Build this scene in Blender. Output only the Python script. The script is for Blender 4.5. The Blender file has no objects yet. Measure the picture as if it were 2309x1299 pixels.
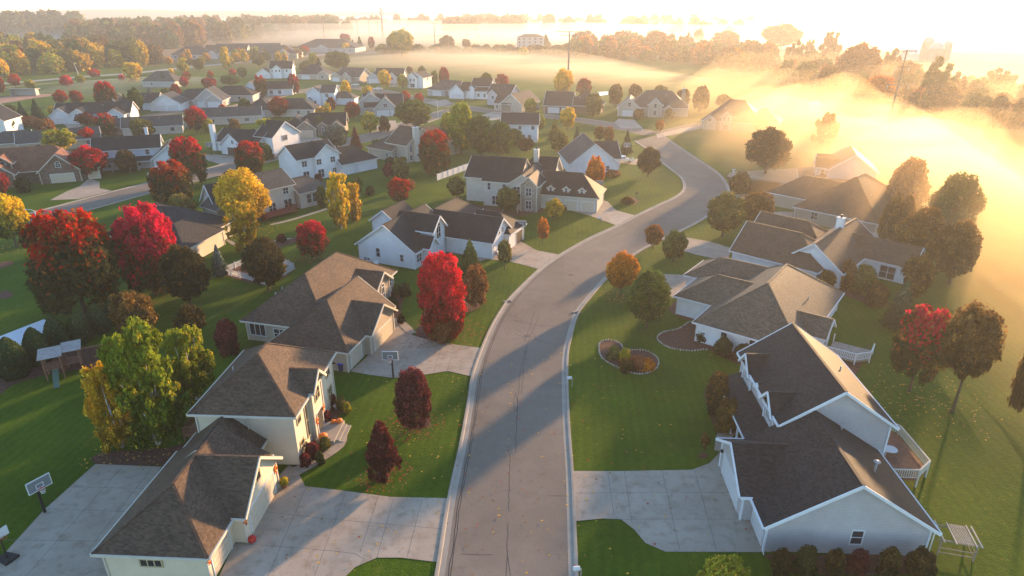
import bpy, bmesh, math, random
import numpy as np
from mathutils import Vector, Matrix, Euler, noise as mnoise

# ------------------------------------------------------------------ camera, world, sun, exposure
SC = bpy.context.scene
COL = SC.collection
IMG_W, IMG_H, FPX, CAM_H = 2309.0, 1299.0, 1475.0, 40.0
PITCH = math.atan(632.0 / FPX)
cam_d = bpy.data.cameras.new('camera'); cam = bpy.data.objects.new('camera', cam_d); COL.objects.link(cam)
cam.location = (0, 0, CAM_H); cam.rotation_euler = (math.pi / 2 - PITCH, 0, 0)
cam_d.sensor_width = 36.0; cam_d.lens = 36.0 * FPX / IMG_W
cam_d.clip_start = 0.5; cam_d.clip_end = 20000
SC.camera = cam

SUN_AZ, SUN_EL = 38.0, 9.5          # azimuth to the right of the view direction (+Y), elevation
SUN_STRENGTH, SKY_STRENGTH, EXPOSURE = 3.7, 0.15, 2.15
az, el = math.radians(SUN_AZ), math.radians(SUN_EL)
SUN_DIR = Vector((math.sin(az) * math.cos(el), math.cos(az) * math.cos(el), math.sin(el)))
world = bpy.data.worlds.new('World'); SC.world = world; world.use_nodes = True
wn = world.node_tree
bg = wn.nodes['Background']; sky = wn.nodes.new('ShaderNodeTexSky')
sky.sky_type = 'NISHITA'; sky.sun_disc = False
sky.sun_elevation = el; sky.sun_rotation = az
sky.air_density = 1.0; sky.dust_density = 0.2; sky.ozone_density = 3.0
wt = wn.nodes.new('ShaderNodeMix'); wt.data_type = 'RGBA'; wt.blend_type = 'MULTIPLY'; wt.inputs[0].default_value = 1.0; wt.inputs[7].default_value = (1.07, 0.96, 0.89, 1)
wn.links.new(sky.outputs[0], wt.inputs[6]); wn.links.new(wt.outputs[2], bg.inputs[0]); bg.inputs[1].default_value = SKY_STRENGTH
sun_d = bpy.data.lights.new('sun', 'SUN'); sun = bpy.data.objects.new('sun', sun_d); COL.objects.link(sun)
sun_d.energy = SUN_STRENGTH; sun_d.angle = math.radians(2.2); sun_d.color = (1.0, 0.60, 0.28)
sun.rotation_euler = SUN_DIR.to_track_quat('Z', 'Y').to_euler()
SC.view_settings.view_transform = 'Standard'; SC.view_settings.look = 'None'
SC.view_settings.exposure = EXPOSURE; SC.view_settings.gamma = 1.0; SC.view_settings.use_curve_mapping = False
SC.render.engine = 'CYCLES'
cy = SC.cycles
cy.max_bounces = 5; cy.diffuse_bounces = 2; cy.glossy_bounces = 2; cy.transmission_bounces = 3
cy.transparent_max_bounces = 6; cy.volume_bounces = 1
cy.use_denoising = True
cy.caustics_reflective = False; cy.caustics_refractive = False
cy.sample_clamp_indirect = 6.0

# ------------------------------------------------------------------ placing things: a photo point to a place at height z
def G(u, v, z=0.0):
    x = u - IMG_W / 2; y = v - IMG_H / 2
    c, s = math.cos(PITCH), math.sin(PITCH)
    d = (x, FPX * c - y * s, -FPX * s - y * c)
    t = (z - CAM_H) / d[2]
    return Vector((d[0] * t, d[1] * t, z))
def VROW(p):
    c, s = math.cos(PITCH), math.sin(PITCH)
    dz = p[2] - CAM_H
    dep = p[1] * c - dz * s; up = p[1] * s + dz * c
    return IMG_H / 2 - FPX * up / dep, dep
def HEIGHT(p, vtop):
    lo, hi = 0.0, 80.0
    for _ in range(40):
        m = (lo + hi) / 2
        if VROW((p[0], p[1], m))[0] > vtop: lo = m
        else: hi = m
    return lo
# ------------------------------------------------------------------ materials
MATS = {}
def newmat(name):
    m = bpy.data.materials.new(name); m.use_nodes = True
    nt = m.node_tree; b = nt.nodes['Principled BSDF']
    b.inputs['Roughness'].default_value = 0.85
    b.inputs['Specular IOR Level'].default_value = 0.3
    return m, nt, b
def N(nt, t, **kw):
    n = nt.nodes.new(t)
    for k, v in kw.items():
        if k.startswith('i_'):
            n.inputs[int(k[2:]) if k[2:].isdigit() else k[2:].replace('_', ' ')].default_value = v
        else: setattr(n, k, v)
    return n
def mixc(nt, fac, a, b, blend='MIX'):
    n = nt.nodes.new('ShaderNodeMix'); n.data_type = 'RGBA'; n.blend_type = blend
    for sock, val in ((n.inputs[0], fac), (n.inputs[6], a), (n.inputs[7], b)):
        if isinstance(val, bpy.types.NodeSocket): nt.links.new(val, sock)
        elif isinstance(val, (int, float)): sock.default_value = val
        else: sock.default_value = (*val, 1.0)
    return n.outputs[2]
def math_(nt, op, a, b=None, clamp=False):
    n = nt.nodes.new('ShaderNodeMath'); n.operation = op; n.use_clamp = clamp
    for sock, val in ((n.inputs[0], a), (n.inputs[1], b)):
        if val is None: continue
        if isinstance(val, bpy.types.NodeSocket): nt.links.new(val, sock)
        else: sock.default_value = val
    return n.outputs[0]
def ramp(nt, fac, lo, hi):
    n = nt.nodes.new('ShaderNodeMapRange'); n.clamp = True
    nt.links.new(fac, n.inputs[0]); n.inputs[1].default_value = lo; n.inputs[2].default_value = hi
    return n.outputs[0]
def noise(nt, vec, scale, detail=3.0, rough=0.55):
    n = nt.nodes.new('ShaderNodeTexNoise'); nt.links.new(vec, n.inputs['Vector'])
    n.inputs['Scale'].default_value = scale; n.inputs['Detail'].default_value = detail; n.inputs['Roughness'].default_value = rough
    return n.outputs[0]
def objco(nt):
    return nt.nodes.new('ShaderNodeTexCoord').outputs['Object']
def bump(nt, b, h, strength, dist):
    n = nt.nodes.new('ShaderNodeBump'); n.inputs['Strength'].default_value = strength; n.inputs['Distance'].default_value = dist
    nt.links.new(h, n.inputs['Height']); nt.links.new(n.outputs[0], b.inputs['Normal'])
def mottled(name, c, var=0.25, scale=1.2, rough=0.85, fine=14.0, c2=None, bmp=0.0, spec=0.3):
    if name in MATS: return MATS[name]
    m, nt, b = newmat(name); co = objco(nt)
    n1 = noise(nt, co, scale, 4); n2 = noise(nt, co, fine, 2)
    lo = tuple(x * (1 - var) for x in c); hi = tuple(min(1, x * (1 + var)) for x in c)
    a = mixc(nt, ramp(nt, n1, 0.3, 0.7), lo, c2 or hi)
    o = mixc(nt, ramp(nt, n2, 0.25, 0.75), tuple([1 - var * .6] * 3), (1, 1, 1))
    nt.links.new(mixc(nt, 1.0, a, o, 'MULTIPLY'), b.inputs['Base Color'])
    b.inputs['Roughness'].default_value = rough; b.inputs['Specular IOR Level'].default_value = spec
    if bmp: bump(nt, b, n2, 0.6, bmp)
    MATS[name] = m; return m
def shingles(name, c, c2=None):
    if name in MATS: return MATS[name]
    m, nt, b = newmat(name); co = objco(nt)
    c2 = c2 or tuple(x * 1.5 for x in c)
    sep = N(nt, 'ShaderNodeSeparateXYZ'); nt.links.new(co, sep.inputs[0])
    row = math_(nt, 'MULTIPLY', sep.outputs[2], 11.0)
    fl = math_(nt, 'FLOOR', row); fr = math_(nt, 'FRACT', row)
    xy = math_(nt, 'ADD', sep.outputs[0], math_(nt, 'MULTIPLY', sep.outputs[1], 1.0))
    comb = N(nt, 'ShaderNodeCombineXYZ'); nt.links.new(math_(nt, 'FLOOR', math_(nt, 'MULTIPLY', xy, 3.2)), comb.inputs[0])
    nt.links.new(fl, comb.inputs[1]); nt.links.new(math_(nt, 'FLOOR', math_(nt, 'MULTIPLY', sep.outputs[1], 3.0)), comb.inputs[2])
    wnz = N(nt, 'ShaderNodeTexWhiteNoise'); nt.links.new(comb.outputs[0], wnz.inputs[0])
    tab = mixc(nt, wnz.outputs[0], tuple(x * 0.88 for x in c), c2)
    big = noise(nt, co, 0.5, 4); fin = noise(nt, co, 9, 3)
    t1 = mixc(nt, 1.0, tab, mixc(nt, ramp(nt, big, 0.3, 0.7), (0.8, 0.8, 0.82), (1.1, 1.08, 1.05)), 'MULTIPLY')
    t2 = mixc(nt, 1.0, t1, mixc(nt, ramp(nt, fin, 0.3, 0.7), (0.75, 0.75, 0.75), (1.15, 1.15, 1.15)), 'MULTIPLY')
    line = math_(nt, 'LESS_THAN', fr, 0.16)
    t3 = mixc(nt, line, t2, mixc(nt, 1.0, t2, (0.72, 0.72, 0.72), 'MULTIPLY'))
    nt.links.new(t3, b.inputs['Base Color']); b.inputs['Roughness'].default_value = 0.66
    b.inputs['Specular IOR Level'].default_value = 0.12
    bump(nt, b, fr, 0.4, 0.02)
    MATS[name] = m; return m
def siding(name, c, lap=6.5, var=0.06):
    if name in MATS: return MATS[name]
    m, nt, b = newmat(name); co = objco(nt)
    sep = N(nt, 'ShaderNodeSeparateXYZ'); nt.links.new(co, sep.inputs[0])
    fr = math_(nt, 'FRACT', math_(nt, 'MULTIPLY', sep.outputs[2], lap))
    n1 = noise(nt, co, 0.7, 4); n2 = noise(nt, co, 5, 3)
    a = mixc(nt, ramp(nt, n1, 0.3, 0.7), tuple(x * (1 - var * 1.5) for x in c), tuple(min(.9, x * (1 + var)) for x in c))
    a = mixc(nt, ramp(nt, n2, 0.3, 0.75), mixc(nt, 1.0, a, (.93, .93, .93), 'MULTIPLY'), a)
    a = mixc(nt, math_(nt, 'LESS_THAN', fr, 0.14), a, mixc(nt, 1.0, a, (.66, .66, .68), 'MULTIPLY'))
    nt.links.new(a, b.inputs['Base Color']); b.inputs['Roughness'].default_value = 0.6
    bump(nt, b, fr, 0.4, 0.02)
    MATS[name] = m; return m
def stone(name, c, c2):
    if name in MATS: return MATS[name]
    m, nt, b = newmat(name); co = objco(nt)
    v = N(nt, 'ShaderNodeTexVoronoi'); nt.links.new(co, v.inputs['Vector']); v.inputs['Scale'].default_value = 2.6
    s = N(nt, 'ShaderNodeSeparateColor'); nt.links.new(v.outputs['Color'], s.inputs[0])
    a = mixc(nt, s.outputs[0], c, c2)
    e = math_(nt, 'GREATER_THAN', v.outputs['Distance'], 0.32)
    nt.links.new(mixc(nt, e, a, tuple(x * .6 for x in c)), b.inputs['Base Color'])
    bump(nt, b, v.outputs['Distance'], 0.5, 0.05)
    MATS[name] = m; return m
def foliage(name, low, high, split=0.45, soft=0.35, speck=None, trans=0.35):
    if name in MATS: return MATS[name]
    m = bpy.data.materials.new(name); m.use_nodes = True; nt = m.node_tree; nt.nodes.clear()
    tc = N(nt, 'ShaderNodeTexCoord'); sep = N(nt, 'ShaderNodeSeparateXYZ'); nt.links.new(tc.outputs['Generated'], sep.inputs[0])
    at = N(nt, 'ShaderNodeAttribute', attribute_name='tone')
    oi = N(nt, 'ShaderNodeObjectInfo')
    geo = N(nt, 'ShaderNodeNewGeometry')
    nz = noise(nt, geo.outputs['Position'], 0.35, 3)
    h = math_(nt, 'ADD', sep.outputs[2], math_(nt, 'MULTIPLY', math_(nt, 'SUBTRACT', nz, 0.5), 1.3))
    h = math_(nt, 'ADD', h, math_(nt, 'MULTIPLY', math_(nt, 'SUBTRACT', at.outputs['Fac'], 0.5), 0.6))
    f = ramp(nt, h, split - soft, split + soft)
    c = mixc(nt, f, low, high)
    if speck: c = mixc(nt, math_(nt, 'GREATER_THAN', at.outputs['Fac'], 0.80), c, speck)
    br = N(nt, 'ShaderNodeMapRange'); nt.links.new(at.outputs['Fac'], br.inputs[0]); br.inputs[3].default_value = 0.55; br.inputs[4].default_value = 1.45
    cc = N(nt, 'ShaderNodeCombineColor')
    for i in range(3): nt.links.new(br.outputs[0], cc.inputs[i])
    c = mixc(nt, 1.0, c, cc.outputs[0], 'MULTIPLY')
    hs = N(nt, 'ShaderNodeHueSaturation'); nt.links.new(c, hs.inputs['Color'])
    mr = N(nt, 'ShaderNodeMapRange'); nt.links.new(oi.outputs['Random'], mr.inputs[0]); mr.inputs[3].default_value = 0.488; mr.inputs[4].default_value = 0.512
    nt.links.new(mr.outputs[0], hs.inputs['Hue'])
    mv = N(nt, 'ShaderNodeMapRange'); nt.links.new(oi.outputs['Random'], mv.inputs[0]); mv.inputs[3].default_value = 1.15; mv.inputs[4].default_value = 0.85
    nt.links.new(mv.outputs[0], hs.inputs['Value'])
    d = N(nt, 'ShaderNodeBsdfDiffuse'); t = N(nt, 'ShaderNodeBsdfTranslucent'); mx = N(nt, 'ShaderNodeMixShader'); mx.inputs[0].default_value = trans
    nt.links.new(hs.outputs[0], d.inputs[0]); nt.links.new(hs.outputs[0], t.inputs[0])
    nt.links.new(d.outputs[0], mx.inputs[1]); nt.links.new(t.outputs[0], mx.inputs[2])
    out = N(nt, 'ShaderNodeOutputMaterial'); nt.links.new(mx.outputs[0], out.inputs[0])
    MATS[name] = m; return m
def volume(name, color, density, g):
    m = bpy.data.materials.new(name); m.use_nodes = True; nt = m.node_tree; nt.nodes.clear()
    v = N(nt, 'ShaderNodeVolumePrincipled'); v.inputs['Color'].default_value = (*color, 1)
    v.inputs['Density'].default_value = density; v.inputs['Anisotropy'].default_value = g
    out = N(nt, 'ShaderNodeOutputMaterial'); nt.links.new(v.outputs[0], out.inputs['Volume'])
    return m

TRIM = mottled('white_trim', (.56, .56, .56), .05, 2)
TRIM_TAN = mottled('tan_trim', (.42, .38, .31), .06, 2)
DOORW = mottled('garage_white', (.54, .54, .55), .05, 3, 0.6)
DOORT = mottled('garage_tan', (.50, .42, .32), .06, 3, 0.6)
DOORD = mottled('garage_dark', (.05, .045, .04), .2, 3, 0.6)
BARK = mottled('bark', (.09, .065, .045), .4, 4, fine=30)
BIRCH = mottled('birch_bark', (.5, .47, .42), .3, 5, fine=20)
CONC = mottled('concrete', (.32, .28, .235), .16, .35, 0.9, 6)
CONC2 = mottled('kerb_concrete', (.27, .245, .205), .14, .5, 0.9, 6)
JOINT = mottled('joint', (.16, .14, .12), .2, 3)
SEAL = mottled('crack_sealant', (.025, .025, .027), .2, 3, 0.7)
MULCH = mottled('mulch', (.10, .042, .028), .45, 2.5, 0.95, 12, bmp=.06)
BLACK = mottled('black_metal', (.02, .02, .022), .2, 5, 0.5)
STEEL = mottled('galvanised', (.32, .32, .33), .12, 3, 0.4)
WOODP = mottled('weathered_wood', (.26, .22, .18), .25, 3)
CEDAR = mottled('cedar_wood', (.20, .09, .055), .3, 3)
REDWOOD = mottled('red_stain_wood', (.22, .05, .03), .3, 3)
ORANGE = mottled('pumpkin_skin', (.65, .16, .02), .15, 8, 0.5)
REDP = mottled('red_paint', (.45, .02, .015), .1, 5, 0.5)
BLUEP = mottled('blue_plastic', (.02, .07, .45), .1, 5, 0.45)
RUBBER = mottled('rubber', (.02, .02, .02), .2, 6, 0.8)
def simple(name, c, rough, metal=0.0, spec=0.5, coat=0.0):
    if name in MATS: return MATS[name]
    m, nt, b = newmat(name); co = objco(nt)
    n1 = noise(nt, co, 1.5, 2)
    nt.links.new(mixc(nt, n1, tuple(x * .9 for x in c), tuple(min(1, x * 1.08) for x in c)), b.inputs['Base Color'])
    b.inputs['Roughness'].default_value = rough; b.inputs['Metallic'].default_value = metal
    b.inputs['Specular IOR Level'].default_value = spec; b.inputs['Coat Weight'].default_value = coat
    MATS[name] = m; return m
GLASS = simple('window_glass', (.025, .03, .04), 0.08, 0, 0.6)
CARGLASS = simple('car_glass', (.015, .018, .02), 0.06, 0, 0.6)
LAMPM = simple('lamp_lens', (.6, .6, .6), 0.1)
CHROME = simple('alloy', (.45, .45, .46), 0.3, 0.8)

R_BROWN = shingles('roof_brown', (.078, .051, .036), (.125, .083, .056))
R_DARK = shingles('roof_dark', (.026, .026, .028), (.050, .049, .050))
R_GREY = shingles('roof_grey', (.055, .050, .047), (.098, .090, .082))
R_TAN = shingles('roof_tan', (.085, .068, .050), (.155, .122, .088))
R_RUST = shingles('roof_rust', (.15, .068, .042), (.24, .11, .065))
R_BLACK = shingles('roof_charcoal', (.018, .018, .019), (.035, .034, .035))
S_WHITE = siding('siding_white', (.66, .67, .68)); S_CREAM = siding('siding_cream', (.56, .50, .40), 0.01)
S_BEIGE = siding('siding_beige', (.50, .45, .38)); S_TAN = siding('siding_tan', (.40, .34, .27))
S_GREY = siding('siding_grey', (.34, .34, .34)); S_LGREY = siding('siding_light_grey', (.44, .42, .43))
S_BLUE = siding('siding_blue', (.30, .37, .43)); S_BLUEW = siding('siding_pale_blue', (.56, .60, .66))
BRICK = stone('brick_wall', (.20, .13, .10), (.30, .20, .15)); STONE = stone('stone_wall', (.34, .29, .23), (.46, .41, .34))
STUCCO = mottled('stucco', (.56, .48, .36), .06, .8, 0.9, 8, bmp=.01)

# ------------------------------------------------------------------ mesh builder
class MB:
    def __init__(s): s.v = []; s.f = []; s.m = []
    def add(s, vs, fs, m=0):
        o = len(s.v); s.v += [tuple(p) for p in vs]
        for f in fs: s.f.append(tuple(o + i for i in f)); s.m.append(m)
    def box(s, x0, y0, z0, x1, y1, z1, m=0):
        x0, x1 = min(x0, x1), max(x0, x1); y0, y1 = min(y0, y1), max(y0, y1); z0, z1 = min(z0, z1), max(z0, z1)
        s.add([(x0, y0, z0), (x1, y0, z0), (x1, y1, z0), (x0, y1, z0), (x0, y0, z1), (x1, y0, z1), (x1, y1, z1), (x0, y1, z1)],
              [(0, 3, 2, 1), (4, 5, 6, 7), (0, 1, 5, 4), (1, 2, 6, 5), (2, 3, 7, 6), (3, 0, 4, 7)], m)
    def prism(s, pts, d, m=0):
        n = len(pts); d = Vector(d); a = [Vector(p) for p in pts]
        s.add(a + [p + d for p in a], [tuple(range(n))[::-1], tuple(range(n, 2 * n))] + [(i, (i + 1) % n, n + (i + 1) % n, n + i) for i in range(n)], m)
    def beam(s, p, q, w, h, m=0, up=(0, 0, 1)):
        p, q = Vector(p), Vector(q); d = (q - p)
        if d.length < 1e-6: return
        d.normalize(); upv = Vector(up)
        if abs(d.dot(upv)) > .98: upv = Vector((1, 0, 0))
        sd = d.cross(upv).normalized() * (w / 2); u = sd.cross(d).normalized() * (h / 2)
        s.add([p - sd - u, p + sd - u, p + sd + u, p - sd + u, q - sd - u, q + sd - u, q + sd + u, q - sd + u],
              [(0, 1, 2, 3), (7, 6, 5, 4), (0, 4, 5, 1), (1, 5, 6, 2), (2, 6, 7, 3), (3, 7, 4, 0)], m)
    def tube(s, pts, rs, n=7, m=0, cap=True):
        rings = []; o = len(s.v)
        for i, p in enumerate(pts):
            p = Vector(p); a = Vector(pts[max(0, i - 1)]); b = Vector(pts[min(len(pts) - 1, i + 1)])
            d = (b - a).normalized(); ref = Vector((0, 0, 1)) if abs(d.z) < .9 else Vector((1, 0, 0))
            e1 = d.cross(ref).normalized(); e2 = d.cross(e1)
            for k in range(n):
                t = 2 * math.pi * k / n
                s.v.append(tuple(p + (e1 * math.cos(t) + e2 * math.sin(t)) * rs[i]))
        for i in range(len(pts) - 1):
            for k in range(n):
                a = o + i * n + k; b = o + i * n + (k + 1) % n
                s.f.append((a, b, b + n, a + n)); s.m.append(m)
        if cap:
            s.f.append(tuple(o + k for k in range(n))[::-1]); s.m.append(m)
            e = o + (len(pts) - 1) * n; s.f.append(tuple(e + k for k in range(n))); s.m.append(m)
    def lathe(s, prof, n=12, c=(0, 0, 0), m=0, lobes=0):
        o = len(s.v)
        for r, z in prof:
            for k in range(n):
                t = 2 * math.pi * k / n; rr = r * (1 + (0.07 * math.cos(t * lobes) if lobes else 0))
                s.v.append((c[0] + rr * math.cos(t), c[1] + rr * math.sin(t), c[2] + z))
        for i in range(len(prof) - 1):
            for k in range(n):
                a = o + i * n + k; b = o + i * n + (k + 1) % n
                s.f.append((a, b, b + n, a + n)); s.m.append(m)
        s.f.append(tuple(o + k for k in range(n))[::-1]); s.m.append(m)
        e = o + (len(prof) - 1) * n; s.f.append(tuple(e + k for k in range(n))); s.m.append(m)
    def mesh(s, name, mats, smooth=False, fix=True):
        me = bpy.data.meshes.new(name); me.from_pydata(s.v, [], s.f)
        for mt in (mats if isinstance(mats, (list, tuple)) else [mats]): me.materials.append(mt)
        me.polygons.foreach_set('material_index', s.m)
        if smooth: me.polygons.foreach_set('use_smooth', [True] * len(s.f))
        if fix:
            b = bmesh.new(); b.from_mesh(me); bmesh.ops.recalc_face_normals(b, faces=b.faces); b.to_mesh(me); b.free()
        me.update(); return me
    def build(s, name, mats, parent=None, smooth=False, loc=None, rz=0, fix=True):
        if not s.f: return None
        return link(name, s.mesh(name, mats, smooth, fix), parent, loc, rz)
def link(name, me, parent=None, loc=None, rz=0):
    o = bpy.data.objects.new(name, me); COL.objects.link(o)
    if parent: o.parent = parent
    if loc is not None: o.location = loc
    o.rotation_euler[2] = rz
    return o
def thing(name, label, cat, loc=(0, 0, 0), rz=0, group=None):
    o = bpy.data.objects.new(name, None); COL.objects.link(o); o.empty_display_size = .5
    o.location = loc; o.rotation_euler[2] = rz
    return tag(o, label, cat, group)
def tag(o, label, cat, group=None):
    o['label'] = label; o['category'] = cat
    if group: o['group'] = group
    return o
def struct(name, mb, mats, **k):
    o = mb.build(name, mats, **k); o['kind'] = 'structure'; return o
def smooth_path(pts, closed=False, step=1.5):
    P = [Vector(p[:2]) for p in pts]; n = len(P); out = []
    for i in range(n if closed else n - 1):
        p0 = P[(i - 1) % n] if closed or i > 0 else P[i] * 2 - P[i + 1]
        p1, p2 = P[i], P[(i + 1) % n]
        p3 = P[(i + 2) % n] if closed or i + 2 < n else p2 * 2 - p1
        k = max(2, int((p2 - p1).length / step))
        for j in range(k):
            t = j / k
            out.append(0.5 * ((2 * p1) + (p2 - p0) * t + (2 * p0 - 5 * p1 + 4 * p2 - p3) * t * t + (3 * p1 - p0 - 3 * p2 + p3) * t ** 3))
    if not closed: out.append(P[-1].copy())
    return out
def resample(path, n):
    L = [0]
    for i in range(1, len(path)): L.append(L[-1] + (path[i] - path[i - 1]).length)
    out = []; j = 0
    for k in range(n):
        t = L[-1] * k / (n - 1)
        while j < len(L) - 2 and L[j + 1] < t: j += 1
        f = (t - L[j]) / max(1e-6, L[j + 1] - L[j]); out.append(path[j].lerp(path[j + 1], min(1, max(0, f))))
    return out
def side(path, i):
    a = path[max(0, i - 1)]; b = path[min(len(path) - 1, i + 1)]; d = (b - a).normalized()
    return Vector((-d.y, d.x))
def ribbon(mb, path, w, z, m=0, off=0.0):
    vs = []
    for i, p in enumerate(path):
        n = side(path, i); vs += [(*(p + n * (off - w / 2)), z), (*(p + n * (off + w / 2)), z)]
    mb.add(vs, [(2 * i, 2 * i + 2, 2 * i + 3, 2 * i + 1) for i in range(len(path) - 1)], m)
def strip(mb, A, B, z, m=0):
    n = len(A); mb.add([(*p, z) for p in A] + [(*p, z) for p in B], [(i, i + 1, n + i + 1, n + i) for i in range(n - 1)], m)
def profile_ribbon(mb, path, prof, m=0):
    k = len(prof); vs = []
    for i, p in enumerate(path):
        n = side(path, i)
        for o, z in prof: q = p + n * o; vs.append((q.x, q.y, z))
    mb.add(vs, [(i * k + j, (i + 1) * k + j, (i + 1) * k + j + 1, i * k + j + 1) for i in range(len(path) - 1) for j in range(k - 1)], m)
def flatpoly(mb, pts, z, m=0, thick=None):
    b = bmesh.new(); vs = [b.verts.new((p[0], p[1], z)) for p in pts]
    f = b.faces.new(vs); bmesh.ops.triangulate(b, faces=[f]); b.verts.index_update()
    V = [tuple(v.co) for v in b.verts]; F = []
    for f in b.faces:
        f.normal_update(); idx = [v.index for v in f.verts]
        F.append(idx if f.normal.z > 0 else idx[::-1])
    mb.add(V, F, m); b.free()
def wig(path, amp, rnd):
    return [p + Vector((rnd.uniform(-amp, amp), rnd.uniform(-amp, amp))) for p in path]
def U(*pts): return [G(u, v)[:2] for u, v in pts]
def UV(pts): return [Vector(G(u, v)[:2]) for u, v in pts]
# ------------------------------------------------------------------ ground
def grass_mat():
    m, nt, b = newmat('lawn_grass'); co = objco(nt)
    big = noise(nt, co, 0.012, 4); mid = noise(nt, co, 0.09, 4); fin = noise(nt, co, 1.6, 4, .7); vf = noise(nt, co, 7.0, 3, .7)
    c = mixc(nt, ramp(nt, mid, .3, .7), (.036, .088, .007), (.086, .152, .010))
    c = mixc(nt, ramp(nt, big, .35, .65), c, mixc(nt, 1.0, c, (1.15, .95, .8), 'MULTIPLY'))
    c = mixc(nt, ramp(nt, fin, .3, .72), mixc(nt, 1.0, c, (.68, .72, .7), 'MULTIPLY'), c)
    c = mixc(nt, ramp(nt, vf, .28, .7), mixc(nt, 1.0, c, (.6, .62, .6), 'MULTIPLY'), c)
    # mowing passes
    mp = N(nt, 'ShaderNodeMapping'); nt.links.new(co, mp.inputs[0]); mp.inputs['Rotation'].default_value = (0, 0, .08)
    wv = N(nt, 'ShaderNodeTexWave', bands_direction='X'); nt.links.new(mp.outputs[0], wv.inputs[0])
    wv.inputs['Scale'].default_value = .32; wv.inputs['Distortion'].default_value = .8; wv.inputs['Detail'].default_value = 1
    c = mixc(nt, math_(nt, 'MULTIPLY', wv.outputs['Fac'], .45), c, mixc(nt, 1.0, c, (1.35, 1.28, 1.1), 'MULTIPLY'))
    # dry patches, fallen leaves
    vo = N(nt, 'ShaderNodeTexVoronoi'); nt.links.new(co, vo.inputs['Vector']); vo.inputs['Scale'].default_value = 2.4
    lf = math_(nt, 'MULTIPLY', math_(nt, 'LESS_THAN', vo.outputs['Distance'], .13), math_(nt, 'GREATER_THAN', mid, .56))
    c = mixc(nt, lf, c, (.26, .13, .03))
    # far fields beyond the houses: meadow and stubble tones
    sep = N(nt, 'ShaderNodeSeparateXYZ'); nt.links.new(co, sep.inputs[0])
    far = ramp(nt, math_(nt, 'ADD', sep.outputs[1], math_(nt, 'MULTIPLY', big, 300)), 620, 760)
    c = mixc(nt, far, c, mixc(nt, ramp(nt, noise(nt, co, .004, 2), .42, .58), (.10, .10, .04), (.17, .11, .06)))
    c = mixc(nt, ramp(nt, noise(nt, co, .35, 5, .7), .60, .78), c, mixc(nt, .5, c, (.13, .13, .03)))
    nt.links.new(c, b.inputs['Base Color']); b.inputs['Roughness'].default_value = .9; b.inputs['Specular IOR Level'].default_value = .05
    h = math_(nt, 'ADD', fin, vf); bump(nt, b, h, .9, .10)
    return m
LAWN = grass_mat()
mb = MB(); X = [-9000, -2500, -900, -300, 0, 300, 900, 2500, 9000]; Y = [-500, 0, 150, 300, 500, 900, 2000, 5000, 14000]
mb.add([(x, y, 0) for y in Y for x in X], [(j * 9 + i, j * 9 + i + 1, (j + 1) * 9 + i + 1, (j + 1) * 9 + i) for j in range(8) for i in range(8)])
struct('ground', mb, LAWN)
# low wooded hills on the skyline
def hills(name, y0, xs, amp, seed, mat):
    mb = MB(); n = 90; vs = []
    for j in range(5):
        for i in range(n):
            x = xs[0] + (xs[1] - xs[0]) * i / (n - 1); prof = (0, .6, 1, .6, 0)[j]
            z = prof * amp * (.35 + .9 * mnoise.fractal(Vector((x * .0009, seed, j * .1)), 1.0, 2.0, 4) + .3) - 1
            vs.append((x, y0 + j * 260 + 120 * math.sin(x * .001 + seed), min(38.0, max(z, -1)) if 0 < j < 4 else -1))
    mb.add(vs, [(j * n + i, j * n + i + 1, (j + 1) * n + i + 1, (j + 1) * n + i) for j in range(4) for i in range(n - 1)])
    struct(name, mb, mat, smooth=True)
HM = mottled('hill_woods', (.05, .07, .035), .5, .01, fine=.06)
hills('hills', 2500, (-4500, -500), 30, 3.1, HM)
hills('hills', 4200, (-6500, -300), 34, 7.7, HM)

# ------------------------------------------------------------------ streets
def asphalt(name, c):
    m, nt, b = newmat(name); co = objco(nt)
    n0 = noise(nt, co, .05, 3); n1 = noise(nt, co, .5, 4); n2 = noise(nt, co, 18, 2, .8)
    a = mixc(nt, ramp(nt, n0, .35, .65), tuple(x * .86 for x in c), tuple(x * 1.14 for x in c))
    a = mixc(nt, ramp(nt, n1, .3, .7), mixc(nt, 1.0, a, (.88, .88, .89), 'MULTIPLY'), a)
    a = mixc(nt, ramp(nt, n2, .3, .7), mixc(nt, 1.0, a, (.72, .72, .72), 'MULTIPLY'), mixc(nt, 1.0, a, (1.12, 1.12, 1.12), 'MULTIPLY'))
    vo = N(nt, 'ShaderNodeTexVoronoi'); nt.links.new(co, vo.inputs['Vector']); vo.inputs['Scale'].default_value = .11
    s_ = N(nt, 'ShaderNodeSeparateColor'); nt.links.new(vo.outputs['Color'], s_.inputs[0])
    a = mixc(nt, math_(nt, 'MULTIPLY', s_.outputs[0], .35), a, mixc(nt, 1.0, a, (.80, .81, .83), 'MULTIPLY'))
    st = noise(nt, co, .9, 5, .65); a = mixc(nt, ramp(nt, st, .60, .74), a, mixc(nt, 1.0, a, (.66, .66, .68), 'MULTIPLY'))
    nt.links.new(a, b.inputs['Base Color']); b.inputs['Roughness'].default_value = .95; b.inputs['Specular IOR Level'].default_value = .08
    bump(nt, b, n2, .5, .01); return m
ASPH = asphalt('worn_asphalt', (.212, .176, .140))
Lp = [(955, 1420), (984, 1299), (1011.6, 1126), (1039, 1001), (1057, 900), (1065, 848), (1088, 782), (1112.6, 727.5), (1143, 680), (1167, 654), (1215, 608), (1262, 575), (1325, 539), (1390, 509), (1432, 487), (1484, 462), (1524, 443), (1541, 425), (1536, 403), (1516, 386), (1490, 365), (1462, 340), (1430, 318)]
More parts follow.
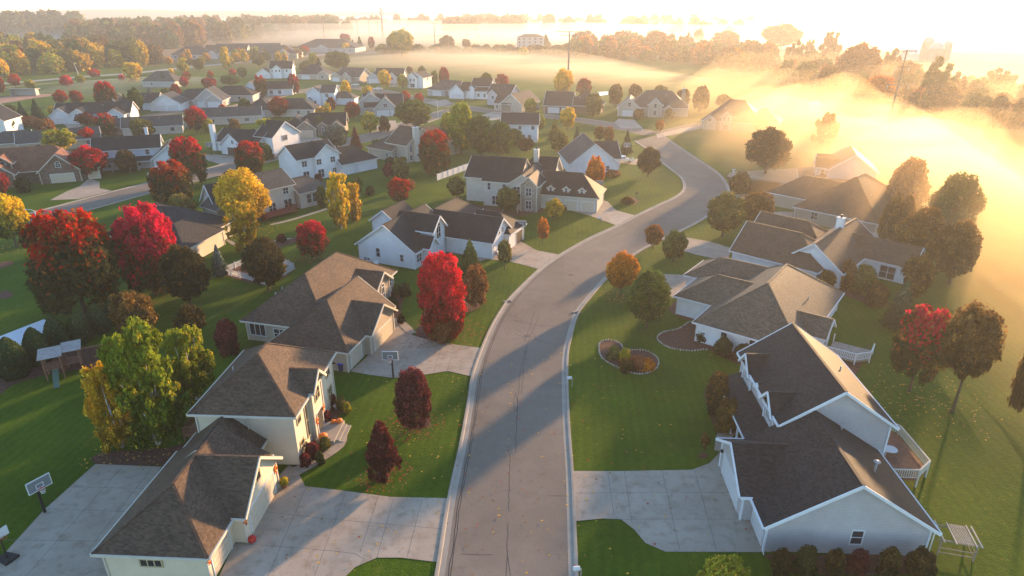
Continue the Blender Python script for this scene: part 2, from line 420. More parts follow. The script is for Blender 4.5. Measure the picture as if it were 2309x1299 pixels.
Rp = [(1304, 1420), (1300, 1299), (1295, 1176), (1290, 1063), (1281, 931), (1279, 809), (1288, 759), (1304, 706.6), (1332, 670), (1366, 631), (1392, 605), (1424, 580), (1470, 553), (1529, 525), (1576, 501), (1615, 475), (1641, 452), (1645, 428), (1625, 395), (1588, 368), (1548, 342), (1510, 316), (1490, 303)]
LE = resample(smooth_path(UV(Lp)), 170); RE = resample(smooth_path(UV(Rp)), 170)
Cc = smooth_path(UV([(1475, 303), (1425, 292), (1370, 281), (1300, 270), (1240, 263), (1180, 258), (1110, 251), (1050, 243), (985, 232), (930, 222), (870, 208), (810, 199), (757, 195), (700, 203), (640, 213), (590, 226), (540, 240), (480, 246), (420, 250), (365, 257), (320, 266)]), step=4)
Lc = smooth_path(UV([(-190, 560), (-60, 528), (0, 514), (90, 490), (200, 460), (300, 433), (400, 408), (500, 383), (560, 366), (640, 348), (720, 332), (800, 317), (860, 302), (905, 287), (960, 268), (1010, 253), (1050, 243)]), step=3)
Kc = smooth_path(UV([(1490, 303), (1540, 291), (1600, 281), (1680, 300)]), step=3)
mb = MB(); strip(mb, LE, RE, .012)
# worn crack sealant, drawn as narrow runs of tar on this street
rnd = random.Random(5)
def crack(mb, pts, w=.05, amp=.05, z=.0165, step=.6):
    ribbon(mb, wig(smooth_path(UV(pts), step=step), amp, rnd), w, z, 1)
mid = lambda f: [LE[i].lerp(RE[i], f) for i in range(170)]
for f, i0, i1, w in ((.085, 2, 66, .075), (.10, 4, 52, .06), (.955, 0, 60, .06), (.967, 8, 30, .05)):
    ribbon(mb, wig(mid(f)[i0:i1], .06, rnd), w, .0165, 1)
for p in ([(1163, 1022), (1164, 980), (1168, 890)], [(1160, 925), (1158, 905), (1163, 885), (1167, 915), (1163, 930)], [(1170, 890), (1172, 850), (1184, 790)], [(1176, 888), (1182, 820), (1190, 775)],
          [(1183, 772), (1205, 705)], [(1190, 775), (1215, 712)], [(1146, 1180), (1143, 1260), (1141, 1310)], [(1145, 1255), (1151, 1310)], [(1157, 724), (1190, 728), (1230, 738)], [(1160, 722), (1200, 733), (1250, 735)],
          [(1160, 752), (1180, 760), (1200, 752), (1207, 762), (1190, 770), (1178, 762)], [(1155, 765), (1180, 762)], [(1205, 765), (1240, 776)], [(1178, 750), (1165, 745)], [(1186, 650), (1245, 660)],
          [(1230, 611), (1290, 620)], [(1071, 866), (1088, 866)], [(1040, 1250), (1110, 1252)], [(1150, 1022), (1147, 1150)], [(1247, 870), (1272, 872)], [(1235, 1118), (1290, 1120)], [(1420, 515), (1560, 470)], [(1330, 560), (1420, 515)]):
    crack(mb, p)
struct('street', mb, [ASPH, SEAL])
mb = MB(); ribbon(mb, Cc, 9.0, .008); ribbon(mb, Kc, 8.5, .0165)
struct('cross_street', mb, [ASPH])
mb = MB(); ribbon(mb, Lc, 9.6, .0205)
for o in (-3.9, 3.9, 0.2): ribbon(mb, wig(Lc[3:70], .06, rnd), .06, .0245, 1, o)
struct('side_street', mb, [ASPH, SEAL])
KP = [(-.62, .022), (-.18, .026), (-.12, .11), (.02, .125), (.14, .125), (.16, 0.0)]
mb = MB(); profile_ribbon(mb, LE, KP); struct('kerb', mb, CONC2)
mb = MB(); profile_ribbon(mb, RE, [(-o, z) for o, z in KP]); struct('kerb', mb, CONC2)
def off_path(p, o): return [q + side(p, i) * o for i, q in enumerate(p)]
for p, w in ((Cc, 4.5), (Lc, 4.8)):
    mb = MB(); profile_ribbon(mb, off_path(p, w)[2:-3], KP); struct('kerb', mb, CONC2)
    mb = MB(); profile_ribbon(mb, off_path(p, -w)[2:-3], [(-o, z) for o, z in KP]); struct('kerb', mb, CONC2)
mb = MB(); ribbon(mb, smooth_path(UV([(-260, 205), (0, 189), (150, 176), (300, 165), (420, 152), (520, 143), (640, 132), (760, 121), (900, 118), (1150, 116)]), step=12), 9, .008)
struct('road', mb, mottled('far_road', (.24, .23, .21), .15, .3))
mb = MB(); ribbon(mb, smooth_path(UV([(0, 199), (120, 187), (280, 178), (360, 172)]), step=12), 2.5, .008); struct('path', mb, CONC)

for (u, v, l) in ((1188, 758, 'round iron manhole cover among the tarred cracks'), (1287, 620, 'small pale manhole cover further up the street')):
    p = G(u, v); t = thing('manhole_cover', l, 'manhole cover', (p[0], p[1], .012)); m = MB(); m.lathe([(.42, 0), (.42, .012), (.36, .016)], 20)
    m.build('cover', mottled('cast_iron', (.10, .085, .075), .25, 8), t)
for (u, v, l) in ((1146, 682, 'storm drain grate in the left kerb by the crimson maple'), (1303, 706, 'storm drain grate in the right kerb below the green tree')):
    p = G(u, v); t = thing('storm_drain', l, 'drain', (p[0], p[1], .0), .5); m = MB(); m.box(-.45, -.3, 0, .45, .3, .05); m.build('grate', BLACK, t); m = MB(); m.box(-.6, .28, .0, .6, .55, .16); m.build('inlet', CONC, t)
# ------------------------------------------------------------------ driveways and walks (concrete, saw-cut joints)
def stained():
    m, nt, b = newmat('stained_concrete'); co = objco(nt)
    n1 = noise(nt, co, .22, 4); n2 = noise(nt, co, 1.1, 5, .6); n3 = noise(nt, co, 12, 3)
    a = mixc(nt, ramp(nt, n1, .35, .65), (.30, .245, .19), (.37, .31, .245))
    a = mixc(nt, ramp(nt, n2, .48, .75), a, (.23, .18, .13)); a = mixc(nt, ramp(nt, n3, .3, .7), mixc(nt, 1., a, (.86,) * 3, 'MULTIPLY'), a)
    nt.links.new(a, b.inputs['Base Color']); b.inputs['Roughness'].default_value = .9; bump(nt, b, n3, .3, .01); return m
STAIN = stained()
dz = [0.030]
def slab(name, pts, joints=(), mat=None, z=None, world_pts=False):
    zz = z or dz[0]; dz[0] += .004 if z is None else 0
    if dz[0] > .066: dz[0] = .030
    mb = MB(); flatpoly(mb, pts if world_pts else UV(pts), zz)
    for j in joints: ribbon(mb, smooth_path(UV(j), step=2), .045, zz + .003, 1)
    return struct(name, mb, [mat or STAIN, JOINT])
slab('driveway', [(480, 1330), (545, 1192), (560, 1163), (600, 1105), (650, 1050), (668, 1056), (688, 1097), (760, 1105), (880, 1121), (1010, 1124), (985, 1264), (985, 1268), (905, 1258), (850, 1258), (800, 1280), (770, 1310), (700, 1400), (460, 1420)],
     [[(500, 1223), (800, 1249), (810, 1276)], [(690, 1100), (600, 1310)], [(778, 1115), (705, 1310)], [(853, 1119), (812, 1245)], [(887, 1124), (850, 1258)], [(952, 1125), (918, 1258)], [(600, 1155), (756, 1172), (995, 1193)], [(640, 1095), (690, 1100)]])
slab('driveway', [(790, 838), (826, 806), (862, 750), (867, 720), (890, 722), (912, 735), (930, 756), (975, 770), (1030, 778), (1086, 785), (1066, 850), (1010, 837), (960, 845), (888, 853), (830, 845)],
     [[(830, 806), (960, 822), (1068, 833)], [(900, 789), (1078, 812)], [(997, 778), (978, 838)], [(1025, 780), (1008, 838)], [(935, 760), (880, 850)]])
slab('driveway', [(1060, 600), (1088, 560), (1093, 530), (1110, 528), (1175, 545), (1210, 565), (1259, 574), (1216, 608), (1190, 600), (1140, 588), (1095, 585)], [[(1140, 590), (1195, 555)], [(1100, 560), (1230, 593)], [(1175, 597), (1215, 567)]])
slab('driveway', [(1250, 445), (1300, 434), (1370, 455), (1390, 475), (1436, 487), (1391, 509), (1330, 487), (1270, 470)], [[(1300, 450), (1400, 497)], [(1330, 487), (1372, 459)]])
slab('driveway', [(1290, 1063), (1400, 1063), (1560, 1060), (1600, 1045), (1623, 1020), (1620, 985), (1635, 975), (1660, 1010), (1650, 1060), (1690, 1165), (1740, 1246), (1500, 1245), (1455, 1225), (1430, 1195), (1400, 1172), (1360, 1170), (1296, 1176)],
     [[(1292, 1113), (1500, 1111), (1660, 1112)], [(1370, 1064), (1385, 1165)], [(1408, 1063), (1425, 1180)], [(1493, 1062), (1532, 1240)], [(1566, 1060), (1616, 1245)], [(1400, 1172), (1695, 1171)]])
slab('driveway', [(1428, 619), (1470, 617), (1530, 620), (1600, 628), (1580, 690), (1545, 678), (1515, 672), (1500, 655), (1440, 632)], [[(1470, 640), (1590, 650)], [(1530, 622), (1500, 660)]])
slab('driveway', [(1530, 533), (1600, 545), (1650, 560), (1640, 590), (1570, 575), (1500, 555)], [[(1560, 540), (1540, 568)]])
slab('driveway', [(1648, 448), (1800, 456), (1815, 440), (1850, 400), (1790, 380), (1700, 385), (1646, 390), (1640, 398), (1760, 412), (1770, 440), (1650, 438)])
slab('driveway', [(1700, 510), (1720, 478), (1790, 478), (1780, 520)])
slab('driveway', [(112, 452), (150, 432), (180, 420), (200, 402), (225, 410), (225, 425), (252, 430), (178, 449)], [[(120, 440), (235, 420)]])
slab('driveway', [(445, 350), (478, 348), (525, 352), (533, 362), (500, 372), (462, 360)], [])
slab('driveway', [(640, 315), (668, 303), (712, 306), (735, 318), (730, 332), (690, 338), (660, 325)])
slab('driveway', [(850, 285), (870, 272), (892, 272), (897, 288), (870, 300), (850, 297)])
slab('driveway', [(1360, 380), (1400, 368), (1430, 372), (1490, 365), (1480, 350), (1430, 360), (1380, 360)])
slab('driveway', [(1385, 276), (1395, 268), (1430, 270), (1450, 290), (1400, 290)])
slab('driveway', [(1482, 312), (1480, 303), (1540, 289), (1600, 281), (1605, 285), (1545, 298)], z=.07)
slab('driveway', [(345, 238), (405, 238), (430, 245), (400, 252), (360, 252)]); slab('driveway', [(440, 235), (500, 230), (505, 240), (450, 246)])
slab('driveway', [(960, 232), (1005, 224), (1020, 233), (990, 242)]); slab('driveway', [(1080, 262), (1110, 252), (1150, 252), (1170, 262), (1110, 272)])
slab('driveway', [(140, 276), (185, 268), (190, 282), (160, 296)])
# basketball pad at the lower left
slab('court', [(-30, 1330), (0, 1260), (100, 1150), (215, 1047), (365, 1053), (330, 1100), (235, 1230), (245, 1330)],
     [[(0, 1218), (230, 1221)], [(108, 1148), (315, 1155)], [(160, 1098), (350, 1103)], [(270, 1060), (50, 1310)], [(345, 1053), (200, 1240)]], mat=STAIN)
# curving front walk
wp = smooth_path(UV([(640, 1078), (690, 1052), (735, 1025), (762, 1005), (768, 985), (755, 975), (738, 976)]), step=.7)
mb = MB(); ribbon(mb, wp, 1.35, .075); 
for i in range(2, len(wp) - 2, 2):
    n = side(wp, i); ribbon(mb, [wp[i] - n * .67, wp[i] + n * .67], .04, .078, 1)
struct('path', mb, [STAIN, JOINT])
mb = MB(); ribbon(mb, smooth_path(UV([(872, 722), (893, 723), (912, 735), (930, 753)]), step=.7), 1.2, .075); struct('path', mb, [STAIN, JOINT])
mb = MB(); ribbon(mb, smooth_path(UV([(1628, 1020), (1632, 990), (1640, 975), (1668, 960)]), step=.7), 1.5, .075); struct('path', mb, [STAIN, JOINT])
mb = MB(); ribbon(mb, smooth_path(UV([(610, 507), (660, 495), (740, 470)]), step=.9), 1.0, .02); ribbon(mb, smooth_path(UV([(512, 540), (535, 553), (575, 552), (640, 540), (675, 538)]), step=.9), .8, .02)
struct('path', mb, mottled('stone_path', (.30, .27, .23), .3, 2))
# dirt infield, pond, far fields
mb = MB(); flatpoly(mb, UV([(-60, 236), (0, 234), (60, 224), (112, 217), (118, 212), (60, 213), (0, 219), (-60, 224)]), .008); struct('infield', mb, mottled('infield_dirt', (.30, .15, .10), .15, .3))
m_, nt_, b_ = newmat('pond_water'); b_.inputs['Base Color'].default_value = (.03, .03, .03, 1); b_.inputs['Roughness'].default_value = .08; b_.inputs['Specular IOR Level'].default_value = .5
mb = MB(); flatpoly(mb, smooth_path(UV([(1330, 212), (1350, 208), (1372, 207), (1376, 211), (1360, 215), (1340, 216)]), True, 4), .03); struct('water', mb, m_)
for pts, c in (([(900, 100), (1240, 92), (1500, 96), (1240, 82), (900, 78)], (.22, .13, .075)), ([(1700, 60), (2400, 90), (2400, 60), (1700, 45)], (.2, .16, .08)), ([(-200, 66), (200, 58), (500, 50), (100, 48), (-200, 52)], (.15, .13, .07))):
    mb = MB(); flatpoly(mb, UV(pts), .01); struct('field', mb, mottled('field_%d' % int(c[0] * 100), c, .2, .02))
# mulch beds
def bed(pts, edge=None, closed=True):
    path = smooth_path(UV(pts), closed, .6); mb = MB(); flatpoly(mb, path, .022); n0 = len(mb.f)
    if edge:
        r2 = random.Random(int(pts[0][0])); p = path + [path[0]] if closed else path
        L = 0
        for i in range(1, len(p)):
            a, b2 = p[i - 1], p[i]; k = max(1, int((b2 - a).length / .28))
            for j in range(k):
                q = a.lerp(b2, j / k); s = r2.uniform(.09, .15)
                if edge(q): mb.lathe([(s * .8, 0), (s, .08), (s * .6, .17)], 5, (q.x, q.y, 0), 1)
    o = mb.build('mulch_bed', [MULCH, mottled('edging_stone', (.40, .37, .33), .3, 2)], fix=False); o['kind'] = 'structure'; return o
bed([(1353, 800), (1352, 775), (1372, 767), (1398, 775), (1410, 790), (1450, 790), (1480, 805), (1484, 825), (1465, 841), (1430, 843), (1395, 830), (1366, 815)], lambda q: True)
bed([(1482, 765), (1495, 750), (1530, 742), (1560, 725), (1580, 745), (1600, 770), (1690, 800), (1720, 830), (1660, 820), (1600, 790), (1560, 792), (1510, 785)], lambda q: q.x < G(1600, 800).x)
bed([(1508, 695), (1520, 682), (1545, 676), (1580, 690), (1575, 720), (1550, 722), (1520, 710)])
bed([(655, 1050), (668, 1000), (700, 985), (745, 985), (757, 995), (755, 1010), (730, 1030), (690, 1050), (665, 1057)])
bed([(735, 960), (738, 905), (760, 898), (790, 908), (785, 922), (765, 935), (760, 965), (745, 975)])
bed([(906, 955), (912, 945), (935, 942), (962, 942), (972, 950), (965, 963), (940, 968), (915, 965)])
bed([(858, 1071), (865, 1066), (878, 1067), (882, 1073), (873, 1078), (862, 1077)])
bed([(868, 700), (880, 650), (900, 640), (915, 660), (905, 690), (905, 712), (885, 722)])
bed([(945, 735), (938, 760), (955, 770), (985, 772), (1005, 760), (1012, 735), (1035, 710), (1070, 700), (1088, 685), (1080, 665), (1040, 650), (980, 670)])
bed([(1575, 1030), (1582, 1020), (1596, 1023), (1592, 1033), (1580, 1035)])
bed([(1735, 1262), (1735, 1250), (1900, 1252), (2090, 1250), (2110, 1270), (2100, 1290), (2000, 1296), (1800, 1294)])
bed([(1625, 880), (1595, 870), (1590, 900), (1610, 960), (1640, 975), (1665, 975), (1650, 930)])
bed([(0, 890), (30, 868), (110, 845), (180, 835), (230, 835), (262, 815), (262, 800), (235, 785), (200, 780), (120, 790), (40, 840), (-40, 860), (-40, 900)])
bed([(212, 1045), (225, 1022), (300, 1015), (380, 1010), (420, 1000), (400, 1040), (365, 1050)])
bed([(1040, 470), (1060, 480), (1150, 490), (1250, 470), (1240, 455), (1170, 470), (1060, 462)])
bed([(1400, 452), (1412, 443), (1432, 446), (1440, 456), (1428, 462), (1408, 460)])
bed([(570, 555), (630, 545), (690, 530), (690, 540), (640, 555), (600, 565)])
bed([(30, 665), (15, 655), (0, 660), (-10, 672), (12, 674)]); bed([(-20, 607), (10, 590), (33, 593), (12, 603)])
bed([(380, 615), (360, 605), (320, 612), (300, 632), (310, 643), (333, 635), (330, 622)], lambda q: True)
bed([(1800, 800), (1860, 800), (1950, 790), (1958, 775), (1940, 830), (1900, 860), (1850, 820)])
bed([(505, 615), (558, 595), (655, 608), (600, 642), (510, 622)])
bed([(1870, 645), (1960, 640), (1990, 690), (1940, 680)]); bed([(1640, 590), (1700, 592), (1720, 605), (1660, 603)])
# ------------------------------------------------------------------ trees
def lobes(style, rs):
    L = []
    if style == 'round':
        for i in range(90):
            d = rs.normal(size=3); d /= np.linalg.norm(d); r = rs.uniform(.30, .42)
            L.append((np.array([d[0] * r * 1.0, d[1] * r * 1.0, .56 + d[2] * r * .95]), rs.uniform(.05, .11)))
        L.append((np.array([0, 0, .55]), .36))
    elif style == 'oval':
        for i in range(95):
            z = rs.uniform(.16, .93); w = .40 * math.sin(math.pi * min(1, max(0.02, (z - .05) / .98)) ** .8) ** .75
            a = rs.uniform(0, 6.28); L.append((np.array([math.cos(a) * w * .82, math.sin(a) * w * .82, z]), rs.uniform(.045, .09)))
        L.append((np.array([0, 0, .5]), .30))
    elif style == 'maple':   # upright, broad shoulders, ragged upper outline
        for i in range(120):
            z = rs.uniform(.10, .95); w = .43 * (1 - abs((z - .48) / .52) ** 2.4) ** .6
            a = rs.uniform(0, 6.28); L.append((np.array([math.cos(a) * w * .85, math.sin(a) * w * .85, z]), rs.uniform(.04, .085)))
        L.append((np.array([0, 0, .48]), .34))
    elif style == 'pear':
        for i in range(90):
            z = rs.uniform(.10, .98); w = .46 * (max(0.0, 1 - (z - .1) / .9)) ** .75 * min(1, (z - .02) / .22) ** .5
            a = rs.uniform(0, 6.28); L.append((np.array([math.cos(a) * w * .85, math.sin(a) * w * .85, z]), rs.uniform(.03, .065)))
        L.append((np.array([0, 0, .36]), .24))
    elif style == 'column':
        for i in range(34):
            z = rs.uniform(.1, .93); a = rs.uniform(0, 6.28); w = .3
            L.append((np.array([math.cos(a) * w, math.sin(a) * w, z]), rs.uniform(.10, .17)))
        L.append((np.array([0, 0, .4]), .3)); L.append((np.array([0, 0, .7]), .25))
    elif style == 'birch':   # several drooping sprays with gaps
        for i in range(150):
            z = rs.uniform(.08, .97); a = rs.uniform(0, 6.28); w = rs.uniform(.05, .42) * (1 - abs(z - .5) * .8)
            L.append((np.array([math.cos(a) * w, math.sin(a) * w, z]), rs.uniform(.025, .07)))
    elif style == 'airy':    # open crown against the light
        for i in range(44):
            d = rs.normal(size=3); d /= np.linalg.norm(d); r = rs.uniform(.15, .42)
            L.append((np.array([d[0] * r, d[1] * r, .56 + d[2] * r]), rs.uniform(.04, .09)))
    elif style == 'bush':
        for i in range(26):
            d = rs.normal(size=3); d /= np.linalg.norm(d); d[2] = abs(d[2]); r = rs.uniform(.26, .38)
            L.append((np.array([d[0] * r, d[1] * r, .12 + d[2] * r * 1.9]), rs.uniform(.09, .16)))
        L.append((np.array([0, 0, .4]), .34))
    elif style == 'willow':
        for i in range(22):
            a = rs.uniform(0, 6.28); w = rs.uniform(.1, .42); z = .9 - w * w * 1.6
            L.append((np.array([math.cos(a) * w, math.sin(a) * w, z]), rs.uniform(.07, .11)))
    return L
CROWNS = {}
def crown(style, seed, res):
    k = (style, seed, res)
    if k in CROWNS: return CROWNS[k]
    rs = np.random.RandomState(seed * 17 + len(style))
    n, lf = {'x': (15000, .0135), 'h': (8000, .019), 'm': (2600, .034), 'l': (800, .064)}[res]
    P, Nn, T = [], [], []
    if style in ('spruce', 'arbor'):
        z = rs.uniform(0, 1, n) ** 1.25
        if style == 'spruce':
            rad = .48 * (1 - z) ** .9 + .015; tier = .60 + .40 * np.abs(np.sin(z * 26 + rs.uniform(-.25, .25, n)))
            rr = rad * tier * rs.uniform(.55, 1.05, n) ** .6; a = rs.uniform(0, 6.28, n)
            rr *= 1 + .20 * np.sin(a * 7 + z * 23) + .10 * np.sin(a * 13 - z * 40)
        else:
            rad = .46 * np.sin(np.pi * (.12 + .88 * np.clip(z, 0, 1)) ** .75) ** .6 + .01; a = rs.uniform(0, 6.28, n)
            rr = rad * rs.uniform(.8, 1.04, n) * (1 + .06 * np.sin(a * 5 + z * 9))
        P = np.stack([rr * np.cos(a), rr * np.sin(a), z * .98 + .01], 1)
        Nn = np.stack([np.cos(a), np.sin(a), np.full(n, .55)], 1) + rs.normal(size=(n, 3)) * .35
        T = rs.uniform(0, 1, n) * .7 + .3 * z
    else:
        L = lobes(style, rs); C = np.array([c for c, r in L]); R = np.array([r for c, r in L]); tv = rs.uniform(0, 1, len(L))
        w = R ** 2; w /= w.sum()
        idx = rs.choice(len(L), n * 2, p=w); d = rs.normal(size=(n * 2, 3)); d /= np.linalg.norm(d, axis=1)[:, None]
        d[:, 2] += .15
        sh = rs.uniform(.45, 1.18, n * 2) ** .8
        p = C[idx] + d * (R[idx] * sh)[:, None] + rs.normal(size=(n * 2, 3)) * .013
        # drop most leaves buried inside other clumps
        dist = np.linalg.norm(p[:, None, :] - C[None], axis=2) / R[None]; dist[np.arange(len(p)), idx] = 9
        keep = (dist.min(1) > .8) | (rs.uniform(size=len(p)) < .15)
        keep &= p[:, 2] > .02
        p, d, idx = p[keep][:n], d[keep][:n], idx[keep][:n]; n = len(p)
        if style == 'willow':
            ex = rs.uniform(0, .62, n); p[:, 2] -= ex * .9 * np.clip(np.linalg.norm(p[:, :2], axis=1) * 2.6, .1, 1); p[:, 2] = np.clip(p[:, 2], .06, 1)
        P, Nn = p, d + rs.normal(size=(n, 3)) * .6; T = tv[idx] * .45 + rs.uniform(0, 1, n) * .55
    rad_ = np.linalg.norm(P[:, :2], axis=1); P[:, :2] *= .485 / np.percentile(rad_, 98.5)
    if style not in ('spruce', 'arbor'): lo_, hi_ = np.percentile(P[:, 2], [.5, 99.5]); P[:, 2] = (P[:, 2] - lo_) / (hi_ - lo_)
    n = len(P); Nn = Nn / np.linalg.norm(Nn, axis=1)[:, None]
    rv = rs.normal(size=(n, 3)); a = np.cross(Nn, rv); a /= np.linalg.norm(a, axis=1)[:, None]; b = np.cross(Nn, a)
    s = lf * rs.uniform(.4, 1.75, n)[:, None]
    asp = 1.5
    if style == 'willow': a = np.tile(np.array([[0, 0, 1.]]), (n, 1)) + rs.normal(size=(n, 3)) * .15; b = np.cross(a, rv); b /= np.linalg.norm(b, axis=1)[:, None]; asp = 3.5; s *= .8
    V = np.empty((n, 4, 3)); V[:, 0] = P - a * s * asp; V[:, 1] = P + b * s; V[:, 2] = P + a * s * asp; V[:, 3] = P - b * s
    V[:, [1, 3]] += (Nn * s * .35)[:, None]
    me = bpy.data.meshes.new('crown_' + style)
    me.vertices.add(n * 4); me.vertices.foreach_set('co', V.astype(np.float32).ravel())
    me.loops.add(n * 4); me.loops.foreach_set('vertex_index', np.arange(n * 4, dtype=np.int32))
    me.polygons.add(n); me.polygons.foreach_set('loop_start', np.arange(0, n * 4, 4, dtype=np.int32))
    me.polygons.foreach_set('loop_total', np.full(n, 4, dtype=np.int32))
    me.update(calc_edges=True); me.validate()
    at = me.attributes.new('tone', 'FLOAT', 'FACE'); at.data.foreach_set('value', T.astype(np.float32))
    me.materials.append(None); CROWNS[k] = me; return me
TRUNKS = {}
def trunk(kind, seed):
    k = (kind, seed)
    if k in TRUNKS: return TRUNKS[k]
    r = random.Random(seed * 31 + len(kind)); mb = MB()
    if kind == 'conifer': mb.tube([(0, 0, 0), (0, 0, .9)], [.035, .004], 6)
    elif kind == 'multi':
        for i in range(4):
            a = i * 1.57 + r.uniform(-.4, .4); tx, ty = math.cos(a) * .2, math.sin(a) * .2
            mb.tube([(tx * .12, ty * .12, 0), (tx * .5, ty * .5, .35), (tx * .9, ty * .9, .62), (tx * 1.1, ty * 1.1, .85)], [.022, .016, .010, .004], 6)
            mb.tube([(tx * .5, ty * .5, .35), (tx * 1.5, ty * .9, .6)], [.009, .003], 5)
    else:
        mb.tube([(0, 0, 0), (.004, .002, .03), (r.uniform(-.01, .01), r.uniform(-.01, .01), .22), (0, 0, .5), (.01, 0, .82)], [.045, .030, .024, .015, .004], 8)
        for i in range(9):
            a = i * 2.4 + r.uniform(-.3, .3); z0 = r.uniform(.2, .55); l = r.uniform(.2, .34); up = r.uniform(.12, .26)
            e = Vector((math.cos(a) * l, math.sin(a) * l, z0 + up)); mm = Vector((math.cos(a) * l * .5, math.sin(a) * l * .5, z0 + up * .65))
            mb.tube([(0, 0, z0), mm, e], [.013, .008, .003], 5)
            for s in (-.6, .6):
                mb.tube([mm, mm + Vector((math.cos(a + s) * l * .4, math.sin(a + s) * l * .4, up * .5))], [.006, .002], 4)
    me = mb.mesh('trunk_' + kind, [BARK if kind != 'multi' else BIRCH], smooth=True, fix=False); TRUNKS[k] = me; return me
FO = dict(
    red=foliage('leaves_red', (.065, .045, .018), (.47, .006, .009), .52, .20, (.46, .03, .015)),
    redgreen=foliage('leaves_red_over_green', (.050, .056, .020), (.46, .006, .010), .74, .13, (.20, .080, .02)),
    crimson=foliage('leaves_crimson', (.16, .018, .012), (.56, .007, .012), .45, .25, (.60, .03, .025)),
    darkred=foliage('leaves_dark_red', (.10, .035, .025), (.30, .020, .022), .5, .3, (.34, .04, .03)),
    maroon=foliage('leaves_maroon', (.060, .016, .018), (.12, .022, .024), .5, .4, (.20, .05, .04)),
    yellow=foliage('leaves_yellow', (.38, .24, .02), (.72, .44, .02), .4, .4, (.80, .55, .05)),
    gold=foliage('leaves_gold', (.34, .20, .018), (.60, .34, .02), .5, .4, (.75, .5, .05)),
    yellowover=foliage('leaves_yellow_over_green', (.09, .13, .02), (.72, .45, .02), .42, .18, (.7, .45, .04)),
    orange=foliage('leaves_orange', (.26, .10, .02), (.58, .17, .015), .4, .3, (.65, .28, .03)),
    rust=foliage('leaves_rust', (.17, .075, .03), (.30, .11, .04), .5, .4, (.36, .18, .06)),
    brown=foliage('leaves_brown', (.095, .070, .026), (.19, .105, .032), .6, .3, (.30, .16, .045), .5),
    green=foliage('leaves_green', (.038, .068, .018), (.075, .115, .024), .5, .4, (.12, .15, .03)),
    lime=foliage('leaves_lime', (.10, .135, .015), (.24, .27, .022), .5, .35, (.38, .28, .03)),
    limegold=foliage('leaves_lime_gold', (.20, .18, .02), (.34, .32, .03), .5, .4, (.62, .34, .03)),
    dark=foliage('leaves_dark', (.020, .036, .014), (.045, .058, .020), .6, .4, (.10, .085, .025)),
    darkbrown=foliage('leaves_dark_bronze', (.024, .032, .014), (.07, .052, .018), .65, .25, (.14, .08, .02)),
    olive=foliage('leaves_olive', (.075, .085, .025), (.15, .14, .035), .5, .4, (.24, .19, .04)),
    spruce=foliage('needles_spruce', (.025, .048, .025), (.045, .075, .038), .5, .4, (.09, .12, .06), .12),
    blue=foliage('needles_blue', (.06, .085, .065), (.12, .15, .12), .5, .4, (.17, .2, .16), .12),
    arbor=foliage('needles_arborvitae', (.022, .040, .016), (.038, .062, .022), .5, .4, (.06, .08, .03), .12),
    bare=foliage('twigs_sparse', (.12, .075, .04), (.17, .10, .045), .5, .4, (.28, .17, .05)),
)
TN = [0]
def tree(style, colr, u, vb, vt, w, label, group=None, name=None, cat=None, seed=None, res=None, base=None, h=None, ww=None, lift=None):
    TN[0] += 1; sd = (seed if seed is not None else TN[0] % 3)
    p = G(u, vb) if base is None else Vector(base)
    dep = VROW(p)[1]
    if h is None: h = max(.6, HEIGHT(p, vt) * .985)
    if ww is None: ww = w * dep / FPX * .90
    if res is None: res = 'x' if w > 105 else 'h' if w > 48 else 'm' if w > 20 else 'l'
    conif = style in ('spruce', 'arbor'); bushy = style in ('bush', 'arbor')
    nm = name or ('conifer_tree' if style == 'spruce' else 'shrub' if bushy else 'broadleaf_tree')
    t = thing(nm, label, cat or ('shrub' if bushy else 'tree'), (p[0], p[1], 0), group=group)
    cb = {'round': .16, 'oval': .10, 'maple': .09, 'pear': .08, 'column': .04, 'birch': .06, 'airy': .12, 'bush': 0, 'willow': .02, 'spruce': .03, 'arbor': 0}[style] if lift is None else lift
    rot = (TN[0] * 2.399) % 6.283
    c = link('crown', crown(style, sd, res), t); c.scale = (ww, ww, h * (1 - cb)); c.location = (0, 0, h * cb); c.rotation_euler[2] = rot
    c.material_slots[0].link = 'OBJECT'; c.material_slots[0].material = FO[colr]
    if not bushy:
        k = link('trunk', trunk('conifer' if conif else 'multi' if style == 'birch' else 'broad', sd), t)
        tw = min(ww, h * 1.1); k.scale = (tw, tw, h); k.rotation_euler[2] = rot
    return t

T = tree
# near left
T('maple', 'redgreen', 195, 712, 478, 196, 'huge maple, bright red top over green and orange skirt, far left of the lawns', seed=0)
T('maple', 'red', 352, 662, 464, 142, 'tall red maple beside the dark-roofed house, red almost to its skirt', seed=1)
T('round', 'darkbrown', 430, 690, 556, 118, 'round dark green tree below the right side of the tall red maple')
T('spruce', 'blue', 498, 620, 553, 42, 'small pale blue-green conifer near the corner of the picket fence')
T('round', 'darkbrown', 606, 655, 538, 104, 'dark bronze tree growing inside the picket-fenced garden')
T('round', 'red', 711, 588, 500, 84, 'ball-shaped red maple on the lawn left of the white gabled house')
for i, (u, vb, vt, w) in enumerate([(38, 848, 760, 74), (92, 818, 738, 62), (136, 788, 712, 58), (186, 770, 704, 60), (228, 748, 684, 56), (266, 728, 664, 46)]):
    T('arbor', 'arbor', u, vb, vt, w, ['first', 'second', 'third', 'fourth', 'fifth', 'sixth'][i] + ' dark arborvitae counting from the left along the playground bed', group='arborvitae hedge by the play set', name='arborvitae', cat='shrub')
T('round', 'brown', 315, 778, 660, 104, 'bronze-topped round tree right of the arborvitae hedge')
T('round', 'darkbrown', 436, 772, 692, 74, 'small dark tree with bronze top behind the lime green birch')
T('bush', 'maroon', 518, 796, 720, 60, 'dark maroon bush at the rear corner of the brown-roofed house')
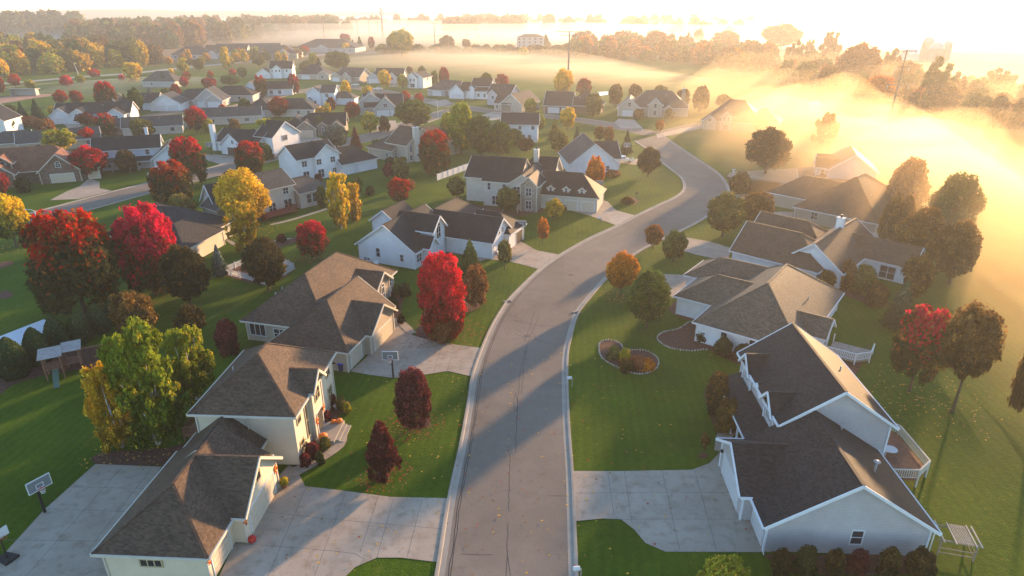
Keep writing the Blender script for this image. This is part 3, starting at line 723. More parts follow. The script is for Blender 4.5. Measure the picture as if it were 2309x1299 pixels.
T('birch', 'lime', 358, 1000, 738, 160, 'big lime green birch clump between the left hip-roofed houses', seed=0, name='birch_tree')
T('birch', 'gold', 276, 1008, 826, 112, 'golden orange birch in front of the lime green clump', seed=1, name='birch_tree')
T('birch', 'lime', 445, 900, 742, 108, 'lime birch leaning over the roof of the two-storey house', seed=2, name='birch_tree')
T('oval', 'maroon', 935, 962, 834, 92, 'round-headed maroon tree in a mulch ring by the kerb', seed=1, res='x')
T('pear', 'maroon', 866, 1076, 954, 92, 'smaller maroon tree, pear-shaped, on the lawn above the big driveway', seed=0, res='x')
T('maple', 'crimson', 1000, 762, 576, 122, 'brilliant crimson maple beside the curved street', seed=2)
T('oval', 'rust', 1074, 690, 600, 66, 'rust-coloured small tree right behind the crimson maple')
T('bush', 'rust', 1000, 765, 715, 70, 'low russet shrub under the crimson maple')
T('spruce', 'green', 1061, 622, 540, 68, 'green conifer in front of the silver minivan driveway')
T('oval', 'olive', 1138, 608, 543, 36, 'young yellow-green tree by the minivan driveway', lift=.3)
T('oval', 'orange', 1224, 552, 493, 30, 'young orange tree on the lawn beside the basketball hoop', lift=.28)
T('round', 'gold', 1250, 498, 449, 48, 'golden round tree at the front walk of the three-dormer house')
T('round', 'olive', 1147, 482, 424, 60, 'olive tree against the side wall of the three-dormer house')
T('oval', 'orange', 1340, 438, 354, 46, 'orange-red tree on the lawn before the white gable', lift=.2)
T('round', 'darkbrown', 1461, 398, 333, 58, 'dark round tree on the corner lawn where the street bends')
T('spruce', 'spruce', 1412, 346, 294, 30, 'slim dark conifer behind the pickup driveway')
T('round', 'orange', 1399, 668, 572, 80, 'bright orange small maple at the kerb', lift=.24)
T('round', 'green', 1458, 738, 612, 108, 'large round green tree on the right-hand lawn beside the orange one')
T('round', 'rust', 1472, 562, 506, 46, 'thin pinkish young tree at the right kerb', lift=.25)
T('round', 'green', 1518, 590, 522, 66, 'bushy green tree next to the pinkish young one')
T('round', 'olive', 1628, 532, 436, 98, 'olive-gold round tree, nearer of the pair below the street bend')
T('round', 'brown', 1700, 505, 434, 84, 'brown-gold round tree, right one of the pair below the street bend')
T('oval', 'brown', 1668, 438, 388, 46, 'hazy brown bush tree at the bend beside the stop sign')
T('round', 'darkbrown', 1725, 392, 290, 108, 'broad dark tree in golden mist near the blue-grey porch house')
T('airy', 'olive', 1852, 342, 256, 62, 'tall thin tree rising out of mist behind the blue-grey house')
T('spruce', 'olive', 1930, 378, 333, 36, 'small conifer at the back corner of the blue-grey house')
T('oval', 'rust', 2030, 500, 358, 92, 'hazy rust-coloured tall tree at the near end of the misty grove')
T('round', 'green', 2130, 560, 396, 112, 'tall green-topped tree forming the crest of the misty grove')
T('round', 'brown', 2060, 610, 470, 120, 'dark brown tree in the middle of the misty grove')
T('round', 'brown', 2140, 640, 500, 100, 'dark round tree at the right edge of the misty grove')
T('oval', 'brown', 2010, 560, 440, 80, 'dim brown tree on the left edge of the misty grove')
T('round', 'brown', 2055, 680, 578, 76, 'brown round tree just above the lone spruce')
T('spruce', 'spruce', 2021, 738, 630, 76, 'lone dark spruce left of the red-topped lawn tree')
T('bush', 'brown', 1905, 650, 590, 54, 'round bush left of the patio of the white gabled house'); T('bush', 'olive', 1945, 662, 598, 60, 'larger round bush beside the patio'); T('bush', 'brown', 1862, 652, 610, 44, 'small round bush touching the eave corner')
T('bush', 'brown', 1975, 690, 638, 54, 'shaggy bush behind the tiled hip roof')
T('maple', 'redgreen', 2050, 885, 694, 126, 'red-topped tree on the golden back lawn', seed=0, res='h', lift=.24)
T('round', 'brown', 2146, 930, 694, 128, 'tall orange-brown tree beside the red-topped one', seed=1, res='h', lift=.40)
T('willow', 'brown', 2316, 1012, 726, 150, 'weeping willow cut by the right picture edge', name='willow_tree', lift=.38)
# near right house planting
for i, (u, vb, vt, w) in enumerate([(1757, 1292, 1238, 52), (1810, 1293, 1232, 60), (1876, 1294, 1240, 54), (1930, 1290, 1240, 50), (1999, 1296, 1240, 60), (2068, 1298, 1240, 70)]):
    T('bush', ['darkbrown', 'dark', 'darkbrown', 'maroon', 'darkbrown', 'darkbrown'][i], u, vb, vt, w, ['first', 'second', 'third', 'fourth', 'fifth', 'sixth'][i] + ' clipped dark shrub from the driveway along the lower right gable wall', group='clipped shrubs under the gable wall', res='h')
T('bush', 'limegold', 1628, 1330, 1264, 120, 'yellow-green shrub at the bottom edge beside the mulch bed', res='h')
T('bush', 'darkbrown', 1612, 930, 842, 64, 'tall dark bush at the end of the long porch'); T('bush', 'brown', 1632, 975, 900, 58, 'dark brown bush in front of the long porch posts')
T('bush', 'dark', 1628, 800, 762, 50, 'green mounded shrub under the windows of the tiled hip-roof house'); T('bush', 'darkbrown', 1675, 815, 778, 52, 'second mounded shrub nearer the long-porch house')
T('bush', 'rust', 1556, 708, 676, 34, 'pinkish shrub in the bed by the tiled-roof driveway'); T('bush', 'dark', 1582, 768, 738, 40, 'dark shrub at the white wall corner')
for i, (u, v, w, c) in enumerate([(1385, 800, 40, 'olive'), (1408, 806, 34, 'limegold'), (1440, 822, 52, 'rust'), (1412, 828, 40, 'darkbrown'), (1462, 828, 34, 'orange')]):
    T('bush', c, u, v + 8, v - 18, w, ['olive plant at the upper tip of the kidney-shaped bed', 'pale yellow-green plant in the kidney-shaped bed', 'wide russet plant filling the kidney-shaped bed', 'dark low plant at the stone edge of the kidney-shaped bed', 'orange plant at the right end of the kidney-shaped bed'][i], name='garden_plant', cat='plant')
for i, (u, v, w, c) in enumerate([(677, 1010, 46, 'dark'), (707, 1020, 36, 'maroon'), (735, 1003, 28, 'olive'), (690, 1040, 30, 'maroon'), (735, 945, 30, 'maroon'), (770, 912, 28, 'olive'), (784, 920, 20, 'limegold'), (752, 905, 22, 'maroon'), (722, 1034, 26, 'dark')]):
    T('bush', c, u, v + 10, v - w * .62, w, ['big dark evergreen at the corner of the entrance bed', 'maroon shrub in the middle of the entrance bed', 'olive shrub inside the bend of the walk', 'low maroon shrub by the garage corner of the bed', 'maroon shrub right of the front steps', 'olive mound in the side bed by the planter', 'bright lime mound at the lawn end of the side bed', 'small maroon plant behind the ring planter', 'dark shrub between the walk and the maroon shrub'][i])
for i, (u, v, w, c) in enumerate([(885, 690, 34, 'dark'), (915, 660, 34, 'dark'), (895, 655, 24, 'green'), (905, 720, 20, 'darkbrown'), (1085, 555, 34, 'maroon'), (1005, 590, 30, 'maroon')]):
    T('bush', c, u, v + 8, v - w * .6, w, ['dark shrub beside the arched front window', 'spreading dark juniper on the lawn side of the brick house', 'green shrub behind the spreading juniper', 'low shrub in the round bed beside the walk', 'maroon bush between minivan and garage', 'maroon bush at the porch of the white gabled house'][i])
# mid left
T('round', 'yellow', 557, 512, 384, 132, 'big golden yellow tree in front of the beige two-storey house', seed=2)
T('birch', 'gold', 553, 566, 458, 78, 'smaller golden birch below the big yellow tree', name='birch_tree')
T('maple', 'redgreen', 396, 468, 364, 100, 'dark red tree at the kerb of the side street, nearer of two')
T('maple', 'redgreen', 434, 418, 311, 84, 'red-topped tree across the side street from the grey garage')
T('round', 'red', 208, 402, 330, 84, 'round red tree between brick house and blue-grey house')
T('oval', 'darkbrown', 290, 390, 339, 50, 'small dark tree before the blue-grey two-storey house')
T('maple', 'redgreen', 569, 398, 319, 72, 'red-topped green maple on the far kerb near the open garage')
T('bush', 'olive', 418, 506, 438, 76, 'yellowish bushy tree left of the small white-sided garage')
T('round', 'yellowover', 38, 558, 438, 88, 'yellow-topped tree with bare trunk at the left edge', lift=.22)
T('round', 'darkred', 4, 446, 388, 50, 'red tree half cut off at the left picture edge')
T('birch', 'yellow', 770, 515, 391, 56, 'tall thin yellow birch behind the red ball maple', name='birch_tree'); T('birch', 'gold', 802, 500, 415, 42, 'orange-gold birch close right of the tall thin one', name='birch_tree')
T('round', 'red', 902, 460, 403, 62, 'red round tree behind the brown roof of the white gabled house')
T('maple', 'redgreen', 983, 392, 295, 80, 'red maple with green lower half beside the tall chimney house')
T('oval', 'lime', 1040, 345, 233, 70, 'tall light green tree, left of the green trio'); T('round', 'green', 1085, 355, 262, 76, 'broad green tree in the middle of the green trio'); T('oval', 'green', 1130, 352, 276, 60, 'green tree touching the white rear house, right of the trio')
T('oval', 'limegold', 1010, 330, 255, 38, 'slim yellow-green tree behind the red maple and trio')
T('round', 'green', 935, 290, 226, 94, 'wide dark green tree behind the grey two-gable house')
T('spruce', 'maroon', 803, 337, 286, 32, 'narrow dark conifer by the tall chimney house'); T('round', 'blue', 760, 335, 283, 62, 'feathery grey-green tree left of the narrow dark conifer')
T('birch', 'limegold', 607, 335, 268, 64, 'yellow-green tree between the chimney house and the stone ranch', name='birch_tree')
T('round', 'red', 447, 300, 241, 54, 'red tree above the white chimney of the open-garage house')
T('maple', 'redgreen', 243, 310, 256, 50, 'red-topped tree left of the brown ranch roof'); T('round', 'crimson', 202, 330, 289, 40, 'small crimson tree between ranch and gold tree')
T('birch', 'limegold', 140, 352, 293, 82, 'yellow-green tree above the brick house roof', name='birch_tree'); T('round', 'olive', 325, 318, 268, 58, 'dull olive tree in front of the long ranch wall')
T('round', 'darkred', 630, 265, 219, 48, 'dark red tree over the hip-roofed ranch'); T('round', 'darkred', 796, 268, 230, 40, 'dark red tree left of the grey two-gable house'); T('round', 'darkred', 771, 292, 254, 34, 'small dark red tree lower left of the other dark red one')
T('round', 'limegold', 835, 300, 253, 44, 'yellowish tree below the grey two-gable house'); T('oval', 'yellow', 739, 256, 232, 18, 'small yellow tree by the tall white house'); T('oval', 'gold', 724, 268, 242, 30, 'gold bush tree behind the stone ranch'); T('oval', 'maroon', 748, 250, 219, 22, 'small maroon tree at the corner of the tall white house')
T('oval', 'yellow', 781, 222, 182, 27, 'yellow tree on the far cul-de-sac lawn'); T('round', 'yellow', 829, 220, 194, 28, 'low yellow tree behind the two-gable roof'); T('round', 'yellow', 869, 198, 158, 32, 'big yellow tree before the misty edge house'); T('round', 'limegold', 908, 200, 168, 27, 'greenish yellow tree left of the small white two-storey')
T('maple', 'redgreen', 591, 220, 171, 30, 'red-topped tree before the white porch house'); T('maple', 'darkred', 664, 212, 167, 28, 'red tree at the right end of the porch house')
T('round', 'red', 872, 232, 211, 26, 'short red tree behind the grey two-gable roof'); T('round', 'red', 916, 238, 206, 26, 'left red tree of a pair on the far lawn'); T('round', 'red', 946, 240, 210, 24, 'right red tree of a pair on the far lawn')
T('round', 'green', 952, 178, 149, 22, 'green tree peeking over the small white two-storey'); T('oval', 'green', 980, 192, 161, 18, 'small round green tree at the edge of the fog'); T('oval', 'darkred', 1002, 196, 152, 25, 'dark red and green tree at the fog edge')
T('round', 'green', 1096, 202, 165, 33, 'green tree behind the paired white houses'); T('round', 'darkred', 1132, 208, 167, 34, 'bronze tree behind the paired white houses')
T('round', 'yellow', 1269, 218, 156, 50, 'glowing yellow tree standing below the tall pole', seed=2); T('round', 'darkred', 1316, 216, 177, 40, 'dark red round tree right of the glowing yellow one')
T('round', 'brown', 1386, 242, 190, 36, 'left brown tree in the row beside the pond'); T('round', 'brown', 1430, 230, 190, 34, 'brown tree right of the pond'); T('round', 'olive', 1487, 232, 193, 42, 'olive tree behind the big gabled house'); T('round', 'brown', 1537, 246, 201, 36, 'dark round tree right of the chimney'); T('oval', 'brown', 1578, 252, 195, 40, 'taller brown tree next to the chimney house'); T('round', 'brown', 1630, 246, 213, 40, 'low brown tree behind the far right house')
T('round', 'yellow', 1280, 292, 243, 40, 'golden tree in front of the brown-gabled house'); T('spruce', 'olive', 1250, 318, 268, 34, 'dark pointed tree left below the golden tree'); T('oval', 'olive', 1338, 262, 210, 44, 'olive green tree before the pond'); T('round', 'limegold', 1196, 258, 222, 32, 'yellow-green tree behind the white rear house'); T('round', 'lime', 1215, 296, 252, 34, 'light green tree at the right end of the white rear house')
T('round', 'brown', 1352, 318, 285, 30, 'left small bronze tree near the intersection'); T('oval', 'rust', 1373, 322, 286, 24, 'right small rusty tree near the intersection'); T('round', 'orange', 1487, 297, 272, 24, 'small orange tree beside the white hydrant'); T('spruce', 'spruce', 1300, 322, 288, 18, 'little conifer behind the white gable roof'); T('round', 'rust', 1712, 300, 266, 34, 'rusty tree right of the far right house')
T('bush', 'brown', 1415, 458, 444, 34, 'low brown shrub in the corner lawn bed'); T('bush', 'rust', 1272, 470, 450, 40, 'red-brown shrub by the three-dormer garage'); T('bush', 'rust', 1383, 398, 384, 40, 'low russet shrub before the white gable')
T('birch', 'olive', 905, 400, 355, 44, 'thin olive tree on the back lawn', name='birch_tree'); T('bush', 'maroon', 878, 396, 368, 32, 'maroon bush on the back lawn'); T('bush', 'maroon', 720, 412, 392, 22, 'maroon bush by the deck of the white two-storey'); T('round', 'green', 808, 442, 398, 26, 'small dark tree right of the yellow birches')
T('bush', 'dark', 520, 395, 384, 34, 'dark round bush at the side street kerb'); T('bush', 'dark', 56, 432, 402, 40, 'dark bush at the brick house'); T('bush', 'maroon', 635, 545, 528, 26, 'pale grey shrub at the stone path'); T('bush', 'dark', 880, 372, 355, 30, 'dark bush under the chimney house'); T('oval', 'green', 728, 468, 420, 28, 'dark shrub tree at the sunroom corner')
# far left
FG = [('round', 'yellowover', 12, 180, 133, 30), ('round', 'darkred', 5, 215, 166, 22), ('round', 'crimson', 36, 196, 168, 27), ('round', 'limegold', 71, 203, 180, 26), ('round', 'crimson', 153, 198, 170, 30), ('round', 'crimson', 215, 176, 156, 28), ('round', 'limegold', 184, 190, 169, 22), ('birch', 'yellow', 304, 184, 142, 42), ('round', 'crimson', 276, 184, 168, 15),
      ('maple', 'redgreen', 246, 252, 184, 50), ('round', 'red', 140, 236, 204, 32), ('round', 'darkred', 175, 236, 204, 30), ('spruce', 'spruce', 54, 272, 230, 26), ('spruce', 'spruce', 88, 272, 224, 34), ('round', 'red', 397, 192, 169, 21), ('round', 'red', 422, 184, 162, 23), ('round', 'red', 416, 198, 174, 23), ('round', 'red', 475, 178, 161, 16), ('round', 'darkred', 474, 203, 175, 38), ('spruce', 'spruce', 371, 196, 164, 14),
      ('oval', 'darkred', 399, 222, 190, 26), ('round', 'green', 313, 256, 199, 34), ('spruce', 'blue', 342, 224, 197, 33), ('round', 'crimson', 525, 172, 156, 18), ('round', 'maroon', 196, 286, 254, 44), ('round', 'green', 522, 194, 169, 52), ('round', 'green', 765, 158, 117, 66), ('round', 'limegold', 907, 128, 68, 66), ('round', 'dark', 884, 118, 78, 26),
      ('round', 'darkred', 779, 100, 76, 28), ('oval', 'darkred', 838, 110, 83, 16), ('round', 'crimson', 687, 122, 104, 26), ('round', 'gold', 629, 142, 118, 16), ('round', 'yellow', 781, 118, 97, 20), ('birch', 'yellow', 512, 155, 107, 24), ('round', 'gold', 481, 130, 108, 30), ('birch', 'limegold', 415, 164, 131, 30), ('spruce', 'spruce', 812, 112, 84, 20), ('spruce', 'dark', 796, 110, 90, 16), ('round', 'yellow', 1181, 128, 106, 26), ('round', 'limegold', 708, 150, 119, 22), ('spruce', 'darkbrown', 720, 154, 130, 18), ('round', 'limegold', 533, 136, 112, 20), ('spruce', 'spruce', 600, 128, 104, 12), ('spruce', 'spruce', 575, 134, 108, 14),
      ('oval', 'yellow', 388, 172, 155, 14), ('bush', 'rust', 70, 285, 262, 56), ('bush', 'dark', 20, 260, 238, 40), ('spruce', 'blue', 660, 158, 140, 8), ('round', 'bare', 1008, 112, 80, 38), ('round', 'brown', 1051, 110, 88, 22), ('spruce', 'dark', 1230, 108, 78, 32), ('spruce', 'dark', 1213, 106, 84, 20), ('round', 'bare', 924, 168, 150, 16), ('round', 'green', 1145, 208, 188, 50)]
FL = ['yellow and lime tree at the far left edge below the golden wood', 'dark red tree at the left edge beside the dugout', 'crimson tree left of the dugout', 'yellow-green tree behind the dugout', 'crimson tree in front of the leaning pole', 'crimson tree under the golden wood', 'pale yellow-green tree right of the leaning pole', 'vivid yellow tree ending the golden wood', 'tiny crimson tree beside the vivid yellow one',
      'tall tree with red crest and olive skirt in the ball field', 'left of two twin red trees by the infield', 'right of two twin red trees by the infield', 'slim conifer above the pale blue ranch', 'wider conifer above the pale blue ranch', 'left red tree of the misty trio', 'top red tree of the misty trio', 'bottom red tree of the misty trio', 'small hazy red tree right of the trio', 'dark red cluster above the grey-gabled ranch', 'dark conifer in mist left of the red trio',
      'red tree behind the grey-gabled ranch roof', 'tall dark green tree before the white ranch garage', 'feathery blue conifer behind the white ranch', 'crimson tree left of the white two-storey with red-lit roof edge', 'dark maroon tree right of the pale blue ranch', 'green trees clump above the dark ranch roof', 'dark green oak at the fog edge above the hip roofs', 'large yellow-green tree alone in the fog field', 'dark tree behind the large lone yellow-green one',
      'dark red tree behind the long care home', 'dark red narrow tree near the cell tower', 'scarlet tree before the long care home', 'small gold tree on the care home lawn', 'yellow tree at the corner of the care home', 'tall slim yellow tree before the care home', 'gold tree left of the slim yellow one', 'lime-gold tree at the county road', 'conifer pair left of the narrow dark red tree', 'dark conifer right of the care home', 'small yellow tree in front of the hotel', 'lime tree left of the dark green oak', 'dark conifer beside the dark green oak', 'yellow-green tree in front of the care home door', 'slim conifer close to the care home wall', 'second slim conifer at the care home',
      'tiny yellow tree on the county road verge', 'russet bushes behind the long ranch roof', 'dark bush at the left edge white house', 'small blue conifer beside the white two-storey', 'bare spreading tree in the fog field', 'small dark tree right of the bare one', 'tall pine right of the hotel', 'shorter pine touching the hotel', 'thin bare tree behind the small white two-storey', 'green shrubs behind the far pair of houses']
for a, l in zip(FG, FL): T(*a, l)
MG = [('round', 'green', 555, 262, 222, 34, 'dark green tree at the gable of the white porch house'), ('spruce', 'spruce', 285, 246, 212, 26, 'dark conifer left of the tall dark green tree'), ('spruce', 'blue', 305, 240, 200, 30, 'blue-green conifer behind the white ranch roof'), ('bush', 'green', 690, 252, 226, 34, 'green bush tree by the wall of the tall white house'),
 ('round', 'green', 375, 226, 200, 26, 'low green tree left of the red one behind the grey ranch'), ('round', 'green', 548, 176, 152, 26, 'green tree in front of the mist left of the white two-storey'), ('round', 'olive', 585, 150, 126, 30, 'olive tree below the care home lawn'), ('round', 'green', 640, 160, 136, 30, 'green tree right behind the farthest white two-storey'), ('bush', 'olive', 690, 158, 138, 34, 'olive bush tree left of the dark green oak'),
 ('round', 'olive', 450, 160, 132, 26, 'olive tree along the county road near the care home'), ('oval', 'gold', 553, 142, 112, 18, 'thin gold tree at the care home entrance'), ('bush', 'dark', 620, 120, 98, 24, 'dark evergreen clump at the care home wall'), ('bush', 'darkbrown', 868, 296, 262, 28, 'dark bush at the driveway of the grey two-gable house'), ('round', 'rust', 1082, 300, 262, 30, 'brownish tree behind the green trio'),
 ('bush', 'green', 600, 360, 322, 40, 'green bush below the yellow-green tree of the stone ranch'), ('bush', 'brown', 530, 290, 268, 30, 'brown bush left of the stone ranch garage'), ('round', 'green', 1160, 330, 290, 40, 'green tree left below the white rear house'), ('round', 'darkbrown', 1185, 345, 312, 40, 'dark bush tree under the white rear house'), ('round', 'olive', 1262, 350, 296, 44, 'olive tree between white rear house and white gable'),
 ('bush', 'brown', 1440, 268, 246, 30, 'brown bush by the big gabled house entrance'), ('bush', 'olive', 1508, 268, 244, 28, 'olive bush under the chimney of the big gabled house'), ('bush', 'rust', 105, 300, 268, 48, 'rusty shrubs at the driveway of the pale blue ranch'), ('round', 'green', 20, 300, 262, 34, 'green tree beside the white house at the left edge'), ('bush', 'dark', 395, 400, 378, 26, 'dark bush at the garage of the blue-grey house'), ('round', 'green', 725, 300, 262, 40, 'green tree behind the feathery grey-green one')]
MG += [('round', 'limegold', 470, 300, 268, 30, 'yellow-green tree behind the white chimney of the open-garage house'), ('round', 'green', 655, 296, 268, 26, 'green tree at the left gable of the stone ranch'), ('round', 'red', 505, 262, 236, 22, 'small red tree between the long tan ranch and the hip-roofed one'), ('oval', 'olive', 905, 345, 312, 30, 'olive tree under the wide dark green one'), ('round', 'green', 850, 340, 314, 24, 'green tree at the roof corner of the tall chimney house'),
 ('bush', 'brown', 760, 372, 350, 30, 'brown bush beside the garage wing of the white two-storey'), ('round', 'olive', 1030, 445, 400, 46, 'olive tree in front of the white privacy fence'), ('oval', 'rust', 925, 430, 404, 26, 'rusty sapling near the red round back-lawn tree'), ('round', 'green', 640, 470, 436, 26, 'green tree at the wall of the sunroom'), ('bush', 'dark', 835, 440, 420, 26, 'dark bush on the lawn right of the birches'),
 ('round', 'olive', 1245, 240, 218, 26, 'olive tree left of the glowing yellow one'), ('round', 'green', 1060, 290, 262, 34, 'green tree at the far end of the trio'), ('bush', 'green', 395, 290, 272, 26, 'green bush at the gable of the tan ranch'), ('round', 'gold', 120, 262, 240, 20, 'small gold tree behind the pale blue ranch')]
for a in MG: T(*a)
# right, backlit in the fog
RG = [('airy', 'brown', 1786, 160, 92, 50), ('airy', 'brown', 1820, 148, 89, 28), ('airy', 'rust', 1866, 150, 71, 60), ('round', 'rust', 1925, 205, 98, 104), ('airy', 'brown', 2000, 190, 110, 52), ('round', 'brown', 2040, 215, 142, 70), ('airy', 'olive', 2096, 250, 132, 88), ('round', 'orange', 1965, 252, 172, 92), ('round', 'brown', 1760, 110, 54, 98), ('airy', 'bare', 2246, 215, 155, 76), ('round', 'brown', 2115, 262, 190, 84),
      ('round', 'brown', 1574, 98, 66, 28), ('round', 'brown', 1636, 110, 70, 74), ('round', 'rust', 1480, 118, 70, 60), ('airy', 'bare', 1640, 162, 108, 60), ('airy', 'bare', 1710, 166, 114, 50), ('round', 'brown', 1862, 232, 150, 60), ('round', 'olive', 2190, 280, 212, 70), ('oval', 'brown', 2240, 290, 215, 44), ('oval', 'brown', 2290, 300, 222, 50), ('round', 'olive', 1810, 205, 140, 66)]
RL = ['tall thin-stemmed tree against the glare, left of the open-branched one', 'narrow tree joined to the thin-stemmed tree', 'open-branched round tree standing out against the glare', 'largest rounded russet tree in the glare', 'thin tree just left of the tall power pole', 'tree crown behind the tall power pole', 'airy spreading tree below the silos', 'orange tree in shafts of light', 'wide pale tree mound high in the fog', 'scraggly two-headed tree near the right edge', 'dark tree mass beneath the silos',
      'pale round tree at the end of the hazy wood', 'low broad tree at the edge of the hazy wood', 'russet tree in the hazy wood', 'bare-branched tree at the fog margin', 'second bare tree with a leaning dead trunk', 'dim brown tree before the rounded russet one', 'dim olive tree right of the light shafts', 'hazy column-like tree in the light shafts', 'hazy tree at the right picture edge', 'dim olive tree under the open-branched one']
for a, l in zip(RG, RL): T(*a, l)

def litter(spots):
    r = random.Random(77)
    for u, v, rad, n, cols, lb in spots:
        c = G(u, v); mb = MB()
        for i in range(n):
            a = r.uniform(0, 6.28); d = rad * r.uniform(0, 1) ** .75; x = c.x + math.cos(a) * d; y = c.y + math.sin(a) * d; s = r.uniform(.05, .13); t = r.uniform(0, 6.28); z = r.uniform(.09, .13)
            mb.add([(x + s * math.cos(t + k * 1.57), y + s * math.sin(t + k * 1.57) * .8, z + r.uniform(-.02, .02)) for k in range(4)], [(0, 1, 2, 3)], r.randrange(len(cols)))
        o = mb.build('fallen_leaves', [mottled('fallen_%d' % int(q[0] * 1000 + q[1] * 100), q, .2, 5) for q in cols], fix=False); o['kind'] = 'stuff'; o['label'] = lb
RD, YL, BR = (.36, .02, .015), (.55, .32, .03), (.20, .10, .04)
litter([(1005, 752, 5.5, 700, [RD, BR], 'fallen red leaves under the crimson maple'), (45, 552, 6, 500, [YL, BR], 'fallen yellow leaves under the yellow-topped tree'), (560, 520, 6, 500, [YL], 'fallen yellow leaves under the big golden tree'), (935, 958, 3.2, 300, [BR, RD], 'fallen leaves round the round-headed maroon tree'), (868, 1074, 2.6, 180, [BR, RD], 'fallen leaves round the pear-shaped maroon tree'),
 (2080, 900, 8, 420, [YL, BR], 'fallen leaves on the golden back lawn'), (330, 690, 8, 500, [RD, BR], 'fallen leaves below the two big red maples'), (711, 582, 4, 260, [RD, BR], 'fallen leaves under the ball-shaped red maple'), (1400, 668, 3.5, 260, [(.45, .14, .02), BR], 'fallen leaves under the bright orange maple'), (330, 985, 6, 400, [YL, BR], 'fallen leaves under the birch clump'), (1150, 900, 30, 420, [BR, YL, RD], 'scattered leaves along the street edges and lawns'), (1050, 1000, 22, 300, [BR, YL], 'scattered leaves on the lawn between the maroon trees and the kerb')])
# woods: belts of trees beyond the fields, each tree its own object
def inside(p, poly):
    c = False; j = len(poly) - 1
    for i in range(len(poly)):
        if (poly[i][1] > p[1]) != (poly[j][1] > p[1]) and p[0] < (poly[j][0] - poly[i][0]) * (p[1] - poly[i][1]) / (poly[j][1] - poly[i][1]) + poly[i][0]: c = not c
        j = i
    return c
def wood(pts, n, hr, wr, kinds, label, group, seed, single=0):
    r = random.Random(seed); poly = UV(pts); xs = [p.x for p in poly]; ys = [p.y for p in poly]; got = []; tries = 0
    while len(got) < n and tries < 20000:
        tries += 1; p = (r.uniform(min(xs), max(xs)), r.uniform(min(ys), max(ys)))
        if inside(p, poly) and all((p[0] - q[0]) ** 2 + (p[1] - q[1]) ** 2 > (wr[0] * .55) ** 2 for q in got): got.append(p)
    got.sort(key=lambda q: q[1]); rest = []
    for i, p in enumerate(got):
        st, c = r.choice(kinds); w = r.uniform(*wr); h = r.uniform(*hr); rz = r.uniform(0, 6.3); res = 'm' if p[1] < 620 else 'l'
        me = crown(st, r.randrange(3), res)
        if i < single:
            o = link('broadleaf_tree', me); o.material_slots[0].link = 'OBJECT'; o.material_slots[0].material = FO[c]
            o.scale = (w, w, h); o.location = (p[0], p[1], -.4); o.rotation_euler[2] = rz; tag(o, label, 'tree', group)
        else: rest.append((me, c, w, h, rz, p))
    if rest:
        names = sorted(set(q[1] for q in rest)); VV, TT, MM = [], [], []
        for me, c, w, h, rz, p in rest:
            nv = len(me.vertices); co = np.empty(nv * 3, np.float32); me.vertices.foreach_get('co', co); co = co.reshape(-1, 3)
            tt = np.empty(nv // 4, np.float32); me.attributes['tone'].data.foreach_get('value', tt)
            x = (co[:, 0] * math.cos(rz) - co[:, 1] * math.sin(rz)) * w + p[0]; y = (co[:, 0] * math.sin(rz) + co[:, 1] * math.cos(rz)) * w + p[1]
            VV.append(np.stack([x, y, co[:, 2] * h - .4], 1)); TT.append(tt); MM.append(np.full(nv // 4, names.index(c), np.int32))
        V = np.concatenate(VV).astype(np.float32); Tn = np.concatenate(TT); Mi = np.concatenate(MM); n = len(Tn)
        me = bpy.data.meshes.new('woods'); me.vertices.add(n * 4); me.vertices.foreach_set('co', V.ravel())
        me.loops.add(n * 4); me.loops.foreach_set('vertex_index', np.arange(n * 4, dtype=np.int32))
        me.polygons.add(n); me.polygons.foreach_set('loop_start', np.arange(0, n * 4, 4, dtype=np.int32)); me.polygons.foreach_set('loop_total', np.full(n, 4, dtype=np.int32))
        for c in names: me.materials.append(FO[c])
        me.polygons.foreach_set('material_index', Mi); me.update(calc_edges=True)
        at = me.attributes.new('tone', 'FLOAT', 'FACE'); at.data.foreach_set('value', Tn)
        o = link('woods', me); o['kind'] = 'stuff'; tag(o, label.replace('tree in', 'mass of trees in', 1) if 'tree in' in label else 'mass of ' + label + 's', 'woods')
K1 = [('round', 'gold'), ('round', 'olive'), ('bush', 'limegold'), ('bush', 'olive'), ('round', 'green'), ('bush', 'brown'), ('bush', 'gold')]
K2 = [('bush', 'green'), ('bush', 'dark'), ('bush', 'olive'), ('round', 'brown'), ('bush', 'brown')]
K3 = [('bush', 'brown'), ('bush', 'olive'), ('round', 'rust'), ('round', 'olive'), ('airy', 'bare'), ('bush', 'green')]
K4 = [('airy', 'brown'), ('oval', 'olive'), ('oval', 'rust'), ('bush', 'rust'), ('round', 'olive'), ('round', 'orange'), ('bush', 'olive'), ('bush', 'brown'), ('airy', 'brown')]
wood([(-260, 178), (0, 172), (150, 166), (340, 150), (360, 138), (200, 122), (-260, 118)], 190, (12, 19), (11, 18), K1, 'tree in the golden and olive wood beyond the ball field', 'golden wood beyond the ball field', 1, 32)
wood([(-300, 86), (175, 82), (178, 76), (-300, 78)], 70, (26, 36), (26, 40), K2, 'tall dark green tree in the far left wood', 'dark wood at far left', 2)
wood([(170, 112), (420, 112), (560, 90), (700, 78), (800, 80), (700, 66), (400, 72), (170, 84)], 260, (15, 28), (16, 28), K3, 'hazy brown and green tree in the wood behind the care home', 'wood behind the care home', 3)
wood([(700, 72), (1200, 62), (1200, 58), (700, 64)], 90, (13, 27), (16, 32), K2 + K3, 'grey tree in the far row above the fog', 'far tree row above the fog', 4)
wood([(860, 122), (1160, 122), (1300, 122), (1300, 116), (860, 114)], 46, (4, 8), (9, 15), K2 + [('bush', 'rust')], 'low hedgerow tree along the middle of the fog field', 'hedgerow across the fog field', 5)
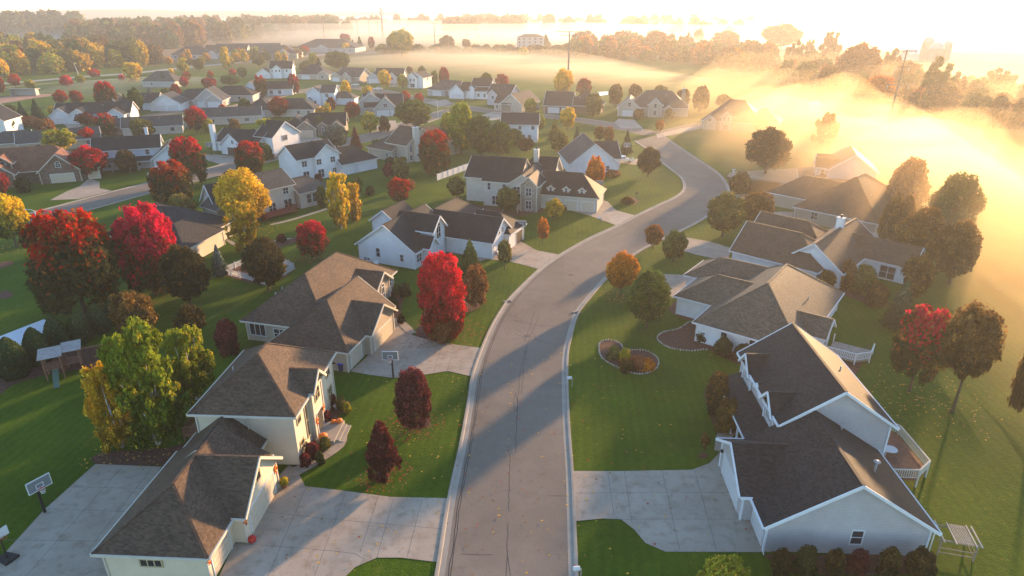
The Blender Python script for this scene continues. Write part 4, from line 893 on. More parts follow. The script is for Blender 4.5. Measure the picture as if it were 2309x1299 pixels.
wood([(1290, 128), (1500, 140), (1730, 172), (1760, 150), (1640, 118), (1400, 104), (1290, 106)], 120, (8, 17), (9, 16), K4, 'backlit tree in the wood beyond the fog field', 'backlit wood beyond the fog field', 6, 26)
wood([(1740, 178), (1900, 230), (2060, 262), (2340, 300), (2420, 250), (2200, 205), (1950, 172), (1800, 140)], 100, (6, 13), (8, 14), K4, 'dim tree in the misty wood under the glare', 'misty wood under the glare', 7, 22)
wood([(1010, 78), (1180, 76), (1180, 68), (1010, 70)], 22, (20, 27), (24, 36), [('bush', 'brown'), ('bush', 'rust'), ('round', 'brown')], 'brown tree in the clump left of the hotel', 'brown clump left of the hotel', 8)
wood([(1000, 68), (1700, 92), (1720, 66), (1000, 57)], 70, (16, 30), (14, 30), K3 + [('oval', 'brown')], 'pale tree rising out of the bright fog', 'trees in the bright fog', 10)
wood([(380, 150), (760, 130), (760, 122), (380, 140)], 26, (5, 10), (6, 11), K1, 'small tree along the county road', 'trees along the county road', 9)
# ------------------------------------------------------------------ houses
R = math.radians
WCACHE = {}
FACE = {'-y': 0.0, '+x': math.pi / 2, '+y': math.pi, '-x': -math.pi / 2}
def window_meshes(w, h, style, frame):
    k = (round(w, 2), round(h, 2), style, frame.name)
    if k in WCACHE: return WCACHE[k]
    f = MB(); b = .10; d = .09      # faces -y
    f.box(-w / 2 - b, -d, -b, w / 2 + b, 0, 0); f.box(-w / 2 - b, -d, h, w / 2 + b, 0, h + b)
    f.box(-w / 2 - b, -d, 0, -w / 2, 0, h); f.box(w / 2, -d, 0, w / 2 + b, 0, h)
    n = {'d': 2, 't': 3, 'q': 4}.get(style, 1)
    for i in range(1, n): x = -w / 2 + w * i / n; f.box(x - .045, -d + .01, 0, x + .045, 0, h)
    if style in ('s', 'd'): f.box(-w / 2, -d + .02, h / 2 - .03, w / 2, 0, h / 2 + .03)
    if style == 'a':   # arched head
        f.box(-.03, -d + .02, 0, .03, 0, h); f.box(-w / 2, -d + .02, h * .45, w / 2, 0, h * .45 + .05)
        pts = [(w / 2 * math.cos(t), -d, h + b + w / 2 * math.sin(t)) for t in [math.pi * i / 8 for i in range(9)]]
        for p, q in zip(pts, pts[1:]): f.beam(p, q, .1, .1)
    g = MB(); g.box(-w / 2, -.035, 0, w / 2, -.005, h)
    if style == 'a': g.prism([(w / 2 * .95 * math.cos(math.pi * i / 8), -.035, h + b + w / 2 * .95 * math.sin(math.pi * i / 8)) for i in range(9)], (0, .03, 0))
    WCACHE[k] = (f.mesh('window', frame), g.mesh('pane', GLASS)); return WCACHE[k]
def garage_mesh(w, h, mat):
    k = ('g', round(w, 2), round(h, 2), mat.name)
    if k in WCACHE: return WCACHE[k]
    f = MB(); t = .12
    f.box(-w / 2 - t, -.07, 0, -w / 2, 0, h + t, 1); f.box(w / 2, -.07, 0, w / 2 + t, 0, h + t, 1); f.box(-w / 2, -.07, h, w / 2, 0, h + t, 1)
    f.box(-w / 2, -.02, 0, w / 2, -.002, h, 2)
    nr, nc = 4, max(2, int(w / .9))
    for r in range(nr):
        z0 = r * h / nr + .015; z1 = (r + 1) * h / nr - .015
        f.box(-w / 2, -.045, z0, w / 2, -.02, z1)
        for c in range(nc):
            x0 = -w / 2 + c * w / nc + .09; x1 = -w / 2 + (c + 1) * w / nc - .09
            f.box(x0, -.06, z0 + .08, x1, -.045, z1 - .08)
    WCACHE[k] = f.mesh('garage_door', [mat, TRIM, JOINT]); return WCACHE[k]
def door_meshes(w, h, mat):
    k = ('d', round(w, 2), mat.name)
    if k in WCACHE: return WCACHE[k]
    f = MB(); t = .1
    f.box(-w / 2 - t, -.08, 0, -w / 2, 0, h + t, 1); f.box(w / 2, -.08, 0, w / 2 + t, 0, h + t, 1); f.box(-w / 2, -.08, h, w / 2, 0, h + t, 1)
    f.box(-w / 2, -.045, 0, w / 2, -.002, h)
    for x in (-w / 4, w / 4):
        f.box(x - w * .16, -.06, .2, x + w * .16, -.045, h * .45); f.box(x - w * .16, -.06, h * .52, x + w * .16, -.045, h * .92)
    g = MB(); g.lathe([(.03, 0), (.04, .04), (.02, .07)], 7, (0, 0, 0))
    WCACHE[k] = (f.mesh('door', [mat, TRIM]), g.mesh('handle', BLACK)); return WCACHE[k]
class House:
    def __init__(s, name, label, A, h, ang, wall, roof, trim=None, frame=None, cat='house', group=None, oh=.45):
        p = G(A[0], A[1], h) if len(A) == 2 else Vector(A)
        s.root = thing(name, label, cat, (p[0], p[1], 0), R(ang), group); s.wm, s.rm, s.tm, s.fm = wall, roof, trim or TRIM, frame or TRIM
        s.W, s.Rf, s.T = MB(), MB(), MB(); s.wings = []; s.oh = oh; s.wmats = [wall]
    def wall_index(s, mat):
        if mat is None: return 0
        if mat not in s.wmats: s.wmats.append(mat)
        return s.wmats.index(mat)
    def wing(s, x0, y0, x1, y1, h, axis='y', ends='gg', pitch=35.0, z0=0.0, oh=None, wall=None, walls=True):
        """rectangle at the eaves; axis: the ridge direction; ends: near/left end then far/right end, g gable, h hip, n none"""
        oh = s.oh if oh is None else oh; mi = s.wall_index(wall); k = math.tan(R(pitch)); th = .17
        if axis == 'y': S0, S1, T0, T1 = y0, y1, x0, x1; f = lambda a, b, z: (b, a, z)
        else: S0, S1, T0, T1 = x0, x1, y0, y1; f = lambda a, b, z: (a, b, z)
        half = (T1 - T0) / 2; rise = half * k; tm = (T0 + T1) / 2
        r0 = S0 + (half if ends[0] == 'h' else 0); r1 = S1 - (half if ends[1] == 'h' else 0)
        if r1 < r0: r0 = r1 = (S0 + S1) / 2
        E = [(S0, T0, h), (S1, T0, h), (S1, T1, h), (S0, T1, h), (r0, tm, h + rise), (r1, tm, h + rise)]
        V = [f(*e) for e in E] + [f(e[0], e[1], e[2] - th) for e in E]; F, M = [], []
        top = [(0, 1, 5, 4), (2, 3, 4, 5)] + ([(3, 0, 4)] if ends[0] == 'h' else []) + ([(1, 2, 5)] if ends[1] == 'h' else [])
        for t in top: F.append(t); M.append(0); F.append(tuple(i + 6 for i in t[::-1])); M.append(1)
        for a, b in ((0, 1), (2, 3)): F.append((a, b, b + 6, a + 6)); M.append(1)
        for e, (a, b, c) in (('0', (3, 0, 4)), ('1', (1, 2, 5))):
            if ends[int(e)] == 'h': F.append((a, b, b + 6, a + 6)); M.append(1)
            else:
                F.append((a, c, c + 6, a + 6)); M.append(1); F.append((c, b, b + 6, c + 6)); M.append(1)
        o = len(s.Rf.v); s.Rf.v += V
        for ff, mm in zip(F, M): s.Rf.f.append(tuple(o + i for i in ff)); s.Rf.m.append(mm)
        # fascia, gutters, rakes
        g = .075
        def eb(a, b, out, sc=(.12, .20), dz=-.09):
            a, b = Vector(f(*a)), Vector(f(*b)); ov = Vector(f(out[0], out[1], 0)) * g; s.T.beam(a + ov + Vector((0, 0, dz)), b + ov + Vector((0, 0, dz)), *sc)
        eb((S0 - .02, T0, h), (S1 + .02, T0, h), (0, -1)); eb((S0 - .02, T1, h), (S1 + .02, T1, h), (0, 1))
        for i, (Sx, rr, sg) in enumerate(((S0, r0, -1), (S1, r1, 1))):
            if ends[i] == 'h': eb((Sx, T0 - .02, h), (Sx, T1 + .02, h), (sg, 0))
            elif ends[i] == 'g':
                for Tx in (T0, T1): eb((Sx, Tx, h - .02), (Sx, tm, h + rise - .02), (sg, 0), (.10, .24), -.08)
        # ridge and hip caps
        s.Rf.beam(f(r0, tm, h + rise + .015), f(r1, tm, h + rise + .015), .26, .05, 0)
        for i, (Sx, rr) in enumerate(((S0, r0), (S1, r1))):
            if ends[i] == 'h':
                for Tx in (T0, T1): s.Rf.beam(f(Sx, Tx, h + .015), f(rr, tm, h + rise + .015), .22, .05, 0)
        # walls
        if walls:
            a0, a1, b0, b1 = S0 + oh, S1 - oh, T0 + oh, T1 - oh; zs = h + oh * k - th - .02; zr = h + rise - th - .02
            P0, P1 = f(a0, b0, 0), f(a1, b1, 0); s.W.box(P0[0], P0[1], z0, P1[0], P1[1], min(zs, h + .1), mi)
            for i, (ax, dd) in enumerate(((a0, .15), (a1, -.15))):
                if ends[i] in 'gn': s.W.prism([f(ax, b0, min(zs, h + .1) - .02), f(ax, b1, min(zs, h + .1) - .02), f(ax, b1, zs), f(ax, tm, zr), f(ax, b0, zs)], Vector(f(dd, 0, 0)) if True else None, mi)
            for (cx_, cy_) in ((x0 + oh, y0 + oh), (x1 - oh, y0 + oh), (x0 + oh, y1 - oh), (x1 - oh, y1 - oh)):   # corner boards
                s.T.box(cx_ - .08, cy_ - .08, z0, cx_ + .08, cy_ + .08, h - .02)
        s.wings.append((x0 + oh, y0 + oh, x1 - oh, y1 - oh, z0)); return s
    def shed(s, x0, y0, x1, y1, zlow, zhigh, low='-x', th=.14, posts=None):
        """lean-to roof; low names the low side"""
        z = {'-x': (zlow, zhigh, zhigh, zlow), '+x': (zhigh, zlow, zlow, zhigh), '-y': (zlow, zlow, zhigh, zhigh), '+y': (zhigh, zhigh, zlow, zlow)}[low]
        P = [(x0, y0, z[0]), (x1, y0, z[1]), (x1, y1, z[2]), (x0, y1, z[3])]
        o = len(s.Rf.v); s.Rf.v += P + [(p[0], p[1], p[2] - th) for p in P]
        for ff, mm in (((0, 1, 2, 3), 0), ((7, 6, 5, 4), 1), ((0, 4, 5, 1), 1), ((1, 5, 6, 2), 1), ((2, 6, 7, 3), 1), ((3, 7, 4, 0), 1)): s.Rf.f.append(tuple(o + i for i in ff)); s.Rf.m.append(mm)
        e = {'-x': (0, 3), '+x': (1, 2), '-y': (0, 1), '+y': (3, 2)}[low]
        a, b = Vector(P[e[0]]), Vector(P[e[1]]); s.T.beam(a - Vector((0, 0, .1)), b - Vector((0, 0, .1)), .15, .2)
        if posts:
            for i in range(posts):
                q = a.lerp(b, i / (posts - 1)); c = Vector(((x0 + x1) / 2, (y0 + y1) / 2, 0)); dd = (c - q); dd.z = 0; q = q + dd.normalized() * .25
                s.T.box(q.x - .08, q.y - .08, 0, q.x + .08, q.y + .08, q.z - .15)
        return s
    def at(s, wi, face, t):
        x0, y0, x1, y1, z0 = s.wings[wi]
        return {'-y': (x0 + t, y0), '+x': (x1, y0 + t), '+y': (x0 + t, y1), '-x': (x0, y0 + t)}[face]
    def win(s, wi, face, t, z, w=.9, h=1.3, style='s', frame=None):
        """t metres along the wall from its left/near end to the centre of the window"""
        x, y = s.at(wi, face, t); f, g = window_meshes(w, h, style, frame or s.fm)
        o = link('window', f, s.root, (x, y, z), FACE[face]); link('pane', g, o); return o
    def garage(s, wi, face, t, w=4.9, h=2.15, mat=None, z=.02):
        x, y = s.at(wi, face, t); return link('garage_door', garage_mesh(w, h, mat or DOORW), s.root, (x, y, z), FACE[face])
    def door(s, wi, face, t, z=.15, w=1.0, h=2.1, mat=None):
        x, y = s.at(wi, face, t); f, g = door_meshes(w, h, mat or DOORW); o = link('door', f, s.root, (x, y, z), FACE[face])
        k = link('handle', g, o, (w * .4, -.05, 1.0)); k.rotation_euler[0] = math.pi / 2; return o
    def lamp(s, wi, face, t, z=2.0):
        x, y = s.at(wi, face, t); m = MB(); m.box(-.06, -.05, -.15, .06, 0, .15); m.lathe([(.04, -.18), (.10, -.1), (.12, .12), (.05, .2), (.02, .26)], 8, (0, -.16, 0)); m.beam((0, -.03, .1), (0, -.16, .2), .03, .03)
        return link('wall_lamp', m.mesh('wall_lamp', BLACK), s.root, (x, y, z), FACE[face])
    def chimney(s, x, y, ztop, w=1.1, d=.8, mat=None, z0=0):
        m = MB(); m.box(x - w / 2, y - d / 2, z0, x + w / 2, y + d / 2, ztop); m.box(x - w / 2 - .09, y - d / 2 - .09, ztop, x + w / 2 + .09, y + d / 2 + .09, ztop + .14, 1)
        c = m.build('chimney', [mat or s.wm, TRIM], s.root)
        q = MB(); q.lathe([(.15, 0), (.15, .4), (.24, .42), (.24, .5)], 8, (x, y, ztop + .14)); q.build('flue', BLACK, c); return c
    def vent(s, x, y, z, h=.5, r=.07, cap=False):
        m = MB(); m.tube([(x, y, z - .3), (x, y, z + h)], [r, r], 8); 
        if cap: m.lathe([(r * 2.6, 0), (r * 3.2, .08), (r * 1.2, .18)], 10, (x, y, z + h))
        s.vents = getattr(s, 'vents', []); s.vents.append(m); return s
    def downspout(s, x, y, h):
        s.T.tube([(x, y, h - .15), (x, y, .25), (x + .02, y - .35, .08)], [.045, .045, .045], 5); return s
    def quoin(s, *a): return s
    def done(s):
        if s.W.f: s.W.build('wall', s.wmats, s.root)
        r = s.Rf.build('roof', [s.rm, s.tm], s.root)
        for v in getattr(s, 'vents', []): v.build('vent_pipe', [STEEL], r, smooth=True)
        if s.T.f: s.T.build('fascia', s.tm, s.root)
        return s.root

# --- lower left: two-storey hip-roofed house with side garage
h = House('hip_roofed_house', 'cream two-storey house with brown hip roof and pumpkins at the door, lowest on the left', (206, 1249), 2.9, -3, STUCCO, R_BROWN, mottled('cream_trim', (.50, .45, .37), .05, 2), mottled('sand_frame', (.40, .33, .20), .05, 2))
h.wing(0, 0, 8.8, 12.2, 2.9, 'y', 'hn', 34)                                 # 0 garage
h.wing(.3, 9, 7.4, 15.2, 2.85, 'y', 'nn', 38)                               # 1 link to main
h.wing(4.6, 4.1, 9.8, 11.8, 2.95, 'x', 'ng', 38)                          # 2 cross gable
h.wing(0.55, 14.0, 10.6, 26.3, 5.7, 'y', 'hh', 36)                          # 3 main (two storeys)
h.wing(6.0, 17.9, 11.0, 21.6, 5.75, 'x', 'ng', 42)                          # 4 entrance gable
h.garage(0, '+x', 2.0, 2.7, 2.2, DOORT); h.garage(2, '+x', 3.5, 4.9, 2.25, DOORT)
h.win(2, '+x', 3.4, 3.6, .8, 1.4, 's'); h.win(0, '-y', 3.6, 1.5, 1.6, .6, 't')
for t, z in ((1.2, .9), (1.2, 4.0)): h.win(3, '+x', t, z, .8, 1.1, 's')
h.win(3, '+x', 3.0, 1.2, .5, 3.6, 's'); h.win(4, '+x', 1.4, 4.0, 1.2, 1.3, 'd'); h.door(4, '+x', 1.4, .45, 1.5, 2.2, DOORD)
for t, z in ((9.9, 1.0), (9.9, 3.9)): h.win(3, '+x', t, z, 1.0, 1.5, 'd')
h.win(3, '-x', 4, 3.9, 1.2, 1.2, 'd')
h.downspout(.42, .40, 2.9); h.downspout(5.9, 14.3, 5.7); h.vent(2.0, 15.0, 3.4, .9, .08).vent(2.9, 19, 7.4, .5)
H1 = h.done()

# --- brown hip roofed ranch behind it
h = House('ranch_house', 'stone-fronted ranch with wide brown hip roof and two garage doors, above the two-storey house', (607, 773), 2.9, -14.5, S_TAN, R_BROWN, mottled('cream_trim', (.50, .45, .37), .05, 2))
h.wing(0, 0, 10.4, 13.5, 2.9, 'y', 'hg', 36.9)      # 0
h.wing(4.6, 4.6, 11.2, 12.4, 2.95, 'x', 'ng', 34)   # 1 garage gable
h.wing(-7.1, 4.4, 5.3, 25.6, 2.92, 'y', 'hh', 37.2, wall=None)  # 2 main
h.wing(0, 16.3, 6.4, 21.8, 3.4, 'x', 'ng', 36, wall=STONE)     # 3 front gable
h.garage(0, '+x', 2.2, 2.7, 2.2, DOORT); h.garage(1, '+x', 3.45, 4.9, 2.2, DOORT)
h.win(3, '+x', 2.3, 1.1, 1.0, 1.8, 'a'); h.win(2, '-y', 1.6, .9, 2.2, 1.6, 't'); h.win(2, '-y', 4.8, .9, 1.6, 1.2, 'd'); h.win(2, '+x', 18.9, 1, 1.0, 1.3)
h.vent(-5.6, 12, 4.2, .5).vent(-4.6, 9, 4.9, .25, .12); h.done()

# --- white gabled house
h = House('gabled_house', 'white house with steep charcoal gables and arched dormer, left of the street bend', (800, 550), 3.0, -24, S_WHITE, R_BLACK, None, S_BLUEW and TRIM)
h.wing(0, 0, 12, 13.5, 3.0, 'y', 'gg', 35)          # 0 left gable
h.wing(-5.2, 11.5, 1.0, 19, 3.3, 'y', 'gn', 36)     # 1 rear left gable
h.wing(3, 9.5, 10.5, 28, 3.0, 'y', 'nh', 38)     # 2 rear body
h.wing(4.5, 5.0, 12.6, 9.8, 5.1, 'x', 'ng', 45)      # 3 dormer
h.wing(8.0, 2.6, 13.2, 6.0, 3.05, 'x', 'ng', 45)     # 4 porch gable
h.wing(7.0, 9.6, 21.5, 18.2, 3.0, 'x', 'ng', 38)     # 5 garage gable
h.wing(14, 15, 22.3, 22.5, 3.05, 'x', 'nh', 36, wall=None)     # 6 third bay
h.win(3, '+x', 1.95, 3.5, 1.3, 2.0, 'a'); h.win(0, '-y', 3.9, 1.2, .7, 1.5, 's'); h.win(0, '-y', 8.6, 1.1, .6, 1.1, 's'); h.win(0, '-y', 1.5, .2, 1.1, .5, 'd'); h.win(0, '+x', 1.3, 1.0, 1.4, 1.3, 'd')
h.door(4, '+x', 1.3, .2, 1.2, 2.2); h.garage(5, '+x', 3.0, 4.8, 2.2); h.garage(6, '+x', 4.6, 2.7, 2.2, DOORD); h.win(5, '+x', 3.0, 3.6, .5, .9, 's'); h.win(5, '+x', 4.4, 3.6, .5, .9, 's'); h.done()

# --- lower right: garage wing of the long-porch house and its two-storey body (one house)
h = House('two_storey_house', 'large light grey two-storey house with long porch and gable dormers, lowest on the right', (1723, 1190), 2.8, -2.6, S_LGREY, R_BLACK, mottled('white_blue_trim', (.64, .65, .67), .05, 2))
h.wing(0, 0, 13.4, 10.4, 2.8, 'y', 'gn', 33.2)                # 0 garage block
h.wing(-.9, 3.4, 6, 11.4, 2.85, 'x', 'gn', 31.5)            # 1 cross gable over doors
h.wing(3.9, 9.9, 14.4, 23.4, 5.52, 'y', 'gg', 35)           # 2 two-storey body
h.wing(3.7, 11.2, 9, 14.8, 5.35, 'x', 'gn', 44)              # 3 near dormer
h.wing(3.7, 18.5, 9, 22.1, 5.35, 'x', 'gn', 44)              # 4 far dormer
h.wing(4.0, 15.6, 9, 17.6, 5.0, 'x', 'gn', 40)              # 5 little dormer between
h.shed(1.7, 11.5, 4.7, 22.6, 2.75, 3.7, '-x', posts=6)
h.garage(1, '-x', 3.6, 4.9, 2.2); h.garage(0, '-x', 1.8, 2.5, 2.15); h.lamp(1, '-x', .6, 2.1); h.lamp(1, '-x', 6.6, 2.1); h.lamp(0, '-x', .25, 2.1); h.win(0, '-y', 7.0, 1.1, .85, 1.3, 's')
h.win(3, '-x', 1.35, 4.0, 1.2, 1.6, 'q'); h.win(4, '-x', 1.35, 4.0, 1.2, 1.6, 'q'); h.win(5, '-x', .55, 4.1, .5, .8, 's')
h.door(2, '-x', 6.0, .2, 1.0, 2.1); h.win(2, '-x', 3.0, 1.0, 1.2, 1.3, 'd'); h.win(2, '-x', 10.0, 1.0, 1.2, 1.3, 'd')
h.downspout(.35, .3, 2.8); h.downspout(13.1, .2, 2.8); h.vent(9.8, 4.2, 5.2, .9, .09, True).vent(9.2, 9.4, 5.4, .4, .06, True).vent(11.6, 16.5, 7.5, .5); h.done()

# --- tiled hip house above it
h = House('ranch_house', 'white ranch with brown-grey hip roof and back patio, above the long-porch house', (1562, 726), 2.8, -37, S_WHITE, R_TAN, None)
h.wing(0, 0, 13.4, 22, 2.8, 'y', 'hh', 36)             # 0 main
h.wing(-5.4, 6.2, 6, 15, 2.85, 'x', 'hg', 33)          # 1 left hip wing
h.wing(-7.5, 14.5, 5.5, 22.5, 2.8, 'x', 'hg', 33)      # 2 garage wing
h.wing(8, 4.8, 15.0, 9.6, 2.9, 'x', 'gg', 38)         # 3 rear gable
h.garage(2, '-x', 3.6, 4.8); h.win(3, '+x', 1.9, .9, 1.6, 1.6, 'd'); h.win(0, '-y', 3.6, 1, .7, 1.5, 's'); h.win(0, '-y', 7.2, 1, .7, 1.5, 's'); h.win(0, '-y', 10.2, 1, .7, 1.5, 's'); h.win(0, '+x', 12.5, 1, 1.5, 1.5, 'd'); h.door(0, '+x', 16, .15); h.vent(10.8, 12, 4.7, .5).vent(9.8, 3.2, 4.7, .4); h.done()

# --- white gabled ranch with chimney
h = House('ranch_house', 'white ranch with mixed brown gables and a white roof chimney, in golden light', (1645, 565), 2.8, -44, S_WHITE, R_BROWN, None)
h.wing(0, 0, 14.5, 10.5, 2.8, 'x', 'gh', 37)           # 0 near long wing
h.wing(7.5, 2, 17.5, 20.5, 2.82, 'y', 'gg', 37)        # 1 cross
h.wing(-1.5, 9, 12, 19, 2.8, 'x', 'gh', 35)            # 2 rear left
h.wing(12, 11.5, 24.5, 19, 2.85, 'x', 'gg', 35)        # 3 right wing
h.door(0, '-y', 7.6, .15); h.win(0, '-y', 9.6, 1.1, .6, 1.1, 's'); h.win(3, '+x', 3.2, .8, 1.1, 1.7, 's'); h.win(3, '-y', 8.6, .3, 2.2, 2.0, 'd'); h.garage(0, '-x', 4.8, 4.8)
h.chimney(12.2, 13.6, 8.0, 1.1, .9, mottled('chimney_white', (.6, .6, .6), .05, 2), 5.0); h.done()

# --- big brown hip roof in mist
h = House('ranch_house', 'large house under a smooth brown hip roof, half veiled by golden mist', (1787, 466), 2.8, -46, S_TAN, R_BROWN, None)
h.wing(0, 0, 16.5, 21, 2.8, 'y', 'hh', 37); h.wing(-9, 7, 6, 18, 2.85, 'x', 'hg', 34)
h.garage(1, '-x', 5, 4.8, 2.2, DOORT); h.win(0, '-y', 4, 1, 1.2, 1.4, 'd'); h.win(0, '+x', 5, 1, 1.5, 1.5, 'd'); h.win(0, '+x', 12, .4, 1.8, 2.0, 'd'); h.vent(8.8, 8, 9.0, .5).vent(12, 7, 5.8, .5).vent(11, 14, 5.8, .4); h.done()

# --- blue-grey porch house
h = House('two_storey_house', 'blue-grey two-storey house with wraparound porch, standing in the mist', (1864, 384), 5.3, -20, S_BLUE, R_DARK, None)
h.wing(0, 0, 11, 12, 5.3, 'y', 'gg', 36); h.wing(-2.4, 2.2, 5, 6.4, 5.35, 'x', 'gg', 42); h.wing(-1.8, 8, 5, 12, 5.35, 'x', 'gg', 42); h.wing(1, 10, 9.5, 19, 4.6, 'y', 'gg', 36)
h.shed(-5.5, -1.2, .2, 13, 2.6, 3.7, '-x', posts=6); h.shed(-2.5, -2.2, 7.0, .3, 2.6, 3.4, '-y', posts=4)
h.win(1, '-x', 1.7, 3.6, 1.4, 1.3, 'd'); h.win(1, '-y', 1.4, 3.5, .7, 1.3, 's'); h.win(2, '-x', 1.5, 3.6, 1.2, 1.3, 'd'); h.win(0, '-x', 2, .8, 1.2, 1.4, 'd'); h.door(0, '-x', 6, .2); h.garage(3, '+x', 4, 4.6); h.done()

# --- three-dormer house left of the bend
h = House('two_storey_house', 'beige two-storey house with three small dormers over its garage', (1085, 408), 5.5, -17, S_BEIGE, R_BLACK, mottled('cream_trim', (.50, .45, .37), .05, 2))
h.wing(0, 0, 8.6, 12, 5.5, 'x', 'nn', 35); h.wing(-5.0, 2.6, 9, 13.5, 5.45, 'x', 'gh', 34); h.wing(6.2, -1.2, 13, 11.4, 5.5, 'y', 'gg', 34)
h.wing(9.0, -2.2, 13.4, 4.6, 5.6, 'y', 'gg', 44, wall=STONE)
h.wing(12.2, 1.4, 25.6, 10.6, 3.2, 'x', 'gh', 42)
for x in (14.2, 17.6, 21.0): h.wing(x, 2.0, x + 1.6, 7, 4.5, 'y', 'gn', 42, oh=.2)
h.wing(4, 9, 14, 18, 5.0, 'x', 'hg', 40); h.shed(8.8 - 3.2, -3.0, 9.3, -.4, 2.5, 3.6, '-y', posts=2)
h.win(0, '-y', 1.2, 3.6, .7, 1.5, 's'); h.win(0, '-y', 4.6, 3.6, .7, 1.4, 's'); h.win(0, '-y', 2.6, .4, 1.4, 1.9, 'd'); h.win(2, '-y', 1.6, 3.6, 1.4, 1.4, 'd'); h.win(3, '-y', 1.75, 3.5, 1.2, 1.7, 'd'); h.win(3, '-y', 1.75, .7, 1.2, 1.7, 'd')
h.win(1, '-x', 3, 3.6, .7, 1.4, 's'); h.win(1, '-x', 3, .5, .9, 1.8, 's'); h.win(1, '-x', 6.5, .8, .8, 1.4, 's')
for i in (5, 6, 7): h.win(i, '-y', .6, 3.8, .5, .9, 's')
for t in (3.4, 7.0, 10.6): h.garage(4, '-y', t, 2.6, 2.2, DOORT)
h.door(2, '-y', 1.4, .2, 1.0); h.chimney(9, 12.5, 10.4, 1.1, .9, None, 6); h.done()

# --- white gable with silver truck
h = House('gabled_house', 'white gable-end house with dark roof where the pickup is parked', (1283, 372), 3.0, 6, S_WHITE, R_DARK, None)
h.wing(0, 0, 13.4, 16, 3.0, 'y', 'gg', 38); h.wing(6, 6, 15.4, 17, 3.0, 'x', 'gg', 34); h.garage(1, '+x', 5, 4.8); h.win(0, '-y', 9.8, 1.2, .8, 1.2, 's'); h.vent(4.6, 8, 6.2, .3).vent(5.0, 5, 6.6, .4); h.done()

# --- rear white two-storey
h = House('two_storey_house', 'plain white two-storey house seen from behind beyond the green trees', (1128, 281), 5.6, -4, S_WHITE, R_DARK, None)
h.wing(0, 0, 12.4, 9.5, 5.6, 'x', 'gg', 33); h.wing(-5, 3, 2, 10, 3.0, 'x', 'hg', 33)
for t in (2.2, 5.8, 10.0): h.win(0, '-y', t, 4.1, .9, 1.0, 's')
h.win(0, '-y', 6.6, .5, 1.6, 1.9, 'd'); h.win(0, '-y', 9.0, .6, 1.0, 1.7, 's'); h.win(0, '-y', 2.2, 1, 1.2, 1.3, 'd'); h.win(0, '+x', 4, 3.9, .9, 1.2, 's'); h.done()

# --- white two-storey, mid left
h = House('two_storey_house', 'white two-storey house with back patio doors and charcoal roof, mid left', (622, 351), 5.6, -41, S_WHITE, R_BLACK, None)
h.wing(0, 0, 9.3, 12.5, 5.6, 'y', 'gg', 33); h.wing(3, 4.6, 9.9, 12.6, 5.62, 'x', 'gg', 36); h.wing(1.4, 11.5, 11.2, 23.5, 2.8, 'y', 'gh', 36)
for t in (1.9, ): h.win(0, '+x', t, 3.7, 1.3, 1.3, 'd'); h.win(0, '+x', t + .2, .4, 1.6, 2.0, 'd')
h.win(1, '+x', 1.1, 3.7, 1.3, 1.3, 'd'); h.win(1, '+x', 5.2, 3.7, 1.3, 1.3, 'd'); h.win(1, '+x', 1.4, .4, 1.6, 2.0, 'd'); h.win(1, '+x', 5.4, 1.0, 1.1, 1.1, 'd'); h.door(2, '+x', 4.4, .15); h.vent(8.6, 14, 4.3, .5); h.done()

# --- beige two-storey with red deck
h = House('two_storey_house', 'beige two-storey house with a red deck behind the big yellow tree', (662, 416), 5.4, -38, S_BEIGE, R_GREY, mottled('cream_trim', (.50, .45, .37), .05, 2))
h.wing(-9, -10.5, 0, .5, 5.4, 'y', 'gg', 32); h.wing(-7, .2, 1.2, 9.2, 3.4, 'y', 'gh', 32); h.wing(-8, -17, -1.5, -10, 3.1, 'x', 'gg', 34)
h.win(0, '+x', 8.2, 3.7, 1.2, 1.3, 'd'); h.win(0, '+x', 4.6, .5, 1.6, 1.9, 'd'); h.win(0, '+x', 8.4, .4, 1.8, 2.1, 'd'); h.win(0, '+x', 1.5, 3.7, .9, 1.2, 's')
for t in (2.2, 3.7, 5.2, 6.7): h.win(1, '+x', t, .9, 1.1, 1.9, 's')
h.done()
h = House('garage', 'small white-sided gable garage at the left of the beige two-storey house', (451, 452), 2.9, -48, S_LGREY, R_BLACK, None, cat='garage')
h.wing(0, 0, 9.2, 8.5, 2.9, 'y', 'gg', 42); h.win(0, '-y', 3.0, 1.6, .7, .6, 's'); h.win(0, '-y', 6.4, 1.6, .7, .6, 's'); h.done()
# --- dark-roofed house behind the red maples
h = House('ranch_house', 'low house with dark hip roof hidden behind the two big red maples', (232, 530), 2.9, -10, S_BEIGE, R_DARK, mottled('cream_trim', (.50, .45, .37), .05, 2))
h.wing(0, 0, 18, 12.5, 2.9, 'x', 'hh', 32); h.wing(10, -5, 19.5, 7, 2.9, 'y', 'hh', 32); h.wing(-2, 6, 8, 16, 2.85, 'y', 'hh', 32); h.win(1, '-y', 6.6, 1, 1.8, 1.4, 't'); h.win(1, '-y', 2, 1, 1, 1.4, 's'); h.win(0, '-y', 4, 1, 1.2, 1.4, 'd'); h.done()
